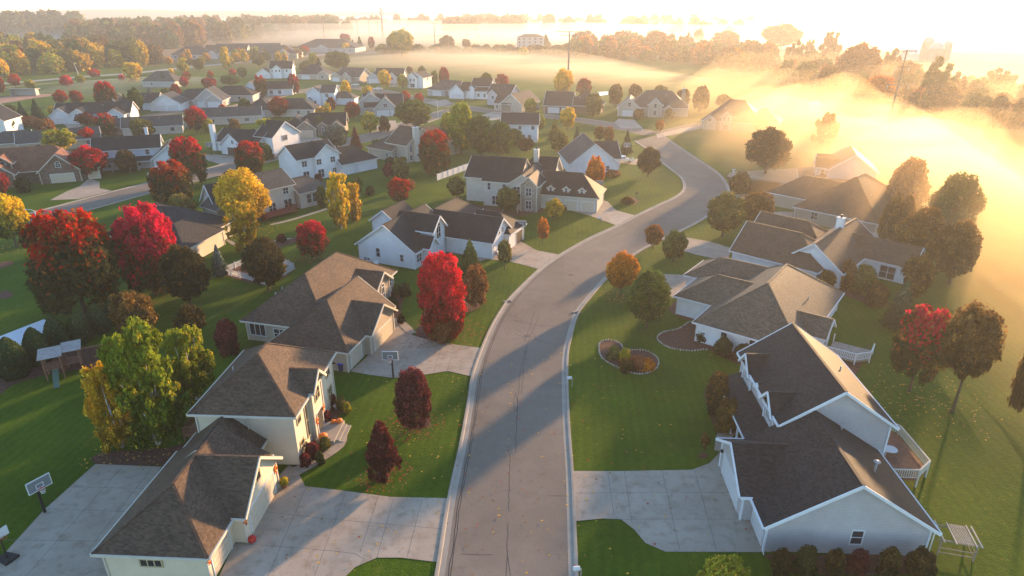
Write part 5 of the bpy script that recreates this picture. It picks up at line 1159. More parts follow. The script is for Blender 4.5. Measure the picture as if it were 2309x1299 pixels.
# --- tall chimney house
h = House('two_storey_house', 'taupe house with brown roofs and a tall pale chimney', (825, 331), 3.0, -38, S_TAN, R_BROWN, mottled('cream_trim', (.50, .45, .37), .05, 2))
h.wing(0, 0, 11, 12, 3.0, 'x', 'hg', 33); h.wing(6.5, 1.5, 15.5, 14, 4.8, 'x', 'gg', 33); h.wing(6, 8, 18, 22, 4.4, 'y', 'gh', 33)
h.win(0, '-y', 8, 1, 1, 1.2, 'd'); h.win(0, '+x', 1.3, 1, 1, 1.2, 'd'); h.win(1, '+x', 1.4, .5, .9, 1.4, 's'); h.win(1, '+x', 1.4, 2.8, .9, 1.4, 'a'); h.win(1, '+x', 8.5, .5, .9, 1.4, 's'); h.win(1, '+x', 8.5, 2.8, .9, 1.4, 's')
h.chimney(15.6, 5.2, 9.4, 1.0, 1.7, mottled('chimney_pale', (.45, .42, .36), .08, 2)); h.done()
# --- open garage house
h = House('two_storey_house', 'white house with open dark garage and white chimney near the side street', (493, 326), 2.8, -26, S_WHITE, R_BLACK, None)
h.wing(0, 0, 9.6, 10, 2.8, 'y', 'gg', 36); h.wing(-6, 3, 12, 13, 2.85, 'x', 'gg', 34); h.wing(8, 6, 15.5, 18, 4.9, 'x', 'gg', 34)
h.garage(0, '-y', 4.9, 4.9, 2.2, DOORD); h.win(0, '-y', 4.9, 3.4, .9, .5, 'a'); h.win(2, '-y', 2.0, 3.4, 1.9, 1.2, 't'); h.win(2, '+x', 5.0, 3.4, 2.0, 1.5, 'q')  # near-black door panel stands in for the shade inside the open garage
h.chimney(-5.6, 3.4, 7.6, 1.6, .9); h.done()
# --- blue-grey two storey with garage
h = House('two_storey_house', 'pale blue-grey two-storey house with white shutters and gabled garage', (204, 343), 5.3, 22, S_BLUEW, R_BLACK, None)
h.wing(0, 0, 16.5, 9, 5.3, 'x', 'gg', 32); h.wing(14, -3.5, 23, 6, 2.9, 'y', 'gg', 38); h.shed(1, -2.6, 14, .4, 2.5, 3.3, '-y', posts=5)
for t in (3.0, 6.4, 12.6): h.win(0, '-y', t, 3.7, .9, 1.2, 's')
for t in (3.0, 6.4, 10.0): h.win(0, '-y', t, .8, .9, 1.4, 's')
h.garage(1, '-y', 4.1, 5.2, 2.3); h.win(1, '-y', 4.1, 4.0, .5, .8, 's'); h.chimney(12.8, 9.0, 9.3, .8, .8); h.done()
# --- brick house far left
h = House('brick_house', 'brick house with rust-coloured roofs and arched dormer at the left edge', (82, 391), 2.9, 24, BRICK, R_RUST, mottled('cream_trim', (.50, .45, .37), .05, 2))
h.wing(0, 0, 9.4, 9.5, 2.9, 'y', 'gg', 42); h.wing(7.4, 1.2, 13.2, 9.5, 2.9, 'x', 'gh', 40); h.wing(-20, 2.5, 9.5, 14.5, 3.0, 'x', 'hh', 40); h.wing(-14, -1.2, -4, 7, 3.2, 'y', 'gg', 40)
h.wing(-8.8, 1.8, -4.6, 8, 5.3, 'y', 'gg', 42)
h.garage(0, '-y', 4.6, 4.9, 2.2, DOORT); h.garage(1, '-y', 3.8, 2.5, 2.2, DOORT); h.win(0, '-y', 4.3, 3.9, 1.0, .8, 'a'); h.win(4, '-y', 1.7, 4.2, 1.2, 1.0, 'a'); h.win(3, '-y', 3, .9, 1.2, 1.4, 'd'); h.win(3, '-y', 6.5, .9, 1.2, 1.4, 'd'); h.done()
# --- stone ranch
h = House('ranch_house', 'tan stone ranch with three gables above the white two-storey house', (632, 292), 2.8, 8, STONE, R_BLACK, mottled('cream_trim', (.50, .45, .37), .05, 2))
h.wing(0, 0, 9, 11, 2.8, 'y', 'hg', 36); h.wing(4.6, -1, 11.8, 8, 2.85, 'y', 'gg', 36); h.wing(3, 4, 21, 15, 2.9, 'x', 'hg', 34); h.wing(15.6, 1.6, 20.6, 8, 2.9, 'y', 'gg', 38); h.wing(11.4, 2.2, 15.2, 8, 3.1, 'y', 'gg', 38)
h.garage(0, '-y', 2.6, 2.5, 2.2, DOORT); h.garage(1, '-y', 3.1, 4.6, 2.2, DOORT); h.win(3, '-y', 2.1, .8, 1.0, 1.6, 's'); h.win(4, '-y', 1.5, .8, .6, 1.9, 'a'); h.done()
# --- grey two-gable
h = House('two_storey_house', 'grey two-storey house with stacked gables and white garage door', (842, 247), 2.9, 10, S_GREY, R_DARK, None)
h.wing(0, 0, 9.6, 11, 2.9, 'y', 'gg', 44); h.wing(-6, 6, 4, 14, 5.2, 'y', 'gg', 34); h.wing(-4, 4, 12, 16, 3.0, 'x', 'gg', 38); h.garage(0, '-y', 3.2, 4.7, 2.2); h.garage(0, '-y', 7.4, 2.2, 2.2); h.win(0, '-y', 4.3, 3.6, 1.4, 1.4, 'd'); h.win(1, '-y', 5, 3, .8, 1.2, 's'); h.done()

# --- the rows further back; name, label, eave corner in the photo, eave height, heading, wall, roof, wings, openings (kind, wing, face, along, z, w, h)
ROWS = [
 ('ranch_house', 'long brown-roofed ranch behind the yellow-green tree, far left', (34, 326), 2.8, 30, S_TAN, R_GREY, [(0, 0, 22, 10, 2.8, 'x', 'gg', 30), (-8, 3, 4, 13, 2.8, 'x', 'hg', 30)], [('w', 0, '-y', 5, 1, 1.2, 1.2), ('w', 0, '-y', 12, 1, 1.2, 1.2), ('w', 0, '-y', 18, 1, 1.2, 1.2)]),
 ('ranch_house', 'long tan ranch behind the dull olive tree', (272, 290), 2.8, 22, S_BEIGE, R_GREY, [(0, 0, 19, 10, 2.8, 'x', 'gg', 30), (-6, 4, 3, 12, 2.8, 'x', 'gg', 30)], [('w', 0, '-y', 4, 1, 1.0, 1.2), ('w', 0, '-y', 9, 1, 1.6, 1.4), ('w', 0, '-y', 15, 1, 1.2, 1.2)]),
 ('ranch_house', 'pale blue ranch with two garage gables near the ball field', (110, 263), 2.8, 12, S_BLUEW, R_BLACK, [(0, -1, 8, 9, 2.8, 'y', 'gg', 38), (6.4, -2, 14.6, 8, 2.8, 'y', 'gg', 34), (0, 3, 27, 14, 2.9, 'x', 'gg', 34), (19, -1, 26, 8, 2.8, 'y', 'gg', 34)], [('g', 0, '-y', 3, 0, 2.5, 2.2), ('g', 1, '-y', 3.7, 0, 4.8, 2.2), ('w', 3, '-y', 3, 1, 2.0, 1.5)]),
 ('ranch_house', 'white ranch with wide double garage, right of the red-crested tree', (334, 236), 2.8, 8, S_WHITE, R_DARK, [(0, 0, 13, 12, 2.8, 'y', 'gg', 32), (-13, 5, 2, 16, 2.8, 'x', 'hg', 34), (-18, 0, -11, 10, 3, 'y', 'gg', 44)], [('g', 0, '-y', 3.6, 0, 4.6, 2.2), ('g', 0, '-y', 9, 0, 4.0, 2.2), ('w', 2, '-y', 2.6, 1, 1.2, 1.3)]),
 ('ranch_house', 'grey ranch with twin garage gables in the left back row', (433, 228), 2.8, 8, S_GREY, R_DARK, [(0, 0, 13, 12, 2.8, 'y', 'gg', 38), (-10, 4, 4, 16, 2.8, 'x', 'hg', 34), (5, -1.2, 13, 6, 2.85, 'y', 'gg', 36)], [('g', 0, '-y', 2.8, 0, 2.6, 2.2), ('g', 2, '-y', 3.6, 0, 4.8, 2.2)]),
 ('ranch_house', 'dark-roofed ranch with a low hip, left of the white porch house', (470, 216), 2.8, 4, S_GREY, R_BLACK, [(0, 0, 20, 12, 2.8, 'x', 'hh', 32)], [('w', 0, '-y', 5, 1, 1.2, 1.2), ('w', 0, '-y', 13, 1, 1.2, 1.2)]),
 ('ranch_house', 'tan ranch with long low roof under the dark red tree, left', (412, 270), 2.8, 18, S_BEIGE, R_GREY, [(0, 0, 8, 9, 2.8, 'y', 'gg', 34), (5, 2, 27, 12, 2.8, 'x', 'gg', 30)], [('w', 1, '-y', 4, 1, 1.5, 1.0), ('w', 1, '-y', 10, 1, 1.5, 1.0), ('w', 1, '-y', 16, 1, 1.5, 1.0)]),
 ('ranch_house', 'hip-roofed ranch half hidden by the dark red tree', (546, 249), 2.8, 2, S_BEIGE, R_DARK, [(0, 0, 12, 12, 2.8, 'x', 'hh', 34), (9, 1, 28, 12, 2.85, 'x', 'hh', 34)], [('w', 1, '-y', 12, 1, 1.2, 1.2), ('w', 1, '-y', 16, 1, 1.2, 1.2), ('g', 0, '-y', 5.5, 0, 4.6, 2.2)]),
 ('two_storey_house', 'tall white two-storey house with lower brown garage wing, far centre left', (688, 210), 5.4, -2, S_BLUEW, R_GREY, [(0, 0, 7, 9, 5.4, 'y', 'gg', 36), (6.2, .5, 13, 9, 5.45, 'x', 'gg', 36), (12, 3, 21, 11, 2.8, 'x', 'gh', 32), (0, -2, 3, 1, 2.6, 'y', 'gg', 34)], [('w', 1, '-y', 2.6, 3.7, 1.4, 1.2), ('w', 1, '-y', 2.6, .8, 1.4, 1.6), ('w', 1, '-y', 5, .8, 1.0, 1.4), ('w', 0, '-y', 3.5, .9, 1.0, 1.2)]),
 ('ranch_house', 'white porch house with black roof between two red-topped trees', (543, 204), 3.0, 8, S_WHITE, R_BLACK, [(0, 0, 9, 11, 3.0, 'y', 'gg', 42), (5, 3, 24, 13, 3.0, 'x', 'gg', 34)], [('w', 1, '-y', 8, .8, 1.4, 1.6), ('w', 1, '-y', 12, .8, 1.4, 1.6), ('g', 1, '-y', 16, 0, 3.0, 2.2), ('w', 0, '-y', 4, 1, 1.2, 1.3)]),
 ('two_storey_house', 'white two-storey with lit gable end, farthest of the left rows', (577, 166), 2.9, 6, S_WHITE, R_BLACK, [(0, -1, 9, 8, 2.9, 'y', 'gg', 34), (8, 0, 22, 11, 5.6, 'x', 'gg', 36), (10, -1.5, 16, 6, 5.6, 'y', 'gg', 38)], [('w', 2, '-y', 2, 3.8, .8, 1.2), ('w', 2, '-y', 4, 3.8, .8, 1.2), ('w', 1, '-y', 1.4, 3.8, .8, 1.2), ('w', 1, '-y', 10, 3.8, .8, 1.2), ('g', 0, '-y', 4, 0, 4.8, 2.2), ('w', 1, '+x', 5, 3.6, .9, 1.3)]),
 ('ranch_house', 'dark hip-roofed house beside the white lit-gable one', (668, 168), 2.9, -4, S_TAN, R_DARK, [(0, 0, 19, 15, 2.9, 'x', 'hh', 36), (13, -2, 21, 8, 2.9, 'y', 'gh', 34)], [('w', 1, '-y', 3, 1, 1.5, 1.4), ('g', 0, '-y', 5, 0, 4.8, 2.2)]),
 ('ranch_house', 'tan gabled house glowing on its right end at the fog edge', (757, 172), 2.9, -24, S_TAN, R_GREY, [(0, 0, 17, 13, 2.9, 'x', 'gg', 36), (6, -3, 13, 8, 2.9, 'y', 'gg', 40), (-3, -2, 5, 9, 2.9, 'y', 'gg', 34)], [('w', 1, '-y', 3, 1, 1.0, 1.4), ('w', 0, '+x', 8, 1, 1.4, 1.4), ('g', 2, '-y', 3.6, 0, 4.6, 2.2)]),
 ('ranch_house', 'grey house with a white garage gable behind the big yellow tree', (826, 176), 2.9, -4, S_LGREY, R_DARK, [(0, -1, 8, 9, 2.9, 'y', 'gg', 38), (4, 2, 21, 14, 3.4, 'x', 'gg', 36), (12, -1, 18, 8, 3.6, 'y', 'gg', 40)], [('w', 2, '-y', 2.6, 2, 1, 1.3), ('g', 0, '-y', 3.6, 0, 4.6, 2.2)]),
 ('two_storey_house', 'small white two-storey house standing against the fog', (920, 175), 5.4, -18, S_WHITE, R_BLACK, [(0, 0, 9, 12, 5.4, 'y', 'gg', 32), (-.6, -1.2, 6, 7, 5.5, 'y', 'gg', 38)], [('w', 1, '-y', 2, 3.6, .8, 1.3), ('w', 1, '-y', 4, 3.6, .8, 1.3), ('w', 0, '+x', 6, 3.6, .9, 1.4), ('w', 1, '-y', 3, .6, 2.4, 1.8)]),
 ('ranch_house', 'grey gabled ranch right of the small white two-storey', (962, 202), 2.9, -22, S_GREY, R_GREY, [(0, 0, 10, 12, 2.9, 'y', 'hg', 36), (4, 2, 16, 13, 2.95, 'x', 'gg', 36)], [('w', 1, '+x', 5, 1, 1.2, 1.3), ('g', 0, '-y', 5, 0, 4.6, 2.2)]),
 ('two_storey_house', 'white porch house, left one of the far pair in the centre', (1010, 208), 3.0, -14, S_WHITE, R_BLACK, [(0, 0, 8, 13, 3.0, 'y', 'gg', 42), (5, 2, 20, 12, 3.6, 'x', 'gg', 36), (10, 4, 20, 14, 5.6, 'x', 'gg', 34), (10, 1, 13, 6, 5.0, 'y', 'gg', 40)], [('g', 0, '-y', 3.6, 0, 4.8, 2.2), ('w', 1, '-y', 9, 1, 1.0, 1.4), ('w', 1, '-y', 12, 1, 1.0, 1.4), ('w', 2, '-y', 7, 3.8, 1.0, 1.2)]),
 ('two_storey_house', 'pale house behind the tan one, second of the far centre pair', (1096, 212), 4.6, -26, S_LGREY, R_DARK, [(0, 0, 12, 11, 4.6, 'x', 'gg', 36), (1, -1, 6, 5, 4.6, 'y', 'gg', 40)], [('w', 0, '-y', 8, 2.8, 1.0, 1.2), ('w', 1, '-y', 2.2, 2.8, 1, 1.2)]),
 ('ranch_house', 'tan house with sweeping gable roof in front of the far pair', (1126, 234), 3.0, -30, S_TAN, R_DARK, [(0, 0, 11, 16, 3.0, 'y', 'gg', 38), (-3, 0, 6, 7, 3.0, 'x', 'gg', 42)], [('w', 1, '-x', 3, 1, 1.0, 1.3), ('w', 0, '+x', 7, 1, 1.2, 1.2), ('w', 1, '-y', 1.2, 1, 1, 1.3)]),
 ('brick_house', 'brown-gabled house behind the golden tree, in shade', (1224, 238), 3.0, -14, BRICK, R_DARK, [(0, 0, 12, 13, 3.0, 'x', 'gg', 38), (9, 3, 24, 16, 3.0, 'x', 'hh', 38)], [('g', 0, '-y', 4, 0, 4.6, 2.2), ('g', 0, '-y', 8.8, 0, 2.6, 2.2), ('w', 1, '-y', 9, 1, 1.2, 1.3)]),
 ('two_storey_house', 'big tan gabled house with a chimney beside the intersection', (1391, 244), 3.2, -12, S_TAN, R_GREY, [(0, 0, 9.5, 12, 3.2, 'y', 'gg', 40), (4, 3, 28, 17, 3.4, 'x', 'hh', 40), (12, 0, 18, 9, 4.6, 'y', 'gg', 42), (18, 0, 22, 8, 3.2, 'y', 'gg', 40)], [('w', 0, '-y', 4.4, 4.0, 1.2, 1.4), ('g', 0, '-y', 4.4, 0, 4.9, 2.2), ('w', 2, '-y', 2.5, 3.6, 1.0, 1.6), ('w', 2, '-y', 2.5, .9, 1.0, 1.6), ('w', 3, '-y', 1.6, .9, 1.0, 1.6)]),
 ('two_storey_house', 'brown-roofed house with a tall narrow front gable, veiled in mist', (1580, 270), 3.2, -28, S_TAN, R_GREY, [(0, 0, 21, 16, 3.2, 'x', 'hh', 40), (7, -2, 11.4, 8, 4.8, 'y', 'gg', 44), (1, -1.5, 6, 6, 3.2, 'y', 'gg', 40), (14, 4, 26, 15, 3.2, 'x', 'hh', 38)], [('w', 1, '-y', 1.1, 3.6, .7, 1.3), ('w', 1, '-y', 2.4, 3.6, .7, 1.3), ('w', 1, '-y', 1.7, .8, 1.4, 1.6), ('w', 2, '-y', 2, 3, 1.2, 1.0)]),
 ('two_storey_house', 'white two-storey house cut by the left picture edge', (-88, 276), 4.8, 10, S_WHITE, R_BLACK, [(0, 0, 13, 12, 4.8, 'y', 'gg', 36)], [('w', 0, '-y', 9, 3.2, 1.2, 1.2), ('w', 0, '-y', 9, .8, 1.4, 1.4)]),
 ('ranch_house', 'foggy low house behind the dugout field, beside the misty red trees', (318, 184), 3.0, -4, S_GREY, R_GREY, [(0, 0, 19, 12, 3.0, 'x', 'hh', 40)], [('w', 0, '-y', 5, 1, 1.2, 1.2)]),
 ('cottage', 'small hazy white-gabled house in front of the far wood', (262, 103), 3.0, 0, S_GREY, R_GREY, [(0, 0, 18, 14, 3.0, 'y', 'gg', 38)], []),
 ('cottage', 'tiny white-gabled house at the left edge of the golden wood', (2, 104), 4.5, 0, S_WHITE, R_GREY, [(0, 0, 16, 12, 4.5, 'y', 'gg', 38)], []),
 ('cottage', 'second tiny white-gabled house at the left edge', (24, 103), 4.5, 0, S_WHITE, R_GREY, [(0, 0, 18, 12, 4.5, 'y', 'gg', 38)], []),
 ('cottage', 'white-walled house glinting above the golden wood', (100, 102), 5.5, 30, S_WHITE, R_GREY, [(0, 0, 14, 12, 5.5, 'y', 'gg', 34)], []),
 ('care_home', 'long low care home with many dark gables, left part', (382, 124), 3.6, 6, S_LGREY, R_DARK, [(0, 0, 34, 22, 3.6, 'x', 'hh', 30), (24, 10, 60, 30, 4.6, 'x', 'gg', 30), (30, 0, 38, 16, 4, 'y', 'gg', 36)], [('w', 0, '-y', t, 1, 1.6, 1.5) for t in (4, 9, 14, 19, 24)]),
 ('care_home', 'two-storey tan care home block with row of windows', (482, 113), 5.6, 8, S_TAN, R_GREY, [(0, 0, 56, 22, 5.6, 'x', 'gg', 24), (8, -6, 18, 10, 5.6, 'y', 'gg', 34), (40, -8, 50, 10, 5.6, 'y', 'gg', 34)], [('w', 0, '-y', t, z, 1.4, 1.4) for t in (4, 22, 27, 32, 37, 53) for z in (1, 3.7)]),
 ('care_home', 'middle care home wing with brown roof and entrance gable', (545, 122), 4.0, 4, S_TAN, R_GREY, [(0, 0, 46, 24, 4.0, 'x', 'hh', 28), (30, -5, 40, 12, 4.2, 'y', 'gg', 38), (12, -4, 22, 12, 4.2, 'y', 'gg', 34)], [('w', 0, '-y', t, 1, 1.4, 1.4) for t in (4, 8, 26, 43)]),
 ('care_home', 'widest dark-roofed care home hall, right part', (662, 108), 4.0, -6, S_GREY, R_DARK, [(0, 0, 62, 34, 4.0, 'x', 'hh', 24), (24, -5, 36, 14, 4.0, 'y', 'gh', 28)], [('w', 0, '-y', t, 1, 1.6, 1.5) for t in (6, 14, 42, 50, 56)]),
 ('hotel', 'pale three-storey hotel block with hip roof rising from the fog', (1164, 84), 11.0, -6, S_GREY, R_GREY, [(0, 0, 30, 17, 11.0, 'x', 'hh', 20)], [('w', 0, '-y', t, z, 1.8, 2.0) for t in (3, 8, 14, 20, 26) for z in (1.5, 5, 8.4)]),
]
for nm, lb, A, hh_, ang, wm, rm, wings, ops in ROWS:
    h = House(nm, lb, A, hh_, ang, wm, rm, None, cat='hotel' if nm == 'hotel' else 'care home' if nm == 'care_home' else 'house')
    for w in wings: h.wing(*w)
    for kd, wi, fc, t, z, ww_, hh2 in ops:
        if kd == 'w': h.win(wi, fc, t, z, ww_, hh2, 'd' if ww_ > 1.25 else 's')
        else: h.garage(wi, fc, t, ww_, hh2)
    w0 = max(wings, key=lambda q: (q[2] - q[0]) * (q[3] - q[1])); kk = math.tan(R(w0[7])); hf = ((w0[3] - w0[1]) if w0[5] == 'x' else (w0[2] - w0[0])) / 2
    for fa, fb in ((.35, .55), (.62, .7)):
        if w0[5] == 'x': h.vent(w0[0] + (w0[2] - w0[0]) * fa, w0[1] + hf * fb, w0[4] + hf * fb * kk, .45, .08)
        else: h.vent(w0[0] + hf * fb, w0[1] + (w0[3] - w0[1]) * fa, w0[4] + hf * fb * kk, .45, .08)
    if nm == 'two_storey_house' and 'intersection' in lb: h.chimney(25.5, 8, 10.5, 1.2, 1.4, STONE)
    h.done()
# ------------------------------------------------------------------ street furniture, vehicles, yard things
def hoop(u, v, ang, label, s=1.0, pole=BLACK):
    p = G(u, v); t = thing('basketball_hoop', label, 'basketball hoop', p, R(ang), 'driveway basketball hoops')
    m = MB(); m.box(-.09, -.09, 0, .09, .09, 2.7); m.beam((0, 0, 2.55), (0, -.75, 3.2), .12, .12); m.beam((0, 0, 2.15), (0, -.72, 2.95), .07, .07); m.build('pole', pole, t)
    m = MB(); m.box(-.88, -.84, 2.9, .88, -.80, 3.95, 0)
    for a in ((-.92, -.86, 2.86, .92, -.78, 2.93), (-.92, -.86, 3.92, .92, -.78, 3.99), (-.92, -.86, 2.93, -.86, -.78, 3.92), (.86, -.86, 2.93, .92, -.78, 3.92), (-.3, -.865, 3.05, .3, -.84, 3.1), (-.3, -.865, 3.45, .3, -.84, 3.5), (-.3, -.865, 3.1, -.25, -.84, 3.45), (.25, -.865, 3.1, .3, -.84, 3.45)): m.box(*a, 1)
    m.build('backboard', [simple('backboard_acrylic', (.16, .18, .19), .15), TRIM], t)
    ring = [(.23 * math.cos(k * .5236), -1.12 + .23 * math.sin(k * .5236), 3.05) for k in range(13)]
    m = MB(); m.tube(ring, [.022] * 13, 5, cap=False); m.box(-.08, -.92, 3.0, .08, -.86, 3.08); rm = m.build('rim', REDP, t)
    m = MB()
    for k in range(12):
        a = k * .5236; m.beam((.22 * math.cos(a), -1.12 + .22 * math.sin(a), 3.03), (.13 * math.cos(a + .4), -1.12 + .13 * math.sin(a + .4), 2.62), .02, .02)
        m.beam((.22 * math.cos(a), -1.12 + .22 * math.sin(a), 3.03), (.13 * math.cos(a - .4), -1.12 + .13 * math.sin(a - .4), 2.62), .02, .02)
    m.build('net', TRIM, rm); return t
hoop(887, 852, 0, 'basketball hoop with clear board between the driveway and the round-headed maroon tree')
hoop(102, 1156, 60, 'basketball hoop with white-edged board standing on the concrete pad')
hoop(1174, 541, 4, 'basketball hoop on the lawn beside the minivan driveway')
hoop(1348, 444, 0, 'basketball hoop behind the orange-red tree near the three-dormer house')
hoop(1412, 352, -8, 'basketball hoop behind the pickup truck')
hoop(478, 351, 10, 'basketball hoop at the open-garage house'); hoop(656, 320, 10, 'basketball hoop at the stone ranch garage')
# portable hoop at the lower left corner, board seen edge-on
p = G(18, 1262); t = thing('basketball_hoop', 'portable basketball hoop with black base in the lower left corner', 'basketball hoop', p, R(70), 'driveway basketball hoops')
m = MB(); m.prism([(-.55, -.6, 0), (.55, -.6, 0), (.4, .7, 0), (-.4, .7, 0)], (0, 0, .25)); m.lathe([(.12, .25), (.1, .32)], 8, (0, .2, 0)); m.build('base', RUBBER, t)
m = MB(); m.tube([(0, 0, .25), (0, -.12, 2.6)], [.06, .05], 8); m.build('pole', BLACK, t); m = MB(); m.box(-.6, -.3, 2.3, .6, -.24, 3.1); m.build('backboard', TRIM, t)
m = MB(); m.tube([(.22 * math.cos(k * .7854), -.54 + .22 * math.sin(k * .7854), 2.42) for k in range(9)], [.02] * 9, 5, cap=False); m.build('rim', REDP, t)

def car(u, v, ang, paint, label, kind='sedan', z=.04, cat='car'):
    p = G(u, v); t = thing('parked_' + kind, label, cat, (p[0], p[1], z), R(ang), 'vehicles parked in the driveways and along the street')
    L, Wd = {'sedan': (4.6, 1.8), 'minivan': (5.0, 1.95), 'pickup': (5.6, 1.95)}[kind]
    if kind == 'minivan': body = [(-.5, .35), (-.5, .95), (-.47, 1.1), (-.28, 1.15), (.5, 1.15), (.5, .35)]; top = [(-.30, 1.12), (-.14, 1.72), (.40, 1.76), (.475, 1.60), (.49, 1.12)]
    elif kind == 'sedan': body = [(-.5, .32), (-.5, .72), (-.44, .85), (-.24, .93), (.36, .95), (.49, .88), (.5, .35)]; top = [(-.24, .92), (-.10, 1.38), (.18, 1.42), (.37, .94)]
    else: body = [(-.5, .45), (-.5, .95), (-.46, 1.08), (-.24, 1.14), (.5, 1.12), (.5, .45)]; top = [(-.26, 1.12), (-.14, 1.72), (.10, 1.76), (.16, 1.12)]
    m = MB()
    def loft(prof, w0, w1, mm, zmin, zmax):
        n = len(prof); a, b = [], []
        for x, z in prof:
            w = w0 + (w1 - w0) * (z - zmin) / max(.01, zmax - zmin); a.append((x * L, -w / 2, z)); b.append((x * L, w / 2, z))
        m.add(a + b, [tuple(range(n)), tuple(range(2 * n - 1, n - 1, -1))] + [(i, n + i, n + (i + 1) % n, (i + 1) % n) for i in range(n)], mm)
    loft(body, Wd, Wd * .94, 0, .3, 1.1); zt = max(z for x, z in top); zb = min(z for x, z in top); loft(top, Wd * .90, Wd * .74, 0, zb, zt)
    if kind == 'pickup': m.box(.20 * L, -Wd * .42, 1.121, .48 * L, Wd * .42, 1.126, 1)
    if kind == 'minivan':
        for y in (-.55, .55): m.beam((-.10 * L, y, 1.83), (.38 * L, y, 1.85), .05, .05, 1)
        for x in (0, .28): m.beam((x * L, -.6, 1.86), (x * L, .6, 1.86), .05, .04, 1)
    pm = simple(paint[0], paint[1], .3, .3, .5, .6); b = m.build('body', [pm, RUBBER], t)
    md = b.modifiers.new('bevel', 'BEVEL'); md.width = .06; md.segments = 2; md.limit_method = 'ANGLE'
    g = MB(); x0, x1 = top[0][0] * L, top[-1][0] * L; ins = .05
    for sg in (-1, 1):
        def sp(x, z): w = Wd * (.90 + (.74 - .90) * (z - zb) / (zt - zb)) / 2 + .012; return (x, sg * w, z)
        xa = top[1][0] * L; xb = top[-2][0] * L; cuts = [0, .33, .68, 1] if kind == 'minivan' else [0, .52, 1]
        for c0, c1 in zip(cuts, cuts[1:]):
            lo0 = x0 + .2 + (x1 - x0 - .35) * c0 + .04; lo1 = x0 + .2 + (x1 - x0 - .35) * c1 - .04; hi0 = xa + .06 + (xb - xa - .12) * c0 + .04; hi1 = xa + .06 + (xb - xa - .12) * c1 - .04
            g.prism([sp(lo0, zb + .07), sp(lo1, zb + .07), sp(hi1, zt - .10), sp(hi0, zt - .10)], (0, sg * .012, 0))
    def across(i0, i1, e0, e1, out):
        (xa, za), (xb, zb2) = top[i0], top[i1]; P0 = Vector((xa * L, 0, za)).lerp(Vector((xb * L, 0, zb2)), e0); P1 = Vector((xa * L, 0, za)).lerp(Vector((xb * L, 0, zb2)), e1)
        wa = Wd * .40; wb = Wd * .34; g.prism([P0 + Vector((0, -wa, 0)), P0 + Vector((0, wa, 0)), P1 + Vector((0, wb, 0)), P1 + Vector((0, -wb, 0))], Vector(out))
    across(0, 1, .12, .9, (-.02, 0, .012)); across(len(top) - 1, len(top) - 2, .12, .88, (.02, 0, .012))
    g.build('window', CARGLASS, t)
    for sx in (-.31, .31):
        for sy in (-1, 1):
            w = MB(); w.lathe([(.2, -.11), (.33, -.11), (.35, -.06), (.35, .06), (.33, .11), (.2, .11)], 14); o = w.build('wheel', RUBBER, t, True, (sx * L, sy * (Wd / 2 - .10), .35)); o.rotation_euler[0] = math.pi / 2
            w = MB(); w.lathe([(.19, -.118), (.19, .118)], 10); w.build('rim', CHROME, o)
    for sy in (-1, 1):
        w = MB(); w.box(-L / 2 - .015, sy * Wd * .3, .68, -L / 2 + .1, sy * Wd * .47, .84); w.build('headlight', LAMPM, t)
        w = MB(); w.box(L / 2 - .08, sy * Wd * .34, .72, L / 2 + .012, sy * Wd * .47, .95); w.build('tail_light', REDP, t)
SILV = ('paint_silver', (.34, .34, .37)); WHT = ('paint_white', (.62, .62, .60)); GRY = ('paint_grey', (.12, .13, .14)); NAV = ('paint_navy', (.04, .06, .12))
car(1098, 573, 158, SILV, 'silver minivan with roof rails parked by the white garage', 'minivan', cat='minivan')
car(1405, 366, -8, WHT, 'white pickup truck sunlit by the basketball hoop', 'pickup', cat='pickup truck')
for u, v, a, pt, l in ((757, 197, 10, WHT, 'leftmost white car on the far street'), (801, 194, 15, WHT, 'white car at the kerb behind the yellow cul-de-sac tree'), (811, 188, 15, GRY, 'grey car behind the white one on the far street'), (853, 203, 8, WHT, 'white car alone in the far street middle'), (888, 197, 10, SILV, 'silver car right of the lone white one'), (898, 192, 10, GRY, 'dark car at the driveway of the misty edge house'), (156, 277, 15, NAV, 'dark blue car at the pale blue ranch garage'), (27, 268, 10, WHT, 'white car at the left edge house'), (655, 105, 10, GRY, 'small dark car at the care home')):
    car(u, v, a, pt, l)

def pole(u, v, vt, lean, mat, label, arms, name='utility_pole', r=.22, cat='utility pole', ang=0, group=None):
    p = G(u, v); H = HEIGHT(p, vt); t = thing(name, label, cat, p, R(ang), group)
    m = MB(); m.tube([(0, 0, 0), (lean * .5, 0, H * .5), (lean, 0, H)], [r, r * .8, r * .55], 9); m.build('pole', mat, t)
    for z, w in arms:
        m = MB(); x = lean * z; m.beam((x - w / 2, 0, H * z), (x + w / 2, 0, H * z), .26, .30); m.beam((x - w * .25, 0, H * z - .05), (x, 0, H * z - .9), .07, .07); m.beam((x + w * .25, 0, H * z - .05), (x, 0, H * z - .9), .07, .07); a = m.build('crossarm', mat, t)
        for s in (-.46, .46):
            m = MB(); m.lathe([(.06, -1.4), (.12, -1.3), (.07, -1.1), (.12, -.9), (.07, -.7), (.12, -.5), (.05, -.1)], 7, (x + s * w, 0, H * z)); m.build('insulator', mottled('insulator', (.45, .44, .42), .1, 4), a)
    return p, H
WPOLE = mottled('pole_wood', (.16, .12, .09), .25, 3); SPOLE = mottled('pole_steel', (.20, .17, .14), .15, 2)
pole(1998, 296, 112, 1.0, WPOLE, 'tall wooden power pole with four crossarms in the glowing mist', [(.985, 6.5), (.80, 4.4), (.58, 7.4), (.36, 5.4)], r=.36, ang=-8)
pole(1280, 205, 70, 0, SPOLE, 'tall single power pole with T-shaped top above the glowing yellow tree', [(.99, 14), (.93, 8)], r=.6)
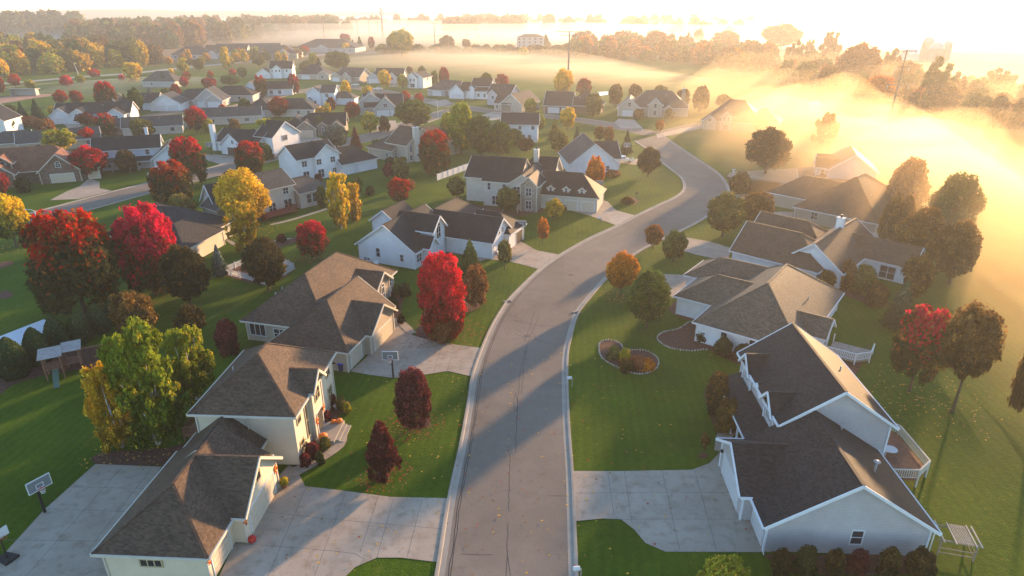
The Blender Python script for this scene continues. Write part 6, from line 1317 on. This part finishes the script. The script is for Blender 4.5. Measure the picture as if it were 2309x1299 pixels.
for u, v, vt, r, arms, l in ((732, 88, 43, .8, [(.98, 20)], 'left hazy transmission pole above the care home'), (833, 84, 40, .7, [(.98, 18)], 'hazy transmission pole left of the cell tower'), (609, 62, 34, .7, [], 'faint thin pole far left of the tower'), (981, 110, 51, .55, [(.98, 11), (.5, 16)], 'hazy pole with crossarms beside the lone bare tree'), (808, 88, 44, .5, [], 'second faint pole left of the cell tower'), (1055, 92, 76, .4, [(.95, 6)], 'first small pole in the fog field'), (1079, 94, 77, .4, [(.95, 6), (.8, 6)], 'second small pole in the fog field'), (1111, 94, 78, .4, [(.95, 6)], 'third small pole in the fog field'), (1344, 80, 64, .5, [(.96, 8)], 'left pale pole in the bright fog'), (1360, 82, 66, .5, [], 'right pale pole in the bright fog'), (853, 86, 50, .5, [(.96, 8)], 'short pole beside the cell tower')):
    pole(u, v, vt, 0, SPOLE, l, arms, r=r)
pole(178, 172, 140, -1.2, mottled('pole_pale', (.45, .43, .4), .1, 2), 'pale leaning pole before the golden wood', [], r=.25, name='light_pole', cat='pole')
# cell tower
p = G(864, 88); H = HEIGHT(p, 18); t = thing('cell_tower', 'tall slender cell tower with antenna clusters in the fog', 'cell tower', p)
m = MB(); m.tube([(0, 0, 0), (0, 0, H)], [1.6, .8], 10); m.build('mast', SPOLE, t)
for z in (.99, .86, .80):
    m = MB()
    for k in range(3):
        a = k * 2.094 + .4; e = (math.cos(a) * 3.4, math.sin(a) * 3.4, H * z)
        m.beam((0, 0, H * z), e, .5, .4)
        for s in (-1.4, 0, 1.4): q = (e[0] - math.sin(a) * s, e[1] + math.cos(a) * s); m.box(q[0] - .35, q[1] - .35, H * z - 1.6, q[0] + .35, q[1] + .35, H * z + 1.6)
    m.build('antenna', TRIM, t)
# street lamps with curved arm
for u, v, vt, fl, l in ((104, 562, 476, 1, 'white street lamp between the yellow-topped tree and huge maple'), (836, 214, 170, -1, 'far street lamp beside the low yellow tree'), (988, 268, 226, 1, 'thin street lamp behind the green trio')):
    p = G(u, v); H = HEIGHT(p, vt); t = thing('street_lamp', l, 'street lamp', p)
    m = MB(); m.tube([(0, 0, 0), (-.05, 0, H)], [.10, .06], 8); m.tube([(-.05, 0, H), (-.6 * fl, 0, H + .25), (-1.5 * fl, 0, H + .3)], [.05, .045, .04], 7); m.build('pole', TRIM, t, True)
    m = MB(); m.lathe([(.14, -.10), (.2, 0), (.1, .1)], 10, (-1.6 * fl, 0, H + .27)); m.build('lamp_head', STEEL, t)
# mailboxes, sign, hydrants
def mailbox(u, v, l, mat=BLACK):
    p = G(u, v); t = thing('mailbox', l, 'mailbox', p, R(8), 'kerbside mailboxes')
    m = MB(); m.box(-.05, -.05, 0, .05, .05, 1.15); m.beam((0, 0, 1.05), (-.45, 0, 1.05), .09, .09); m.build('post', WOODP, t)
    m = MB(); prof = [(-.14, 1.12), (.14, 1.12), (.14, 1.28), (.1, 1.36), (0, 1.40), (-.1, 1.36), (-.14, 1.28)]; m.prism([(-.62, y, z) for y, z in prof], (.52, 0, 0)); m.build('box', mat, t)
    m = MB(); m.box(-.5, .145, 1.28, -.46, .16, 1.46); m.build('flag', REDP, t)
mailbox(1290, 872, 'mailbox on its post beside the right kerb', TRIM); mailbox(1309, 1308, 'pale mailbox at the bottom edge by the right kerb', TRIM)
mailbox(1643, 412, 'mailbox at the street bend'); mailbox(1438, 448, 'small mailbox in the corner lawn bed'); mailbox(1355, 505, 'mailbox beside the three-dormer driveway', TRIM)
p = G(1652, 404); t = thing('street_sign', 'small pale street sign at the bend beside the brown bush tree', 'sign', p)
m = MB(); m.box(-.04, -.04, 0, .04, .04, 2.6); m.build('post', STEEL, t); m = MB(); m.box(-.45, -.02, 2.3, .45, .02, 2.6); m.box(-.3, -.02, 1.7, .3, .02, 2.2); m.build('panel', TRIM, t)
def hydrant(u, v, l, mat):
    p = G(u, v); t = thing('fire_hydrant', l, 'hydrant', p); m = MB(); m.lathe([(.2, 0), (.2, .06), (.13, .08), (.13, .6), (.19, .62), (.19, .68), (.14, .8), (.05, .9)], 10); m.build('barrel', mat, t, True)
    for a in (0, math.pi): m = MB(); m.tube([(0, 0, .48), (math.cos(a) * .24, 0, .48)], [.07, .07], 8); m.build('nozzle', mat, t)
hydrant(1447, 297, 'white hydrant at the kerb by the intersection', TRIM); hydrant(335, 397, 'pale hydrant on the kerb lawn of the blue-grey house', TRIM)
# trash bins
for i, (u, v, c, l) in enumerate(((742, 832, RUBBER, 'left dark wheelie bin beside the ranch garage wall'), (756, 832, RUBBER, 'middle dark wheelie bin beside the ranch garage wall'), (771, 836, BLUEP, 'blue-lidded recycling bin beside the ranch garage wall'))):
    p = G(u, v); t = thing('wheelie_bin', l, 'bin', p, R(-14), 'bins by the ranch garage')
    m = MB(); m.add([(-.24, -.26, .08), (.24, -.26, .08), (.24, .26, .08), (-.24, .26, .08), (-.32, -.36, 1.0), (.32, -.36, 1.0), (.32, .36, 1.0), (-.32, .36, 1.0)], [(0, 3, 2, 1), (4, 5, 6, 7), (0, 1, 5, 4), (1, 2, 6, 5), (2, 3, 7, 6), (3, 0, 4, 7)]); m.build('bin_body', RUBBER if c is RUBBER else simple('bin_navy', (.02, .035, .12), .5), t)
    m = MB(); m.box(-.35, -.4, 1.0, .35, .4, 1.09); m.box(-.25, .4, 1.0, .25, .46, 1.05); m.build('lid', c, t)
    m = MB(); m.tube([(-.3, .3, .12), (.3, .3, .12)], [.12, .12], 8); m.build('wheel', RUBBER, t)
# front step, pumpkins, wreaths
HB = Matrix.Translation(H1.location) @ Matrix.Rotation(H1.rotation_euler[2], 4, 'Z')
def hp(x, y, z=0): return HB @ Vector((x, y, z))
q = hp(10.6, 19.3); t = thing('front_step', 'pale stone front landing with two steps at the cream house door', 'steps', q, H1.rotation_euler[2])
m = MB(); m.box(0, -1.6, 0, 1.9, 2.0, .45); m.build('landing', CONC2, t); m = MB(); m.box(1.9, -1.2, 0, 2.3, 1.6, .28); m.box(2.3, -1.2, 0, 2.7, 1.6, .13); m.build('step', CONC2, t)
def pumpkin(pos, s, l):
    t = thing('pumpkin', l, 'pumpkin', pos, group='pumpkins at the cream house'); m = MB(); m.lathe([(.10, 0), (.26, .05), (.33, .18), (.30, .32), (.14, .40), (.04, .38)], 16, lobes=8); o = m.build('pumpkin_body', ORANGE, t, True); o.scale = (s, s, s)
    m = MB(); m.tube([(0, 0, .37 * s), (.03, 0, .5 * s)], [.04 * s, .025 * s], 6); m.build('stem', mottled('stem', (.12, .14, .04), .2, 5), t)
pumpkin(hp(11.3, 18.1, .45), 1.3, 'largest pumpkin, at the near corner of the landing'); pumpkin(hp(12.1, 20.9, .45), 1.0, 'pumpkin at the far corner of the landing'); pumpkin(hp(11.5, 20.8, .45), .8, 'small pumpkin against the far side of the door')
def wreath(x, y, z, l, face=math.pi / 2):
    t = thing('wreath', l, 'wreath', hp(x, y, z), H1.rotation_euler[2] + face, 'orange wreaths on the cream house'); m = MB()
    m.tube([(.22 * math.cos(k * .5236), -.05, .22 * math.sin(k * .5236)) for k in range(13)], [.09, .11] * 6 + [.09], 6, cap=False); m.build('ring', ORANGE, t); m = MB(); m.prism([(-.08, -.1, -.2), (.08, -.1, -.2), (.12, -.1, -.5), (-.12, -.1, -.5)], (0, .03, 0)); m.build('ribbon', REDP, t)
wreath(10.60, 18.75, 2.1, 'orange wreath left of the front door of the cream house'); wreath(10.60, 20.75, 2.3, 'orange wreath right of the front door of the cream house')
wreath(9.38, 11.1, 2.2, 'orange wreath at the far side of the double garage door'); wreath(9.38, 4.75, 2.2, 'orange wreath between the two garage doors'); wreath(8.38, .65, 2.2, 'orange wreath at the near corner of the garage')
for x, y, c, l, k in ((9.9, 11.3, 'limegold', 'potted yellow plant beside the double garage door', 0), (9.7, 4.7, None, 'red ball planter between the two garage doors', 1), (13.4, 26.6, None, 'white ring planter in the side bed', 2)):
    t = thing('planter', l, 'planter', hp(x, y) if k < 2 else G(759, 922)); m = MB()
    if k == 1: m.lathe([(.12, 0), (.3, .1), (.34, .3), (.25, .48), (.1, .52)], 12)
    else: m.lathe([(.2, 0), (.3, .4), (.34, .42), (.34, .46)], 12)
    m.build('pot', REDP if k == 1 else TRIM if k == 2 else mottled('terracotta', (.3, .12, .07), .2, 4), t, True)
    if c: o = link('plant', crown('bush', 0, 'l'), t, (0, 0, .4)); o.scale = (.9, .9, .6); o.material_slots[0].link = 'OBJECT'; o.material_slots[0].material = FO[c]
# the play set on its mulch
p = G(168, 838); t = thing('play_set', 'cedar swing set with two flat roofs on purple-brown mulch', 'play set', p, R(30)); 
m = MB()
for x, y in ((-2.6, -1), (-.9, -1), (-2.6, .9), (-.9, .9), (.9, -.2), (.9, 1.5), (-.6, 1.5)): m.box(x - .07, y - .07, 0, x + .07, y + .07, 3.0)
m.build('frame', CEDAR, t); m = MB(); m.box(-2.7, -1.1, 1.35, -.8, 1.0, 1.45); m.box(-.8, -.3, 1.2, 1.0, 1.6, 1.3)
for k in range(8): m.box(-2.7, -1.1 + k * .28, 1.45, -2.64, -1.0 + k * .28, 2.1); m.box(-2.6 + k * .24, -1.14, 1.45, -2.5 + k * .24, -1.08, 2.1)
m.build('platform', CEDAR, t)
for nme, (x0, x1, y0, y1) in (('roof', (-3.0, -.6, -1.3, 1.2)), ('roof', (-.75, 1.3, -.5, 1.8))):
    m = MB(); m.prism([(x0, y0, 2.9), (x1, y0, 2.9), (x1, y1, 3.2), (x0, y1, 3.2)], (0, 0, .06)); m.build(nme, mottled('play_roof', (.30, .27, .25), .15, 2), t)
m = MB(); m.beam((1, .6, 2.5), (5.0, .6, 2.5), .12, .14); m.beam((5, .6, 2.5), (5.2, -1.1, 0), .1, .1); m.beam((5, .6, 2.5), (5.2, 2.2, 0), .1, .1); m.build('swing_beam', CEDAR, t)
for x in (2.2, 3.7):
    m = MB(); m.beam((x - .25, .6, 2.45), (x - .25, .6, .6), .03, .03); m.beam((x + .25, .6, 2.45), (x + .25, .6, .6), .03, .03); m.box(x - .3, .45, .55, x + .3, .75, .6); m.build('swing', RUBBER, t)
m = MB(); m.prism([(-1.9, -1.1, 1.3), (-1.3, -1.1, 1.3), (-1.3, -3.6, .15), (-1.9, -3.6, .15)], (0, 0, .06)); m.build('slide', simple('slide_plastic', (.05, .10, .07), .4), t)
# pale neighbouring shed roof at the left edge
pts = [G(-60, 780), G(0, 760), G(98, 722), G(118, 726), G(112, 745), G(60, 790), G(0, 812), G(-60, 835)]
t = thing('sports_court', 'pale grey slab behind the arborvitae hedge at the left edge', 'court', (0, 0, 0)); m = MB(); flatpoly(m, pts, .12); m.prism([(q.x, q.y, 0.0) for q in [Vector(p_) for p_ in pts]], (0, 0, .11)); m.build('slab', mottled('pale_slab', (.55, .57, .62), .05, .4), t)
# fences
def fence(pts, label, h=1.15, sp=.16, post=2.2, mat=TRIM, solid=False, name='picket_fence', u=True):
    P = [Vector(q) for q in (UV(pts) if u else pts)]; t = thing(name, label, 'fence', (P[0].x, P[0].y, 0)); o = P[0]; pk = MB()
    for a, b in zip(P, P[1:]):
        a, b = a - o, b - o; L = (b - a).length; n = max(1, round(L / post))
        for z in (.28, h * .8): pk.beam((*a, z), (*b, z), .05, .09)
        if solid: pk.beam((*a, h * .5), (*b, h * .5), .04, h * .9)
        else:
            k = int(L / sp)
            for i in range(k): q = a.lerp(b, (i + .5) / k); pk.box(q.x - .035, q.y - .035, .12, q.x + .035, q.y + .035, h * .92)
        for i in range(n + 1):
            q = a.lerp(b, i / n); m = MB(); m.box(q.x - .07, q.y - .07, 0, q.x + .07, q.y + .07, h); m.lathe([(.10, h), (.10, h + .04), (.02, h + .12)], 4, (q.x, q.y, 0)); m.build('post', mat, t)
    pk.build('panel' if solid else 'pickets', mat, t); return t
fence([(503, 617), (558, 594)], 'short white picket fence side at the garden corner, left', mat=TRIM)
fence([(503, 618), (560, 632), (602, 645), (665, 608), (640, 596)], 'white picket fence around the dark bronze tree garden')
fence([(986, 408), (1068, 378)], 'tall white privacy fence behind the three-dormer house', 1.8, solid=True, name='privacy_fence', post=2.4)
fence([(1962, 578), (2012, 590), (2016, 560), (1965, 545)], 'sunlit white fence panel beside the gabled ranch patio', 1.8, solid=True, name='privacy_fence')
# decks
def deck(u, v, ang, poly, z, label, mat, rail=True, hr=1.0, extra=None, name='deck', railmat=None, skip=()):
    p = G(u, v); t = thing(name, label, 'deck', p, R(ang)); m = MB(); m.prism([(x, y, z - .2) for x, y in poly], (0, 0, .2))
    n = len(poly)
    m.build('deck_floor', mat, t)
    for x, y in poly: m = MB(); m.box(x - .07, y - .07, 0, x + .07, y + .07, z + (hr if rail else 0)); m.build('post', railmat or mat, t)
    if rail:
        for i in range(n):
            if i in skip: continue
            a, b = Vector((*poly[i], 0)), Vector((*poly[(i + 1) % n], 0)); m = MB(); L = (b - a).length
            m.beam(a + Vector((0, 0, z + hr)), b + Vector((0, 0, z + hr)), .14, .06); m.beam(a + Vector((0, 0, z + .15)), b + Vector((0, 0, z + .15)), .06, .06)
            k = int(L / .2)
            for j in range(k): q = a.lerp(b, (j + .5) / k); m.box(q.x - .03, q.y - .03, z + .15, q.x + .03, q.y + .03, z + hr)
            m.build('railing', railmat or mat, t)
    return t
RT = Matrix.Translation(G(1723, 1190, 2.8)) @ Matrix.Rotation(R(-2.6), 4, 'Z')
def rp(x, y, z=0): q = RT @ Vector((x, y, 0)); return (q[0], q[1], z)
t = deck(0, 0, -2.6, [(0, 0), (3.4, 0), (5.0, 1.4), (5.0, 6.8), (3.6, 8.4), (1, 8.6)], .9, 'brown back deck with cream railing behind the big grey house', CEDAR, railmat=mottled('cream_rail', (.50, .48, .40), .06, 2), skip=(5,)); t.location = rp(13.2, 8.8)
for x, y, l in ((1.6, 3.6, 'long white oval table on the brown deck'), (.9, 6.6, 'round white table on the brown deck')):
    tb = thing('patio_table', l, 'table', rp(13.2 + x, 8.8 + y, .9), R(-20)); m = MB()
    sx = 1.5 if 'oval' in l else .75; m.add([(math.cos(k * .3927) * .6 + (sx - .6) * (1 if math.cos(k * .3927) > 0 else -1), math.sin(k * .3927) * .6, zz) for zz in (.72, .77) for k in range(16)], [tuple(range(16))[::-1], tuple(range(16, 32))] + [(k, (k + 1) % 16, 16 + (k + 1) % 16, 16 + k) for k in range(16)]); m.build('tabletop', TRIM, tb)
    for x2, y2 in ((-.5, -.3), (.5, -.3), (-.5, .3), (.5, .3)): m = MB(); m.box(x2 - .03, y2 - .03, 0, x2 + .03, y2 + .03, .72); m.build('leg', TRIM, tb)
t = deck(0, 0, -38, [(0, 0), (7.5, 0), (7.5, 3.6), (0, 3.6)], .8, 'red-stained deck behind the beige two-storey house', REDWOOD, skip=(2,)); t.rotation_euler[2] = R(52); t.location = (*G(600, 500)[:2], 0)
t = deck(1862, 806, -35, [(0, 0), (3.2, 0), (4.6, 1.6), (4.6, 4.2), (0, 4.2)], .5, 'small back patio deck with white rail behind the tiled-roof house', WOODP, railmat=TRIM, skip=(3, 4)); 
t = deck(392, 1002, 0, [(0, 0), (3.2, 0), (3.2, 6), (0, 6)], .7, 'cedar deck behind the cream two-storey house', CEDAR, skip=(1,)); t.location = (*(hp(-2.6, 17.5)[:2]), 0)
# pergola / arbour at the lower right
t = thing('pergola', 'weathered slatted garden arbour at the lower right house corner', 'pergola', G(2112, 1252), R(-14)); t.scale = (.75, .85, .72); m = MB()
for x, y in ((0, 0), (3.4, 0), (0, 2.0), (3.4, 2.0)): m = MB(); m.box(x - .06, y - .06, 0, x + .06, y + .06, 2.2); m.build('post', WOODP, t)
m = MB()
for y in (0, 2.0): m.beam((-.4, y, 2.2), (3.8, y, 2.2), .08, .16)
for z in (.5, 1.1): m.beam((0, 0, z), (3.4, 0, z), .05, .1); m.beam((3.4, 0, z), (3.4, 2, z), .05, .1)
m.build('frame', WOODP, t); m = MB()
for k in range(9): m.beam((1.5 + k * .17, -.3, 2.34), (1.5 + k * .17, 2.3, 2.34), .06, .10)
for x in (.1, 1.25, 3.1, 3.6): m.beam((x, -.4, 2.36), (x, 2.4, 2.36), .13, .14)
m.build('slats', mottled('grey_slats', (.42, .38, .32), .15, 3), t)
# satellite dish, tree guard, swing frames
t = thing('satellite_dish', 'grey satellite dish beside the white gable wall', 'satellite dish', G(849, 604)); m = MB(); m.tube([(0, 0, 0), (0, 0, 1.0)], [.04, .04], 7); m.build('mast', STEEL, t)
m = MB(); m.lathe([(.02, 0), (.3, .04), (.48, .13), (.5, .14), (.46, .12), (.02, .02)], 14); o = m.build('dish', simple('dish_grey', (.55, .55, .55), .3), t, True, (0, 0, 1.1)); o.rotation_euler = (R(65), 0, R(30))
t = thing('swing_frame', 'dark garden swing frame on the back lawn behind the white two-storey', 'swing frame', G(868, 395), R(30)); m = MB(); m.beam((0, 0, 2.2), (4, 0, 2.2), .1, .1)
for x in (0, 4): m.beam((x, 0, 2.2), (x, -1, 0), .08, .08); m.beam((x, 0, 2.2), (x, 1, 0), .08, .08)
m.build('frame', BLACK, t); m = MB(); m.box(1.4, -.3, .6, 2.6, .3, .7); m.beam((1.4, 0, .65), (1.4, 0, 2.2), .03, .03); m.beam((2.6, 0, .65), (2.6, 0, 2.2), .03, .03); m.build('seat', BLACK, t)
t = thing('young_tree', 'bare sapling in a mulch ring near the right driveway', 'tree', G(1585, 1027)); m = MB(); m.tube([(0, 0, 0), (.02, 0, 1.1), (0, 0, 2.3)], [.03, .02, .006], 6); m.tube([(.02, 0, 1.0), (.4, .1, 1.8)], [.012, .004], 5); m.tube([(.02, 0, 1.2), (-.35, -.1, 1.9)], [.012, .004], 5); m.build('trunk', BARK, t); o = link('crown', crown('airy', 0, 'l'), t, (0, 0, .9)); o.scale = (1.0, 1.0, 1.6); o.material_slots[0].link = 'OBJECT'; o.material_slots[0].material = FO['brown']
# dugout, storage shed, silos and barn
t = thing('dugout', 'grey open-fronted dugout shelter by the infield', 'shelter', G(25, 216), R(4)); m = MB(); m.box(0, 2.6, 0, 12, 3, 3.0); m.box(0, 0, 0, .3, 3, 3); m.box(11.7, 0, 0, 12, 3, 3); m.build('wall', S_GREY, t)
m = MB(); m.prism([(-.6, -.8, 3.3), (12.6, -.8, 3.3), (12.6, 3.6, 2.9), (-.6, 3.6, 2.9)], (0, 0, .2)); m.build('roof', STEEL, t)
for u, v, vt, w, l in ((2081, 150, 82, 24, 'left silo, tallest of the three silos in the glare'), (2100, 160, 94, 32, 'middle wide silo of the three in the glare'), (2124, 158, 90, 19, 'right slim silo of the three in the glare')):
    p = G(u, v); H = HEIGHT(p, vt); w = w * VROW(p)[1] / FPX / 2; t = thing('silo', l, 'silo', p, group='silos'); m = MB(); m.lathe([(w, 0)] + [(w * (1.01 if k % 2 else 1), (H - w) * k / 14) for k in range(1, 15)], 20); m.build('shaft', CONC, t, True)
    m = MB(); m.lathe([(w * math.cos(a), w * math.sin(a)) for a in [k * .196 for k in range(8)]], 20, (0, 0, H - w)); m.build('dome', STEEL, t, True)
h = House('barn', 'low white-roofed barn next to the silos', (2052, 122), 5, 10, S_LGREY, mottled('metal_roof', (.5, .5, .5), .08, 1), cat='barn'); h.wing(0, 0, 26, 12, 5, 'x', 'gg', 30); h.done()
h = House('gazebo', 'tiny white-roofed gazebo in the misty field', (1833, 236), 2.6, 0, S_WHITE, mottled('metal_roof', (.5, .5, .5), .08, 1), cat='gazebo', oh=.5); h.wing(0, 0, 4.2, 4.2, 2.6, 'x', 'hh', 34); h.done()
# overhead wires by the big power pole
t = thing('power_line', 'pair of thin overhead wires crossing the mist beside the tall power pole', 'wires', (0, 0, 0)); a0 = G(1998, 296)
for dx, z in ((3.8, 14.5), (-3.8, 14.5)):
    m = MB(); pts = [Vector((a0.x + dx + 110 * s, a0.y - 30 * s, z - 5 * 4 * s * (1 - s) * .6)) for s in [i / 12 for i in range(13)]]; m.tube(pts, [.03] * 13, 4); m.build('wire', SPOLE, t)
# ------------------------------------------------------------------ air: even haze round everything, and banks of ground fog
b = MB(); b.box(-3600, -60, -3, 4200, 6600, 46); hz = b.build('haze', volume('haze_air', (.90, .88, .85), .00029, .5)); hz['kind'] = 'stuff'
def fogbank(poly, top, dens, seed, label, n=(64, 64), edge=.22, g=.84, lump=.5, ns=.02, color=(.80, .70, .56)):
    P = UV(poly) if not isinstance(poly[0], Vector) else poly; xs = [p.x for p in P]; ys = [p.y for p in P]
    x0, x1, y0, y1 = min(xs), max(xs), min(ys), max(ys); nx, ny = n; V = []
    ed = edge * min(x1 - x0, y1 - y0)
    def dist(p):
        d = 1e9
        for i in range(len(P)):
            a, c = P[i], P[(i + 1) % len(P)]; e = c - a; t = max(0, min(1, (p - a).dot(e) / e.length_squared)); d = min(d, (p - a - e * t).length)
        return d if inside((p.x, p.y), [(q.x, q.y) for q in P]) else -d
    for j in range(ny):
        for i in range(nx):
            x = x0 + (x1 - x0) * i / (nx - 1); y = y0 + (y1 - y0) * j / (ny - 1); f = max(0, min(1, dist(Vector((x, y))) / ed)); f = f * f * (3 - 2 * f)
            nz = mnoise.fractal(Vector((x * ns * .6 + seed, y * ns + seed * 3, seed)), 1.0, 2.0, 3)
            z = -1.2 + (top + 1.2) * f * max(0.0, 1 + lump * nz); V.append((x, y, z if 0 < i < nx - 1 and 0 < j < ny - 1 else -1.2))
    m = MB(); top_i = [(j * nx + i, j * nx + i + 1, (j + 1) * nx + i + 1, (j + 1) * nx + i) for j in range(ny - 1) for i in range(nx - 1)]
    m.add(V, top_i); m.add([(v[0], v[1], -2.0) for v in V], [t[::-1] for t in top_i])
    o2 = nx * ny; ring = [i for i in range(nx)] + [j * nx + nx - 1 for j in range(1, ny)] + [(ny - 1) * nx + i for i in range(nx - 2, -1, -1)] + [j * nx for j in range(ny - 2, 0, -1)]
    for k in range(len(ring)): a, c = ring[k], ring[(k + 1) % len(ring)]; m.f.append((a, c, c + o2, a + o2)); m.m.append(0)
    o = m.build('fog', volume('fog_' + str(seed), color, dens, g), smooth=False); o['kind'] = 'stuff'; o['label'] = label; return o
def banks(poly, tops, dens, seed, label, **k):
    for i, t in enumerate(tops): fogbank(poly, t, dens / len(tops) * (1.25 if i == 0 else .9), seed + i * 5, label, **k)
banks([(540, 158), (760, 168), (1000, 190), (1300, 215), (1600, 225), (1760, 190), (1500, 140), (1200, 118), (900, 116), (620, 138)], (2.6, 5.0, 8.5), .015, 3, 'white fog bank lying over the open field beyond the houses', n=(80, 50), lump=.7, color=(.80, .70, .57), edge=.3)
banks([(1440, 258), (1410, 300), (1470, 360), (1620, 400), (1800, 430), (2000, 520), (2150, 640), (2309, 760), (2700, 900), (3300, 500), (3000, 250), (2400, 205), (1950, 160), (1600, 150), (1500, 190)], (3.0, 7.0, 12.0), .0045, 11, 'golden fog bank filling the fields to the right', n=(80, 80), edge=.08, color=(.78, .63, .40), lump=.55, g=.6)  # gold of the low sun is put into this fog's own colour
banks([(1500, 310), (1560, 400), (1660, 500), (1760, 570), (1900, 690), (1980, 800), (2080, 950), (2190, 1180), (2500, 1420), (2900, 1150), (2700, 700), (2400, 420), (2200, 300), (1900, 235), (1650, 250)], (4.0, 9.0, 16.0), .020, 41, 'amber mist drifting over the right-hand houses and trees', n=(70, 70), edge=.24, color=(.76, .60, .38), lump=.6, g=.66)  # warm sunlight is tinted into the mist colour itself
banks([Vector(p) for p in ((-900, 820), (-300, 700), (0, 640), (400, 620), (1500, 640), (3000, 2500), (1500, 3100), (-500, 3100), (-900, 1500))], (9, 18), .007, 23, 'distant sea of fog beyond the far tree rows', n=(60, 60), edge=.12, ns=.004, color=(.86, .80, .70))
fogbank([(-40, 225), (250, 245), (470, 205), (620, 200), (560, 168), (300, 175), (-40, 200)], 3.2, .012, 31, 'thin ground mist over the ball field', n=(50, 40), edge=.3, color=(.85, .80, .74))
